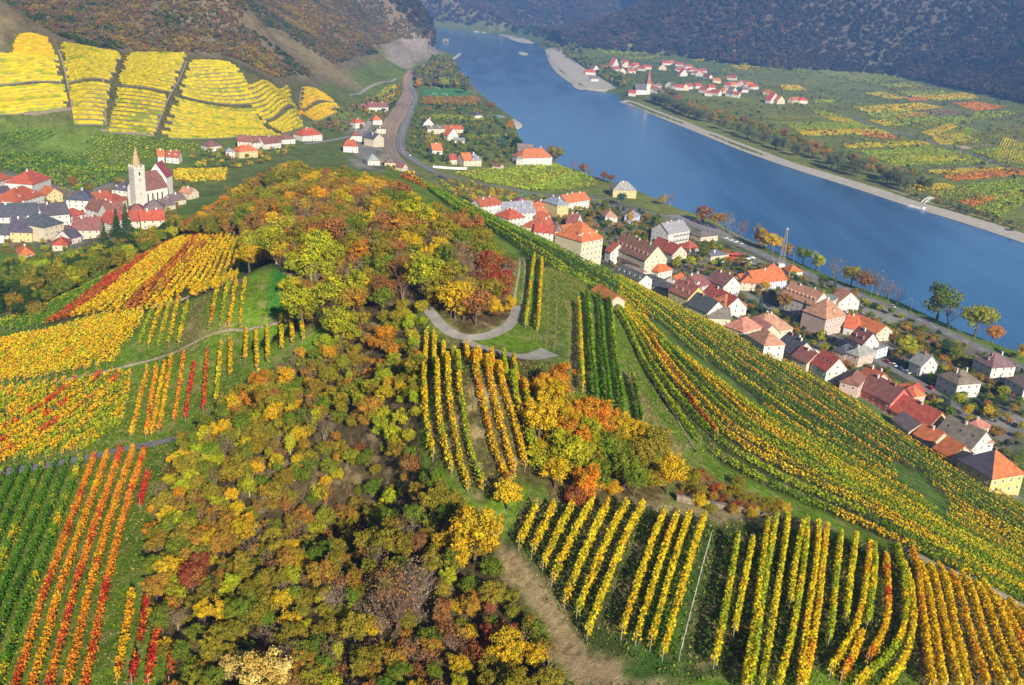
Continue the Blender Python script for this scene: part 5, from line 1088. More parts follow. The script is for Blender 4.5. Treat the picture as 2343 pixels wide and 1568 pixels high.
T2 = [
 ('v1',(275,242),(438,182),7,15,'h',30,RR_,WW,'large white house with red hipped roof at the upper village edge',dict(chim=2)),
 ('v1',(-40,215),(100,175),6,14,'h',30,RR_,WW,'red hipped roof cut by the picture edge above the village',dict()),
 ('v1',(60,230),(220,262),5,9,'g',30,RR_,WW,'low red roof beside the large white house',dict(chim=0)),
 ('v1',(150,402),(380,332),8,14,'h',32,RR_,WW,'white school-like house with red roof and a wide dormer',dict(chim=2,dorm=2)),
 ('v1',(-30,435),(155,408),5.5,11,'h',30,RR_,WC,'red-roofed low wing left of the school-like house',dict()),
 ('v1',(-40,345),(110,325),6,10,'g',30,RDk,WW,'dark roof wedged between the red ones at the picture edge',dict(chim=0)),
 ('v1',(402,338),(540,322),5,9,'x',34,RO_,WY,'bright yellow house with orange roof and a solar panel',dict(chim=0,sky_=0)),
 ('v1',(-60,532),(330,517),6.5,13,'g',34,RDk,WW,'long slate roof of the manor, upper range',dict(chim=2)),
 ('v1',(375,622),(548,578),9,15,'h',32,RDk,WC,'tall cream manor block with slate hipped roof',dict(chim=1)),
 ('v1',(372,520),(600,500),7,12,'g',34,RDk,WW,'slate roof with white chimneys behind the manor block',dict(chim=2)),
 ('v1',(75,657),(272,662),6,13,'g',34,RDk,WY,'slate-roofed lower range of the manor with cream wall',dict(chim=2)),
 ('v1',(-50,682),(75,682),5,11,'g',30,RDk,WW,'white end of the manor at the picture edge',dict(chim=0)),
 ('v1',(570,378),(795,388),8,13,'h',30,RDk,WW,'long white block with crenellated parapet and dark roof',dict(chim=3)),
 ('v1',(840,402),(985,378),6,10,'g',36,RR_,WW,'red roof left of the church tower',dict(chim=1)),
 ('v1',(990,408),(1095,372),6,10,'h',34,RR_,WC,'house with red hipped roof at the foot of the tower',dict()),
 ('v1',(735,452),(880,492),6,10,'g',40,RB_,WW,'dark-red roofed house with a glazed slope',dict(chim=2,sky_=3)),
 ('v1',(845,505),(955,550),5.5,9,'x',40,RB_,WW,'white gable house turned to the lower street',dict()),
 ('v1',(640,520),(740,500),5,9,'h',32,RR_,WC,'small red roof in the middle of the lower village',dict(chim=0)),
 ('v1',(580,640),(620,640),5,9,'h',32,RB_,WC,'narrow brown-red roof beside the manor yard',dict(chim=1)),
 ('v1',(630,642),(862,642),5.5,11,'g',36,RB_,WC,'long brown-tiled roof in the lower village',dict(chim=2)),
 ('v1',(860,560),(1000,610),5.5,10,'g',36,RR_,WW,'red roof stepping down below the white gable house',dict(chim=2)),
 ('v1',(450,772),(582,772),3.5,9,'h',30,RR_,WC,'low red hut roof in the gardens below the manor',dict(chim=1)),
 ('v1',(165,862),(300,852),4.5,10,'h',34,RO_,WC,'orange-roofed house at the edge of the wood',dict(chim=1)),
 ('v1',(610,715),(700,690),4,8,'g',32,RDk,WW,'dark roofed cottage behind the firs',dict(chim=0)),
 ('v2',(570,682),(760,690),5.5,9,'g',34,RR_,WC,'long red roof below the church, left half',dict(chim=2)),
 ('v2',(760,690),(965,685),5.5,9,'g',34,RR_,WC,'long red roof below the church, right half with green gable',dict(chim=2)),
 ('v2',(790,592),(962,592),6,10,'h',34,RBn,WC,'grey-brown hipped roof in front of the church',dict(chim=1)),
 ('v2',(650,612),(800,612),5,10,'h',34,RB_,WC,'brick-red hipped roof at the tower foot',dict(chim=1)),
 ('v2',(970,560),(1060,545),4.5,8,'g',30,RBn,WB,'faded roof right of the grey-brown one',dict(chim=1)),
 ('v2',(1040,510),(1150,492),4.5,8,'g',30,RBn,WC,'purple-grey roof half hidden by the wood',dict(chim=1)),
 ('v2',(1185,445),(1260,430),4.5,8,'x',34,RP_,WC,'pinkish gable beside the wood edge',dict(chim=1)),
 ('v2',(510,400),(640,415),6,9,'h',38,RDk,WW,'slate mansard house with dormers behind the tower',dict(chim=2,dorm=2)),
 ('v2',(905,112),(962,112),5,9,'g',36,RO_,WW,'white house with orange roof on the meadow above the church',dict()),
 ('v2',(975,118),(1085,125),5,8,'g',36,RR_,WW,'red and white villa next to it above the church',dict(chim=2,dorm=2)),
 ('v3',(60,262),(176,252),4,9,'h',32,RB_,WW,'single white house with dark red roof under the terraces',dict(chim=0)),
 ('v3',(315,262),(430,268),7,9,'g',38,RB_,WC,'cream villa with dark red gables',dict(chim=2)),
 ('v3',(330,352),(490,340),6,9,'h',34,RO_,WY,'yellow house with orange roof in front of the cream villa',dict(chim=1)),
 ('v3',(215,352),(290,352),5,8,'h',30,RGy,WW,'white annex with grey roof by the yellow house',dict(chim=0)),
 ('v3',(440,275),(545,262),5.5,9,'g',36,RB_,WW,'dark-roofed house behind the cream villa',dict(chim=2)),
 ('v3',(550,285),(692,268),5,10,'g',36,RB_,WW,'white house with broad brown-red roof by the parking lot',dict(chim=1,sky_=2)),
 ('v3',(700,248),(815,240),4.5,9,'h',34,RB_,WW,'brown-red roof peeping over the hilltop wood',dict(chim=0)),
 ('v3',(878,216),(1048,202),6,12,'h',34,RR_,WW,'white house with red hipped roof under the rock face',dict(chim=3)),
]
for t_ in T2:
    kw = dict(t_[10]); kw.setdefault('name', 'house'); kw.setdefault('cat', 'house'); house(*t_[:10], group=VG, **kw)
SG = 'houses around the railway station'
T3 = [
 ('s1',(110,577),(238,582),6,11,'k',38,RR_,WW,'red-roofed house beside the station street',dict(chim=1,hip=.6)),
 ('s1',(180,490),(270,492),6,9,'h',34,RB_,WW,'brown-red roof behind the house at the station street',dict(chim=1)),
 ('s1',(373,522),(462,512),8,11,'x',30,RDk,WC,'white station building with dark gable roof',dict(chim=2)),
 ('s1',(398,430),(478,430),5.5,10,'f',5,RBn,WC,'flat-roofed shed behind the station building',dict(chim=1)),
 ('s1',(368,352),(446,352),4.5,9,'h',38,RO_,WW,'orange pyramid-roofed house between small vineyards',dict(chim=0)),
 ('s1',(215,397),(292,392),5.5,8,'h',34,RR_,WW,'white house with red roof at the cutting',dict(chim=1)),
 ('s1',(330,240),(498,240),5.5,10,'g',36,RB_,WW,'long house with brown-red roof among trees above the railway',dict(chim=3)),
 ('s1',(240,235),(320,240),4.5,8,'h',32,RB_,WP,'small pink house left of the long one above the railway',dict(chim=0)),
 ('s1',(318,275),(345,275),3.5,6,'h',34,RO_,WC,'tiny orange-roofed garden house',dict(chim=0)),
 ('s1',(322,708),(428,708),4.2,11,'h',38,RGy,WW,'white hill chapel house with a broad grey pyramid roof',dict(chim=0,hip=.9)),
 ('s1',(468,720),(560,725),3.5,8,'h',32,RBn,WC,'dark brown roofed hut below the pyramid roof',dict(chim=0)),
 ('s1',(560,760),(620,770),3.5,7,'g',30,RB_,WC,'small brown-red shed above the railway cutting',dict(chim=0)),
 ('s2',(140,202),(228,205),5.5,9,'x',42,RB_,WW,'white gabled house above the river gardens',dict(chim=2)),
 ('s2',(175,246),(322,246),6,9,'g',24,RBn,WC,'cream block with dark roof and white dormers',dict(chim=2,dorm=2)),
 ('s2',(322,250),(485,250),4.5,9,'g',30,RR_,WC,'long low house with red roof in the river gardens',dict(chim=0)),
 ('s2',(350,307),(442,304),5.5,9,'x',44,RO_,WW,'white gable-fronted house with orange roof',dict(chim=1)),
 ('s2',(405,345),(495,350),3.2,8,'g',22,RGy,WW,'grey carport roof beside the gable-fronted house',dict(chim=0,win=False)),
 ('s2',(217,432),(304,432),4.2,9,'g',44,RO_,WW,'white cottage with steep bright orange roof',dict(chim=1)),
 ('s2',(372,512),(430,512),4.5,8,'g',36,RR_,WC,'red-roofed house at the long garden wall',dict(chim=1)),
 ('s2',(432,500),(490,520),5.5,8,'x',40,RO_,WC,'cream gable next to the red roof at the garden wall',dict(chim=0)),
 ('s2',(540,519),(642,517),5.5,10,'h',40,RGy,WC,'cream villa with grey tent roof and dormers',dict(chim=2,dorm=2)),
 ('s2',(493,515),(545,525),5,8,'g',34,RDk,WC,'dark-roofed link beside the tent-roofed villa',dict(chim=0)),
 ('s2',(985,500),(1252,490),8,13,'h',40,RO_,WW,'long white manor with orange roof at the river field',dict(chim=3,name='manor',cat='manor')),
 ('s2',(945,500),(986,505),7,13,'h',34,RGy,WW,'grey-roofed left end of the white manor',dict(chim=0)),
 ('s2',(960,443),(1092,448),6,12,'g',40,RBn,WW,'dark brown roof with pale skylights behind the manor',dict(chim=0,sky_=5)),
 ('s2',(1110,440),(1200,445),5,9,'h',34,RR_,WW,'red roofs at the bank behind the manor',dict(chim=1)),
 ('s2',(735,565),(800,575),3,7,'g',20,RB_,WC,'low red shed at the corner of the river field',dict(chim=0,win=False)),
 ('s2',(590,130),(650,128),5,9,'h',30,RDk,WW,'white pool house beside the swimming pool',dict(chim=0)),
]
for t_ in T3:
    kw = dict(t_[10]); kw.setdefault('name', 'house'); kw.setdefault('cat', 'house'); house(*t_[:10], group=SG, **kw)
# village across the river
F1 = [(150,225,2),(225,200,0),(235,235,0),(300,165,0),(310,200,1),(350,200,0),(365,250,1),(285,250,3),(400,195,0),(440,225,0),(500,215,2),(560,115,2),(620,125,3),(630,220,1),(660,180,0),(705,180,1),(715,125,3),(750,130,3),(770,190,0),(765,235,2),(800,240,0),(815,275,2),(860,210,0),(860,148,1),(900,240,2),(910,264,0),(950,275,2),(985,250,0),(1005,292,0),(1100,332,1),(1225,305,2),(700,372,0),(775,388,2),(860,382,2),(945,377,0),(975,408,2),(1025,437,0),(1085,432,0),(1060,392,2),(1190,420,1),(1250,447,3),(1190,372,0),(1245,367,1),(1300,352,0),(365,438,2),(600,427,3),(550,402,0),(30,22,2),(75,17,3),(70,62,3)]
F2 = [(628,268,1),(675,297,0),(775,338,1),(555,268,2),(845,412,2),(900,417,1),(1035,412,1),(1095,412,0),(435,332,1),(500,357,0),(590,320,3)]
allf = sorted([(pv('f1', (x, y)), k) for x, y, k in F1] + [(pv('f2', (x, y)), k) for x, y, k in F2], key=lambda q: q[0][0]); kinds = {}
for i, ((u, v), k) in enumerate(allf):
    rcol = (RR_, RO_, RR_, RBn)[k]; wcol = (WW, WC, WW, WW)[k]; s = rh_.uniform(9, 12) * 1.3 * (1.5 if (k == 2 and u < 1420 and v < 160) else 1)
    word = ('white house with red roof', 'cream house with orange roof', 'red-roofed house', 'white house with dark roof')[k]; half_ = 'upper' if v < 165 else 'lower'; kk = (word, half_); j = kinds.get(kk, 0); kinds[kk] = j + 1
    house('V', (u - s * .62, v), (u + s * .62, v + rh_.uniform(-1, 2.5)), 5.5, 9, rh_.choice('gxgh'), 38, rcol, wcol, f'{word} across the river, {nth(j)} from left of its {half_} rank', group='houses of the village across the river', detail=False, name='far_house')
# ------------------------------------------------------------------ church of the village
c0 = plane_at(318, 474, 18.0); root = empty('church', (c0[0], c0[1], 18.0)); tag(root, 'pale stone church with red clock dials on its spired tower', 'church')
rzc = R(45 + 4); cs, sn = math.cos(rzc), math.sin(rzc); tower = MB(); s = 3.6
tower.box(-s, -s, -4, s, s, 26.5); tower.box(-s - .25, -s - .25, 25.2, s + .25, s + .25, 25.8)
for i in range(4):
    for j in (-1, 0, 1):
        a_ = [(-s + .6 + (j + 1) * (2 * s - 1.2) / 2, -s + .3), (s - .3, -s + .6 + (j + 1) * (2 * s - 1.2) / 2), (-s + .6 + (j + 1) * (2 * s - 1.2) / 2, s - .3), (-s + .3, -s + .6 + (j + 1) * (2 * s - 1.2) / 2)][i]
        tower.box(a_[0] - .55, a_[1] - .3, 26.5, a_[0] + .55, a_[1] + .3, 28.0)
to = tower.obj('tower', M['wall'], root, None, rzc); to['tint'] = (.50, .48, .42)
sp = MB(); n = 8; ring = [(math.cos(2 * math.pi * (k + .5) / n) * 3.35, math.sin(2 * math.pi * (k + .5) / n) * 3.35, 26.4) for k in range(n)]; ring2 = [(x * .09, y * .09, 39.0) for x, y, _ in ring]
for k in range(n): sp.face([ring[k], ring[(k + 1) % n], ring2[(k + 1) % n], ring2[k]])
sp.face(ring2); so_ = sp.obj('spire', M['roof'], root, None, rzc); so_['tint'] = (.40, .30, .15)
fi = MB(); fi.tube([(0, 0, 38.8), (0, 0, 40.5)], .12, 5); fi.box(-.5, -.05, 39.8, .5, .05, 40.0); fi.obj('spire_cross', M['metal'], so_)
ck = MB()
for rr_, dd, mm in ((1.45, 0, 0), (1.2, -.03, 1), (.75, -.06, 0), (.5, -.09, 1)): ck.face([(math.cos(2 * math.pi * k / 20) * rr_, dd, math.sin(2 * math.pi * k / 20) * rr_) for k in range(20)], mm)
ck.box(-.06, -.12, -.1, .06, -.1, 1.2, 2); ck.box(-.1, -.12, -.06, .8, -.1, .06, 2)
M['red'] = plain('clock_red', (.50, .05, .05), .6, .1); CK = ck.mesh('clock_face', [M['white'], M['red'], M['dark']])
lv = MB(); lv.box(-.55, -.08, 0, .55, .02, 2.2, 1); lv.face([(-.55, -.1, 0), (.55, -.1, 0), (.55, -.1, 2.2), (-.55, -.1, 2.2)], 0); LV = lv.mesh('belfry_window', [M['dark'], M['white']])
for a_ in (0, -90):
    q = link('clock_face', CK, to, (0, -s - .06, 18.5) if a_ == 0 else (-s - .06, 0, 18.5), R(a_)); q = link('belfry_window', LV, to, (0, -s - .05, 21.5) if a_ == 0 else (-s - .05, 0, 21.5), R(a_)); link('belfry_window', LV, to, (0, -s - .05, 9) if a_ == 0 else (-s - .05, 0, 9), R(a_)).scale = (.5, 1, .5)
nave = house('V', (331, 437), (383, 427.5), 11, 16, 'g', 52, RB_, (.66, .64, .56), 'church nave', name='nave_tmp', win=False, chim=0, zg=18, over=.3)
choir = house('V', (380, 407), (394, 399.5), 16.5, 13, 'g', 54, (.30, .07, .07), (.74, .72, .66), 'church choir', name='choir_tmp', win=False, chim=0, zg=18, over=.3)
for h_, pre in ((nave, 'nave'), (choir, 'choir')):
    for ch in list(h_.children):
        mw = Matrix.Translation(h_.location) @ Matrix.Rotation(h_.rotation_euler.z, 4, 'Z'); ch.parent = root; ch.matrix_local = Matrix.Translation(-Vector(root.location)) @ mw; ch.name = pre + '_' + ch.name.split('.')[0]
    cp = h_.location.copy(); rz_ = h_.rotation_euler.z; bpy.data.objects.remove(h_)
    gw = MB(); gw.box(-.5, -.08, 0, .5, .04, 5, 0); gw.face([(-.5, -.1, 5), (.5, -.1, 5), (0, -.1, 6)], 0); GW = gw.mesh(pre + '_window', [M['dark']])
    L_ = 22 if pre == 'nave' else 6
    for k in range(4 if pre == 'nave' else 1):
        x = (k + .6) * 4.0; v_ = Matrix.Translation(cp - root.location) @ Matrix.Rotation(rz_, 4, 'Z') @ Vector((x, -.02, 3.0)); q = link(pre + '_window', GW, root, v_, rz_)
bt = MB()
for k in range(5):
    bt.face([(k * 4.2, 0, -4), (k * 4.2 + 1.0, 0, -4), (k * 4.2 + 1.0, 0, 9), (k * 4.2, 0, 9)]); 
for x0, y0, x1, y1 in ((s, -s * .6, s + 4.5, s * .6),):
    bt = MB(); bt.face([(x0, y0, -4), (x1, y0, -4), (x0, y0, 13)]); bt.face([(x1, y1, -4), (x0, y1, -4), (x0, y1, 13)]); bt.face([(x1, y0, -4), (x1, y1, -4), (x0, y1, 13), (x0, y0, 13)])
q = bt.obj('buttress', M['wall'], root, None, rzc); q['tint'] = (.50, .48, .42)
# church across the river
p_ = plane_at(1479, 218, 4.5); fr = empty('far_church', tuple(p_)); tag(fr, 'white church tower with brown spire across the river', 'church')
m_ = MB(); m_.box(-4, -4, -2, 4, 4, 20); q = m_.obj('tower', M['wall'], fr, None, R(20)); q['tint'] = WW
m_ = MB(); b4 = [(-4.4, -4.4, 20), (4.4, -4.4, 20), (4.4, 4.4, 20), (-4.4, 4.4, 20)]
for k in range(4): m_.face([b4[k], b4[(k + 1) % 4], (0, 0, 48)])
m_.face(b4[::-1]); q = m_.obj('spire', M['roof'], fr, None, R(20)); q['tint'] = (.30, .15, .10)
m_ = MB(); m_.box(-26, -6, -2, -4, 6, 9); q = m_.obj('nave', M['wall'], fr, None, R(20)); q['tint'] = (.6, .58, .55)
m_ = MB(); m_.face([(-26.5, -6.5, 8.8), (-3.5, -6.5, 8.8), (-3.5, 0, 19), (-26.5, 0, 19)]); m_.face([(-3.5, 6.5, 8.8), (-26.5, 6.5, 8.8), (-26.5, 0, 19), (-3.5, 0, 19)]); m_.face([(-26.5, 6.5, 8.8), (-26.5, -6.5, 8.8), (-26.5, 0, 19)]); q = m_.obj('roof', M['roof'], fr, None, R(20)); q['tint'] = (.12, .11, .12)
# striped awning of the inn
inn = [o for o in bpy.data.objects if o.name.startswith('inn')][0]; Li = FOOT[[i for i, t_ in enumerate(T) if 'striped awning' in t_[9]][0]][3]
m_ = MB(); ns = 22
for k in range(ns): m_.face([(Li * .38 + k * Li * .6 / ns, -.5, 4.2), (Li * .38 + (k + 1) * Li * .6 / ns, -.5, 4.2), (Li * .38 + (k + 1) * Li * .6 / ns, -1.6, .9), (Li * .38 + k * Li * .6 / ns, -1.6, .9)], k % 2)
M['blue'] = plain('awning_blue', (.06, .12, .42), .7, .1); m_.obj('awning', [M['white'], M['blue']], inn)
# balconies of the hotel and of the apartment house
for nm, lab in (('hotel', 'long cream hotel'), ('house', 'white apartment house')):
    ho = [o for o in bpy.data.objects if o.get('label', '').startswith(lab)][0]; Lh = FOOT[[i for i, t_ in enumerate(T) if t_[9].startswith(lab)][0]][3]
    for zf in (3.6, 7.2):
        m_ = MB(); m_.box(Lh * .25, -1.2, zf, Lh * .92, -.02, zf + .15); m_.box(Lh * .25, -1.2, zf + .15, Lh * .92, -1.1, zf + 1.1); m_.obj('balcony', M['wood'] if nm == 'hotel' else M['concrete'], ho)
# vineyard hut
hp = castp([(1352, 665), (1392, 690)]); hut = house('V', (1354, 664), (1394, 690), 2.2, 5.0, 'g', 32, RO_, WB, 'small stone hut with orange tiled roof among the vines', name='vineyard_hut', cat='hut', win=False, chim=0, zg=float(hz(*hp[:, :2].mean(0))) + .2)
tb = castp([(1405, 697)])[0]; m_ = MB(); m_.box(-1.6, -.8, .75, 1.6, .8, .85); m_.box(-1.4, -.7, 0, -1.2, .7, .75); m_.box(1.2, -.7, 0, 1.4, .7, .75); tag(m_.obj('wooden_table', M['wood'], None, tuple(tb), R(-40)), 'weathered wooden table beside the vineyard hut', 'table')

# ------------------------------------------------------------------ dry stone walls
def wall_line(pts, h, w, label, name='stone_wall', mat='stone'):
    p = smooth(castp(pts)[:, :2], 2); p, _ = resample(p, 1.5); d = np.gradient(p, axis=0); d /= np.hypot(d[:, 0], d[:, 1])[:, None]; nv = np.stack([-d[:, 1], d[:, 0]], -1) * w / 2
    rng = np.random.default_rng(len(p)); z = hz(p[:, 0], p[:, 1]); jt = rng.normal(size=len(p)) * .09
    V_ = np.stack([np.column_stack([p - nv, z - .5]), np.column_stack([p - nv, z + h + jt]), np.column_stack([p + nv, z + h + jt]), np.column_stack([p + nv, z - .5])], 1).reshape(-1, 3); n = len(p)
    f = [[i * 4 + a, i * 4 + b, i * 4 + 4 + b, i * 4 + 4 + a] for i in range(n - 1) for a, b in ((0, 1), (1, 2), (2, 3))]
    return tag(link(name, fastmesh(name, V_, f, [M[mat]])), label, 'wall')
wall_line([(-40,896),(0,889),(80,881),(155,871),(258,848),(330,828),(388,810),(440,792),(543,762),(600,745),(660,728)], .45, .4, 'long low stone wall crossing the left vineyards above the mixed terrace')
wall_line([(-40,786),(0,778),(116,757),(180,742),(233,726),(300,716)], .4, .4, 'stone terrace wall above the diagonal vine rows')
wall_line([(345,706),(420,688),(455,668),(500,655),(560,648)], .6, .6, 'curved terrace wall under the red and gold field')
wall_line([(55,262),(100,262),(170,252)], 2.2, 1, 'pale stone wall at the foot of the leftmost terraces')
wall_line([(318,236),(345,238),(372,241)], 2.5, 1, 'short pale wall amid the middle terraces')
wall_line([(230,300),(290,306),(350,312)], 1.8, 1, 'boundary wall under the middle terraces')
wall_line([(640,322),(670,300),(690,272),(684,240),(690,205)], 1.2, 1.2, 'stone stair line climbing beside the right terraces')
wall_line([(428,142),(415,175),(395,210),(372,255),(356,308)], 1.2, 1.6, 'stone gully wall between the middle terraces and the scrub slope')
wall_line([(135,118),(148,160),(158,210),(170,268)], 1.2, 1.6, 'stone gully wall right of the leftmost terraces')
wall_line([(235,175),(240,220),(242,290)], 1.0, 1.4, 'grassy stone line left of the middle terraces')
wall_line([(280,348),(255,372),(225,400),(200,420)], 1.0, 1.2, 'field wall beside the striped vineyard behind the church')
wall_line([(990,384),(1040,388),(1068,388)], 1.8, .5, 'white garden wall along the through road', mat='white')
wall_line([(1545,1145),(1600,1158),(1700,1172),(1780,1192),(1860,1206)], .9, .8, 'crumbling dry wall above the curving block')
wall_line([(2050,1256),(2120,1290),(2200,1322),(2300,1370),(2360,1402)], .8, .8, 'crumbling dry wall above the corner fan')
wall_line([(1425,735),(1450,790),(1490,870),(1540,950),(1590,1035)], .3, .3, 'thin fence built as a stone edge between green rows and the long slope')  # stands for a thin fence, built as a low stone edge
# ------------------------------------------------------------------ fields whose rows merge with distance
def zq(pts): return [(1737.6 + .2585 * x, .2585 * y) for x, y in pts]
def zr(pts): return [(1149.5 + .2585 * x, .2585 * y) for x, y in pts]
FY=(.58,.47,.02); FG=(.30,.36,.025); FO=(.58,.24,.03); FB=(.24,.15,.08); FE=(.38,.31,.19); FL=(.24,.25,.035)
FIELDS = [
 (zq([(190,1090),(850,1085),(1000,1140),(330,1165)]), FG, 'green vineyard strip beside the far bank trees'), (zq([(20,1050),(600,1025),(680,1045),(150,1075)]), FL, 'thin olive strip north of the green vineyard'), (zq([(345,1168),(1010,1142),(1150,1190),(375,1208)]), FY, 'yellow strip under the green vineyard'),
 (zq([(720,1280),(1430,1250),(1530,1290),(780,1320)]), FY, 'long yellow strip beside the country road'), (zq([(880,1345),(1700,1330),(2030,1450),(1200,1480)]), FG, 'wide yellow-green field at the road junction'), (zq([(960,1070),(1200,1055),(1280,1110),(1100,1120)]), FY, 'small yellow field on the far side of the country road'),
 (zq([(1190,1030),(1400,1000),(1540,1045),(1240,1058)]), FO, 'orange-yellow field at the hedge'), (zq([(1240,1062),(1780,1035),(1890,1090),(1480,1125)]), FG, 'yellow-green field below the orange-yellow one'), (zq([(1040,940),(1420,920),(1620,960),(1200,1000)]), FY, 'pale yellow field in the middle of the plain'),
 (zq([(1300,875),(1440,875),(1480,895),(1330,900)]), FO, 'narrow orange strip in the plain'), (zq([(930,830),(1080,815),(1310,870),(1150,880)]), FY, 'bright yellow lozenge field'), (zq([(1700,920),(1870,900),(2170,950),(1900,985)]), FO, 'vivid orange field under the forest edge'),
 (zq([(1480,1200),(1780,1185),(1980,1265),(1600,1290)]), FY, 'yellow field with a beige corner'), (zq([(1880,1340),(2400,1285),(2400,1480),(2100,1430)]), FG, 'yellow-green field at the picture edge'), (zq([(1960,1180),(2400,1110),(2400,1220),(2050,1240)]), FL, 'olive field at the picture edge'),
 (zq([(1390,985),(1700,965),(1830,1010),(1545,1040)]), FB, 'bare brown field in the plain'), (zq([(1730,1300),(2000,1268),(2080,1290),(1800,1330)]), FE, 'pale beige stubble field near the junction'), (zq([(1480,1520),(2120,1490),(2200,1510),(1560,1545)]), FY, 'yellow strip below the farm track'),
 (zq([(1900,1000),(2200,990),(2280,1020),(1850,1070)]), FG, 'green field under the orange one'), (zq([(470,890),(690,890),(700,915),(500,915)]), FG, 'short green strip near the last far houses'), (zq([(170,760),(330,760),(410,800),(230,800)]), FY, 'yellow strip by the end of the far village'),
 (zr([(1790,430),(2100,430),(2130,450),(1870,465)]), FY, 'distant yellow field near the hill foot'), (zr([(1170,465),(1480,450),(1500,470),(1250,485)]), FG, 'distant green strip above the far village'), (zr([(1670,530),(2000,515),(2040,545),(1720,550)]), FY, 'yellow field right above the far village'),
 (zr([(2000,585),(2220,575),(2250,610),(2100,620)]), FY, 'small yellow field right of the far village'), (zr([(1920,615),(2050,610),(2060,640),(1930,640)]), FL, 'olive patch below the small yellow field'), (zr([(800,360),(980,360),(1000,385),(850,385)]), FL, 'faint olive field at the valley end'), (zr([(960,415),(1220,415),(1230,440),(1000,445)]), FL, 'faint olive field with a hedge'), (zr([(1300,385),(1450,380),(1470,405),(1330,410)]), FO, 'faint orange-brown field at the mountain foot'),
 ([(2150,402),(2300,388),(2380,386),(2380,400),(2180,416)], FO, 'russet strip at the lower right of the plain'), ([(2185,428),(2380,404),(2380,480),(2240,452)], FG, 'green and yellow field beside the riverside track'),
 ([(1040,398),(1090,390),(1180,384),(1285,380),(1350,407),(1368,424),(1290,438),(1200,435),(1120,420)], FG, 'large yellow-green vineyard between through road and river'), ([(838,226),(905,196),(908,216),(880,240)], FY, 'small yellow vineyard above the railway'), ([(962,264),(1000,263),(1110,270),(1108,277),(962,273)], FG, 'narrow green strip north of the river gardens'),
 ([(1065,308),(1160,308),(1160,316),(1068,317)], FG, 'narrow green strip in the river gardens'), ([(972,312),(1010,312),(1010,325),(972,328)], (.36,.26,.06), 'small brownish vine plot by the railway'), ([(398,390),(520,387),(515,413),(445,418),(398,412)], FY, 'bright yellow meadow field beside the church'),
]
# further strips between the named fields of the plain
def strips(quad, n, seed, where):
    a, b, c, d = [np.array(q, float) for q in quad]; rs = random.Random(seed); e = [0.0]
    for k in range(n): e.append(e[-1] + rs.uniform(.6, 1.5))
    e = [x / e[-1] for x in e]; j = 0
    for k in range(n):
        t0, t1 = e[k] + .006, e[k + 1] - .006; g = rs.uniform(.0, .25), rs.uniform(.75, 1); P0, P1 = a + (d - a) * t0, a + (d - a) * t1; Q0, Q1 = b + (c - b) * t0, b + (c - b) * t1
        fc = rs.choice((FG, FG, FY, FL, FL, FY, FG, FL, FY, FO)); w = {FY: 'yellow', FG: 'yellow-green', FL: 'olive', FO: 'orange'}[fc]
        FIELDS.append(([tuple(P0 + (Q0 - P0) * g[0]), tuple(P0 + (Q0 - P0) * g[1]), tuple(P1 + (Q1 - P1) * g[1]), tuple(P1 + (Q1 - P1) * g[0])], fc, f'{w} strip field {where}, {nth(k)} from the top'))
strips([(1790,228),(1890,252),(2240,372),(2075,372)], 9, 3, 'between far bank belt and country road'); strips([(1920,248),(2060,240),(2342,330),(2342,385)], 8, 4, 'beyond the country road'); strips([(1900,178),(2040,172),(2260,225),(2120,232)], 7, 5, 'under the wooded hill'); strips([(1560,108),(1720,108),(1880,165),(1720,165)], 7, 6, 'above the far village'); strips([(1330,105),(1480,98),(1560,125),(1420,140)], 5, 7, 'at the valley end'); strips([(2060,425),(2180,420),(2342,470),(2280,500)], 4, 8, 'by the riverside track')
for pts, fc, lab in FIELDS:
    d0 = castp(pts)[:, :2]; dist = float(np.hypot(*d0.mean(0))); sp_ = 2.6 if dist < 1000 else 3.4 if dist < 1700 else 6.0
    rows = par_rows(pts, [pts[0], pts[1]], sp_, 5); allV = []; allC = []; rng = np.random.default_rng(len(allV) + int(dist))
    if fc in (FB, FE):
        o = patch('ploughed_field', pts, plain('field_soil', fc, .98, .25, .08), .3); tag(o, lab, 'field', 'fields on the plain', 'thing'); continue
    for k, r_ in enumerate(rows):
        p, L = resample(r_, 4.0); path = np.column_stack([p, hz(p[:, 0], p[:, 1])])
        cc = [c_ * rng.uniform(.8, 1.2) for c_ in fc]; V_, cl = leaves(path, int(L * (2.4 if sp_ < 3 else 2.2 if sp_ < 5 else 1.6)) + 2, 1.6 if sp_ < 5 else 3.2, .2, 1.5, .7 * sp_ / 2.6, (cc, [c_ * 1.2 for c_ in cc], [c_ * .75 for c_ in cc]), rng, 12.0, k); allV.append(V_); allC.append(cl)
    if not allV: continue
    V_ = np.vstack(allV); o0 = V_.mean(0); root = empty('vineyard_field', tuple(o0)); tag(root, lab, 'field', 'fields on the plain')
    me = fastmesh('foliage', V_ - o0, np.arange(len(V_)).reshape(-1, 4), [M['vine']]); vcol(me, 'col', np.vstack(allC)); link('foliage', me, root)
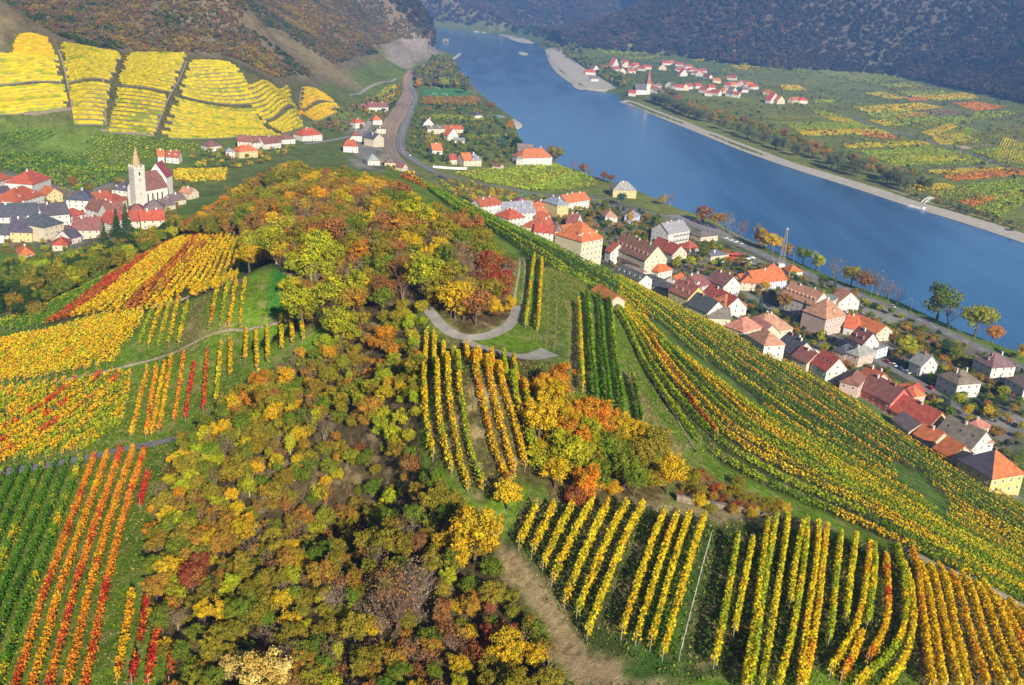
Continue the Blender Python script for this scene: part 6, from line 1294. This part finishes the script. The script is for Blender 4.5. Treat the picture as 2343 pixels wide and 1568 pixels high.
# ------------------------------------------------------------------ single trees by the river and in the gardens
rr2 = random.Random(21); FEET = [(a, d, n, L, w) for a, d, n, L, w in FOOT]
def blocked(x, y, m=1.0):
    q = np.array([x, y])
    for a, d, n, L, w in FEET:
        e = q - a; s, t_ = e @ d, e @ n
        if -m < s < L + m and -m < t_ < w + m: return True
    return False
def single(u, v, key, h, col, label, name, group, wide=1.0):
    p = castp([(u, v)])[0]
    while p[2] < 1.0 and v < 1200: v += 2; p = castp([(u, v)])[0]
    put_tree(key, p[0], p[1], h, col, name, label, group, p[2], rr2, wide)
G1 = 'trees along the near river bank'
for u, v, key, h, col, lab in [
 (1268,377,'broad1',17,'olive','big round olive tree at the river corner of the white manor'),(1308,388,'bare0',9,'rust brown','first pinkish bare tree beside the river field'),(1332,396,'broad2',9,'rust brown','tall russet tree beside the river field'),(1350,402,'bare1',9,'rust brown','third russet tree beside the river field'),(1380,414,'broad0',8,'rust brown','small round russet tree near the yellow villa'),(1396,420,'broad3',7.5,'rust brown','last small russet tree before the yellow villa'),
 (1532,472,'bare0',11,'grey-brown','bare grey tree at the start of the quay'),(1515,470,'broad0',8,'golden yellow','small golden tree at the start of the quay'),(1608,512,'broad2',13,'rust brown','brown tree over the parked cars on the quay'),(1640,525,'broad1',12,'copper','copper tree in the middle of the quay'),(1662,530,'bare0',15,'grey-brown','tall bare tree at the quay, left one'),(1692,545,'bare1',14,'grey-brown','tall bare tree at the quay, right one'),
 (1735,566,'broad0',14,'copper','copper tree left of the lattice mast'),(1748,572,'broad2',11,'golden yellow','golden tree left of the lattice mast'),(1765,578,'broad3',12,'golden yellow','golden tree right beside the copper one'),(1798,588,'broad2',9,'copper','small copper tree at the mast foot'),(1835,602,'broad1',11,'mid green','green tree right of the lattice mast'),(1866,616,'broad0',11,'lemon yellow','yellow-green tree right of the green one'),
 (1905,632,'bare0',14,'grey-brown','bare tree with purple twigs above the road'),(1945,658,'broad3',13,'olive','olive tree in the brown riverside group'),(1975,668,'broad0',12,'rust brown','brown tree in the riverside group'),(2005,676,'bare1',15,'grey-brown','large bare tree in the riverside group'),(2030,688,'bare2',12,'grey-brown','bare tree leaning over the water'),(2052,696,'bare0',10,'grey-brown','last bare tree of the riverside group'),
 (2142,722,'broad2',20,'mid green','tall green tree standing alone by the water'),(2168,730,'bare1',14,'grey-brown','bare tree right behind the tall green one'),(2228,772,'broad1',17,'lemon yellow','big yellow-green tree by the water near the picture edge'),(2268,785,'broad3',9,'orange','small orange tree beside the yellow-green one'),
 (1166,300,'broad0',12,'orange','orange tree on the point below the swimming pool'),(1150,335,'conifer',13,'blue-green','bluish conifer in the river gardens'),(1168,322,'broad2',11,'mid green','green tree next to the bluish conifer'),(1180,345,'broad1',12,'dark green','dark tree behind the manor'),(1060,215,'broad2',16,'grey-green','grey tree beside the sports pitch'),(1082,226,'bare0',19,'rust brown','tall pinkish bare tree by the sports pitch'),(1100,242,'bare1',15,'grey-brown','bare tree on the bank above the pool'),(1122,256,'broad3',12,'rust brown','russet tree above the pool'),(1015,204,'broad0',17,'lemon yellow','yellow-green tree at the head of the sports pitch'),(985,200,'bare0',20,'grey-brown','big bare tree left of the sports pitch'),(955,203,'broad2',12,'orange','orange tree between road and sports pitch')]:
    single(u, v, key, h * 1.25, col, lab, 'riverside_tree', G1, 1.2)
G2 = 'garden trees of the town'
for u, v, key, h, col, lab in [
 (1500,524,'broad2',13,'mid green','tall green tree beside the white apartment house'),(1442,512,'broad0',9,'golden yellow','golden garden tree above the house with blue-shaded walls'),(1412,548,'broad1',10,'dark green','dark tree between the two shaded houses'),(1360,545,'broad3',8,'mid green','green tree at the dusky red house'),(1352,505,'broad0',9,'olive','olive tree below the long white house'),(1385,480,'broad2',10,'mid green','round green tree near the road bend'),(1420,470,'broad1',12,'blue-green','blue-green tree below the yellow villa'),(1547,618,'broad0',10,'lemon yellow','left of two yellow-green trees by the hotel end'),(1578,618,'broad1',10,'lemon yellow','right of two yellow-green trees by the hotel end'),(1605,600,'broad2',14,'mid green','big green tree before the flat grey restaurant'),
 (1748,674,'broad3',9,'golden yellow','golden tree at the striped awning'),(1790,712,'broad1',12,'copper','round copper tree beside the long white hotel wing'),(1737,712,'conifer',10,'blue-green','blue spruce on the inner street'),(1832,745,'conifer',15,'dark green','tall dark fir before the pinkish hotel block'),(1848,742,'conifer',12,'dark green','second dark fir before the pinkish hotel block'),(1876,785,'broad0',8,'lemon yellow','yellow tree behind the bright red roof'),(1884,812,'broad2',7,'lemon yellow','small yellow tree next to the grey-roofed shed'),(2066,826,'broad2',15,'lemon yellow','tall yellow-green tree right of the flat modern house'),(2335,825,'broad0',10,'golden yellow','golden tree at the picture edge above the houses'),(2290,915,'broad1',8,'lemon yellow','yellow garden tree left of the picture edge house'),(2190,932,'broad3',8,'lemon yellow','yellow tree below the pyramid-roofed house'),(2210,955,'broad0',7,'golden yellow','golden tree above the side street'),(2253,958,'broad2',7.5,'golden yellow','golden tree at the corner of the side street'),(2155,945,'broad1',6,'dark green','dark bush beside the inner street'),(2130,925,'broad0',6,'rust brown','russet tree next to the inner street'),(2155,815,'broad2',10,'dark green','dark tree above the half hidden house'),(2180,830,'broad1',9,'mid green','green tree between the grey-roofed houses'),(2255,870,'conifer',9,'dark green','small fir before the large white house'),(1905,845,'broad3',6,'olive','olive tree behind the white red-roofed house'),(1950,690,'broad0',9,'copper','copper tree behind the hotel'),(1905,670,'conifer',12,'blue-green','blue spruce behind the hotel'),(1880,660,'broad2',10,'mid green','green tree by the small pavilion'),
 (520,455,'broad0',9,'olive','olive tree at the wood corner near the church'),(350,465,'broad1',8,'golden yellow','golden tree under the church nave'),(372,470,'broad0',5,'dark green','small dark round tree under the church nave'),(268,540,'conifer',16,'dark green','tall fir below the long red roof'),(290,535,'conifer',18,'dark green','tallest fir at the village edge'),(240,560,'conifer',13,'dark green','shorter fir at the village edge'),(170,430,'broad2',9,'rust brown','russet tree behind the bright yellow house'),(55,470,'broad1',6,'mid green','small tree in the manor yard'),(1270,345,'poplar',14,'olive','slender tree by the manor')]:
    single(u, v, key, h, col, lab, 'garden_tree', G2, 1.0)
# trees of the far bank
G3 = 'trees along the far river bank'; L1 = castp([(1440,222),(1500,248),(1580,280),(1700,325),(1830,374),(1960,418),(2040,440)])[:, :2]; pth, _ = resample(L1, 16); dn = np.gradient(pth, axis=0); dn /= np.hypot(dn[:, 0], dn[:, 1])[:, None]; nv = np.stack([-dn[:, 1], dn[:, 0]], -1); nv *= np.sign(nv[:, :1])
k1 = k2 = 0
for i, q in enumerate(pth):
    if rr2.random() < .55 and i > 3:
        a = q + nv[i] * rr2.uniform(16, 26); h = rr2.uniform(17, 24); put_tree('willow', a[0], a[1], h, 'grey-green', 'willow_tree', f'grey-green willow on the far bank, {nth(k1)} from upstream end', G3, None, rr2, 1.1); k1 += 1
    for j in range(2):
        a = q + nv[i] * rr2.uniform(34, 75) + dn[i] * rr2.uniform(-8, 8); h = rr2.uniform(12, 18); c = rr2.choice(['copper', 'rust brown', 'olive', 'mid green', 'grey-green', 'copper', 'olive'])
        put_tree('broad%d' % rr2.randrange(4), a[0], a[1], h, c, 'far_bank_tree', f'{c} tree in the far bank belt, {nth(k2)} along it', G3, None, rr2, 1.1); k2 += 1
# bushes and small trees too many to tell apart
def fill(name, label, poly, spacing, hr, pal, keys, keep=1.0, avoid=True, mask=None):
    out = []; P = poisson(poly, spacing, rtn); P = P[rtn.random(len(P)) < keep]; ok = np.ones(len(P), bool)
    if mask is not None: ok &= fbm(P[:, 0] / 50, P[:, 1] / 50, 77) >= mask
    for l, w in zip(RL, (6, 8, 5, 9)): ok &= seg_dist(P, l[::4]) > w
    if avoid:
        for a, d, n, L, w in FEET:
            e = P - a; s, t_ = e @ d, e @ n; ok &= ~((s > -1.2) & (s < L + 1.2) & (t_ > -1.2) & (t_ < w + 1.2))
    P = P[ok]; Z = hz(P[:, 0], P[:, 1])
    for (x, y), z in zip(P, Z):
        c = COL[rr2.choice(pal)]; out.append((x, y, z - .1, rr2.choice(keys), rr2.uniform(*hr), rr2.uniform(.9, 1.3), jit(c[0], rr2), jit(c[1], rr2)))
    if out: mass(name, label, 'bushes', out)
RL = [road_line, road2_line, street_line, rl]
fill('garden_bushes', 'bushes and low trees filling the gardens of the town', [(1120,480),(1350,450),(1540,515),(1790,625),(2050,720),(2342,860),(2342,1120),(2120,1010),(1860,845),(1560,695),(1300,570)], 5.0, (1.8, 5.5), ['olive', 'mid green', 'dark green', 'mid green', 'lemon yellow', 'copper'], ('shrub0', 'shrub1', 'broad0', 'broad2'), .62)
fill('bank_bushes', 'rusty scrub on the river bank beside the road', [(2040,720),(2120,750),(2230,800),(2342,860),(2342,830),(2230,780),(2130,740)], 3.5, (1.5, 4), ['copper', 'olive', 'rust brown', 'golden yellow', 'mid green'], ('shrub0', 'shrub1', 'bareshrub0'), .8)
fill('bank_scrub', 'overgrown autumn scrub between river road and houses', [(2000,735),(2080,750),(2200,810),(2300,865),(2240,880),(2130,850),(2060,800),(2010,770)], 3.6, (1.6, 4.5), ['copper', 'olive', 'olive', 'rust brown', 'golden yellow', 'mid green'], ('shrub0', 'shrub1', 'bareshrub0', 'broad1'), .85)
fill('orchard_trees', 'orchard trees and hedges in the river gardens', [(950,262),(1030,240),(1120,262),(1180,310),(1190,360),(1170,378),(1050,380),(980,375),(930,345)], 6.5, (2.5, 6), ['mid green', 'mid green', 'dark green', 'olive', 'grey-green'], ('lo0', 'lo1', 'shrub0', 'loshrub'), .6)
fill('bank_wood', 'dark riverside wood by the rock spur', [(940,172),(965,150),(1000,135),(1030,145),(1050,175),(1075,205),(1040,205),(1000,200),(960,200)], 9, (11, 18), ['dark green', 'mid green', 'grey-green', 'olive', 'grey-brown'], ('lo0', 'lo1', 'lo2', 'broad0'), .95)
fill('pitch_hedge', 'tall brown hedge below the sports pitch', [(966,228),(1090,226),(1100,236),(1085,245),(965,240)], 6, (5, 8), ['rust brown', 'olive', 'copper'], ('lo0', 'lo1', 'loshrub'))
fill('field_shrubs', 'gardens and shrubs below the vineyard bend', [(1000,415),(1090,425),(1200,448),(1260,455),(1200,470),(1110,480),(1040,447)], 5, (1.8, 4.5), ['olive', 'mid green', 'golden yellow', 'lemon yellow', 'grey-brown'], ('shrub0', 'shrub1', 'loshrub'), .75)
fill('village_bushes', 'bushes between the village houses and fields', [(0,580),(0,440),(140,390),(280,410),(420,420),(450,460),(400,500),(330,545),(150,590)], 6, (1.8, 5), ['olive', 'mid green', 'lemon yellow', 'rust brown'], ('shrub0', 'shrub1', 'broad0'), .35)
fill('slope_gardens', 'gardens and trees between church meadow and terraces', [(430,345),(560,345),(680,335),(660,360),(560,385),(440,385)], 7, (2.5, 6), ['olive', 'mid green', 'golden yellow', 'lemon yellow', 'copper'], ('lo0', 'lo1', 'loshrub', 'shrub0'), .7)
fill('rock_foot_trees', 'trees at the foot of the rocks above the station', [(700,310),(760,265),(830,235),(900,205),(925,180),(940,165),(930,200),(905,245),(880,275),(840,290),(770,305)], 8, (3.5, 8), ['olive', 'mid green', 'dark green', 'rust brown', 'grey-brown'], ('lo0', 'lo1', 'loshrub'), .7)
fill('far_plain_hedges', 'hedges, orchards and shrubs dotted over the plain across the river', [(1300,110),(1500,100),(1780,110),(2000,170),(2342,240),(2420,400),(2342,490),(2080,420),(1700,285),(1450,205),(1360,170)], 13, (2.5, 6), ['olive', 'dark green', 'olive', 'grey-green', 'grey-brown', 'mid green'], ('lo0', 'lo1', 'loshrub', 'loshrub'), .8, mask=.45)
fill('far_bank_wood', 'dark trees behind the long gravel bar', [(1240,100),(1270,112),(1320,145),(1370,175),(1425,205),(1440,190),(1380,150),(1330,115),(1280,92)], 12, (9, 15), ['dark green', 'olive', 'grey-green', 'mid green'], ('lo0', 'lo1', 'lo2'), .95)
fill('far_bank_bushes', 'bushes along the riverside track on the far bank', [(2060,435),(2100,445),(2342,515),(2342,540),(2200,492),(2080,452)], 6, (2, 5), ['olive', 'dark green', 'grey-green', 'rust brown'], ('lo0', 'loshrub'), .8)
# ------------------------------------------------------------------ vehicles, mast, landing stage and other small things
wh = MB(); wh.tube([(0, -.11, 0), (0, .11, 0)], .33, 10, 0); wh.tube([(0, -.12, 0), (0, .12, 0)], .18, 8, 1); WHEEL = wh.mesh('wheel', [M['dark'], M['metal']])
def carmesh():
    m = MB(); prof = [(-2.1, .35), (-2.15, .75), (-1.3, .92), (1.0, .95), (2.0, .88), (2.1, .35)]; W_ = .85
    n = len(prof)
    m.face([(x, -W_, z) for x, z in prof[::-1]]); m.face([(x, W_, z) for x, z in prof])
    for k in range(n): a, b = prof[k], prof[(k + 1) % n]; m.face([(a[0], -W_, a[1]), (b[0], -W_, b[1]), (b[0], W_, b[1]), (a[0], W_, a[1])])
    r = [(-1.0, .93), (-.45, 1.42), (1.15, 1.45), (1.85, .92)]; Wt = .66
    g = MB(); g.face([(r[0][0], -W_ + .05, r[0][1]), (r[3][0], -W_ + .05, r[3][1]), (r[2][0], -Wt, r[2][1]), (r[1][0], -Wt, r[1][1])]); g.face([(r[1][0], Wt, r[1][1]), (r[2][0], Wt, r[2][1]), (r[3][0], W_ - .05, r[3][1]), (r[0][0], W_ - .05, r[0][1])])
    g.face([(r[0][0], W_ - .05, r[0][1]), (r[0][0], -W_ + .05, r[0][1]), (r[1][0], -Wt, r[1][1]), (r[1][0], Wt, r[1][1])]); g.face([(r[3][0], -W_ + .05, r[3][1]), (r[3][0], W_ - .05, r[3][1]), (r[2][0], Wt, r[2][1]), (r[2][0], -Wt, r[2][1])])
    m.box(r[1][0], -Wt, 1.41, r[2][0], Wt, 1.48); return m.mesh('body', [M['paint']]), g.mesh('windows', [M['glass']])
CB, CG = carmesh()
def car(p, rz, col, label, group):
    r = empty('parked_car' if 'parked' in label else 'car', (p[0], p[1], float(hz(p[0], p[1])) + .14), rz); tag(r, label, 'car', group); b = link('body', CB, r); b['tint'] = col; link('windows', CG, r)
    for x in (-1.3, 1.35):
        for y in (-.8, .8): link('wheel', WHEEL, r, (x, y, .33))
CC = [('white', (.75,.75,.75)), ('black', (.02,.02,.025)), ('silver', (.45,.46,.48)), ('blue', (.04,.08,.3)), ('red', (.45,.03,.03)), ('grey', (.2,.2,.21))]
def row_of(a, b, n, place, across=True, seed=0):
    A, B = castp([a, b])[:, :2]; d = (B - A) / np.hypot(*(B - A)); rr3 = random.Random(seed)
    for k in range(n):
        q = A + (B - A) * ((k + .5) / n); cn, cc = rr3.choice(CC); car(q, math.atan2(d[1], d[0]) + (R(90) if across else 0), cc, f'{cn} parked car {place}, {nth(k)} from the left', 'cars parked ' + place)
row_of((1580,505), (1640,524), 7, 'under the quay trees', True, 1); row_of((1655,545), (1700,562), 4, 'beside the quay', True, 2); row_of((1735,605), (1765,618), 4, 'on the town car park', True, 3); row_of((1960,722), (2010,738), 5, 'behind the orange roofs', True, 4); row_of((840,300), (848,330), 5, 'at the station', True, 5); row_of((2020,826), (2080,858), 4, 'along the inner street', False, 6); row_of((1680,615), (1715,600), 5, 'by the restaurant', True, 7); row_of((2225,915), (2260,938), 2, 'in the garden drive', False, 8)
for ln, f, off, cn, cc, lab in ((street_line, .80, 1.4, 'red', (.5,.03,.03), 'red car driving down the inner street'), (road2_line, .62, -2, 'white', (.75,.75,.75), 'white car on the river road near the lattice mast'), (road2_line, .55, 2, 'black', (.02,.02,.03), 'black car on the river road by the inn'), (road2_line, .72, 2, 'silver', (.5,.5,.5), 'silver car on the river road below the bare trees'), (road_line, .55, 2, 'silver', (.5,.5,.5), 'silver car on the through road beside the railway'), (road_line, .35, -2, 'blue', (.05,.1,.35), 'blue car on the shaded part of the through road'), (road_line, .85, 2, 'white', (.75,.75,.75), 'white car on the through road under the vineyard')):
    i = int(len(ln) * f); d = ln[i + 1] - ln[i]; d /= np.hypot(*d); q = ln[i] + np.array([-d[1], d[0]]) * off; car(q, math.atan2(d[1], d[0]), cc, lab, 'cars on the roads')
# lattice mast of the cable ferry
mp = castp([(1786, 611)])[0]; mr = empty('ferry_cable_mast', tuple(mp)); tag(mr, 'tall tapering steel lattice mast on a white base by the river', 'mast')
m_ = MB(); m_.box(-2.0, -2.0, -1, 2.0, 2.0, 2.2); q = m_.obj('base', M['white'], mr)
m_ = MB(); Hm = 24.0
def leg(k, z): s_ = 1.9 * (1 - z / Hm) + .45 * (z / Hm); return Vector(((1, 1, -1, -1)[k] * s_, (1, -1, -1, 1)[k] * s_, 2.2 + z))
for k in range(4): m_.tube([leg(k, 0), leg(k, Hm)], .09, 4)
for j in range(11):
    z0, z1 = j * Hm / 11, (j + 1) * Hm / 11
    for k in range(4): m_.tube([leg(k, z0), leg((k + 1) % 4, z1)], .04, 3, cap=False); m_.tube([leg((k + 1) % 4, z0), leg(k, z1)], .04, 3, cap=False); m_.tube([leg(k, z1), leg((k + 1) % 4, z1)], .04, 3, cap=False)
m_.obj('lattice', M['stake'], mr); m_ = MB(); m_.box(-1.2, -1.2, Hm + 2.2, 1.0, 1.0, Hm + 2.4); m_.box(-.4, -.4, Hm + 2.4, .4, .4, Hm + 3.4); m_.obj('head_platform', M['metal'], mr)
# landing stage with arched gangway
g0 = plane_at(2104, 474, 0); g1 = plane_at(2140, 462, 0); gd = (g1 - g0)[:2]; gl = float(np.hypot(*gd)); gr = empty('landing_gangway', (g0[0], g0[1], 1.2), math.atan2(gd[1], gd[0])); tag(gr, 'white arched gangway leading to a pontoon on the far bank', 'gangway')
m_ = MB(); m_.box(0, -1.6, 0, gl, 1.6, .35); m_.obj('deck', M['white'], gr)
for s_ in (-1.6, 1.6):
    m_ = MB(); pts = [(gl * k / 12, s_, .3 + 5.2 * math.sin(math.pi * k / 12)) for k in range(13)]; m_.tube(pts, .28, 5)
    for k in range(1, 12): m_.tube([(gl * k / 12, s_, .3), pts[k]], .14, 4, cap=False); m_.tube([(gl * k / 12, s_, .3), pts[min(12, k + 1)]], .10, 4, cap=False)
    m_.obj('arch', M['white'], gr)
p0 = plane_at(2098, 477, 0); m_ = MB(); m_.box(-9, -3, -.5, 9, 3, 1.2); m_.box(-7, -2, 1.2, -5.5, 2, 2.4); po = m_.obj('pontoon', M['white'], None, tuple(p0), math.atan2(gd[1], gd[0]) + R(75)); tag(po, 'flat white pontoon floating at the end of the gangway', 'pontoon')
# swimming pool, goals, screens, parasols, signals
pp_ = castp([(1128, 266)])[0]; pr_ = empty('swimming_pool', tuple(pp_)); tag(pr_, 'turquoise swimming pool with pale deck near the river', 'pool'); m_ = MB(); m_.box(-16, -9, -.2, 16, 9, .5); m_.obj('deck', M['concrete'], pr_); m_ = MB(); m_.face([(-12, -6, .54), (12, -6, .54), (12, 6, .54), (-12, 6, .54)]); m_.obj('water', M['pool'], pr_)
for u, v, w_ in ((1000, 205, 'head'), (994, 218, 'near left'), (1018, 219, 'near middle')):
    q = castp([(u, v)])[0]; m_ = MB(); m_.tube([(-3.6, 0, 0), (-3.6, 0, 2.4)], .12, 4); m_.tube([(3.6, 0, 0), (3.6, 0, 2.4)], .12, 4); m_.tube([(-3.6, 0, 2.4), (3.6, 0, 2.4)], .12, 4); tag(m_.obj('football_goal', M['white'], None, (q[0], q[1], q[2] + .3)), f'white football goal at the {w_} side of the pitch', 'goal', 'goals of the sports pitch')
sa, sb = plane_at(np.array([1158, 1203]), np.array([460, 452]), 9.0); m_ = MB(); d_ = sb - sa; m_.face([(0, 0, 0), (d_[0], d_[1], 0), (d_[0], d_[1], 3.5), (0, 0, 3.5)]); m_.face([(0, .1, 3.5), (d_[0], d_[1] + .1, 3.5), (d_[0], d_[1] + .1, 0), (0, .1, 0)]); M['teal'] = plain('teal_screen', (.03, .30, .24), .7, .1); tag(m_.obj('sports_screen', M['teal'], None, tuple(sa)), 'teal green screen fence of the tennis court', 'fence')
def parasol(u, v, col, label, r=2.2):
    q = castp([(u, v)])[0]; t_ = empty('parasol', tuple(q)); tag(t_, label, 'parasol', 'parasols of the restaurant garden'); m_ = MB(); m_.tube([(0, 0, 0), (0, 0, 3.2)], .07, 5); m_.obj('pole', M['metal'], t_)
    m_ = MB()
    for k in range(8):
        a, b = 2 * math.pi * k / 8, 2 * math.pi * (k + 1) / 8; m_.face([(math.cos(a) * r, math.sin(a) * r, 2.5), (math.cos(b) * r, math.sin(b) * r, 2.5), (0, 0, 3.3)])
    o = m_.obj('canopy', M['wall'], t_); o['tint'] = col
for i, (x, y) in enumerate([(640,400),(680,395),(720,400),(760,395),(800,405),(690,425),(735,430)]): u, v = pv('t3', (x, y)); parasol(u, v, (.55, .08, .04), f'red parasol in the restaurant garden, {nth(i)} counted from the left', 3.0)
for i, (x, y) in enumerate([(560,420),(600,435),(860,440),(900,430),(640,470),(840,470)]): u, v = pv('t3', (x, y)); parasol(u, v, (.75, .74, .70), f'white parasol near the restaurant, {nth(i)} counted from the left', 2.2)
q = castp([(1690, 616)])[0]; m_ = MB(); m_.box(-5, -3, 0, 5, 3, .2); m_.box(-4.6, -2.6, .2, 4.6, 2.6, 2.2)
lp = MB(); lp.tube([(0, 0, 0), (0, 0, 8)], .1, 5); lp.tube([(0, 0, 8), (1.6, 0, 8.3)], .07, 4); lp.box(1.3, -.15, 8.2, 2.0, .15, 8.35); LAMP = lp.mesh('street_lamp', [M['metal']])
for i, f in enumerate((.38, .43, .48, .53, .58, .63, .68, .74, .80)):
    k = int(len(road2_line) * f); d = road2_line[k + 1] - road2_line[k]; d /= np.hypot(*d); q = road2_line[k] + np.array([-d[1], d[0]]) * 6.2; o = link('street_lamp', LAMP, None, (q[0], q[1], float(hz(*q))), math.atan2(d[1], d[0]) - R(90)); tag(o, f'thin grey street lamp on the river road, {nth(i)} from its upstream end', 'street lamp', 'street lamps of the river road')
for i, f in enumerate((.30, .40, .50, .60, .70, .80, .90)):
    k = int(len(rl) * f); q = rl[k] + nrr[k] * (spread[k] * 2 + 3.5); m_ = MB(); m_.tube([(0, 0, 0), (0, 0, 7.5)], .12, 5); m_.box(-.1, -2.6, 7.0, .1, .1, 7.15); o = m_.obj('catenary_post', M['metal'], None, (q[0], q[1], float(hz(*q))), math.atan2(dr[k, 1], dr[k, 0])); tag(o, f'grey railway mast beside the tracks, {nth(i)} from the far end', 'mast', 'masts of the railway')
# tunnel portal in the rock spur
q = castp([(1019, 100)])[0]; tr_ = empty('tunnel_portal', tuple(q), R(8)); tag(tr_, 'pale stone railway tunnel portal in the rock spur', 'tunnel portal'); m_ = MB(); m_.box(-9, -2, -3, 9, 4, 14); q2 = m_.obj('portal_wall', M['stone'], tr_); m_ = MB(); m_.face([(math.cos(math.pi * k / 10) * 4, -2.1, 3 + math.sin(math.pi * k / 10) * 4.5) for k in range(11)] + [(-4, -2.1, -2), (4, -2.1, -2)]); m_.obj('tunnel_mouth', M['dark'], tr_)
# pedestrian underpass by the railway bend
q = castp([(1008, 408)])[0]; ur = empty('road_underpass', tuple(q), R(-58)); tag(ur, 'dark trough of the road underpass with pale walls', 'underpass'); m_ = MB(); m_.box(-9, -3, -.4, 9, -2.6, 1.2); m_.box(-9, 2.6, -.4, 9, 3, 1.2); m_.obj('side_wall', M['concrete'], ur); m_ = MB(); m_.face([(-9, -2.6, .12), (9, -2.6, .12), (9, 2.6, .12), (-9, 2.6, .12)]); m_.obj('roadway', M['dark'], ur)
# ------------------------------------------------------------------ haze in the valley air
t = NT('haze'); pvn = t.n('ShaderNodeVolumePrincipled'); pvn.inputs['Color'].default_value = (.20, .42, 1.0, 1); pvn.inputs['Density'].default_value = HAZE; pvn.inputs['Anisotropy'].default_value = 0.0
t.l(pvn.outputs[0], t.out.inputs['Volume'])
hb = MB(); hb.box(-7200, -900, -14, 7200, 9300, 640); ho = hb.obj('haze', t.m); tag(ho, 'blue autumn haze filling the valley', 'haze', kind='stuff'); ho.display_type = 'WIRE'
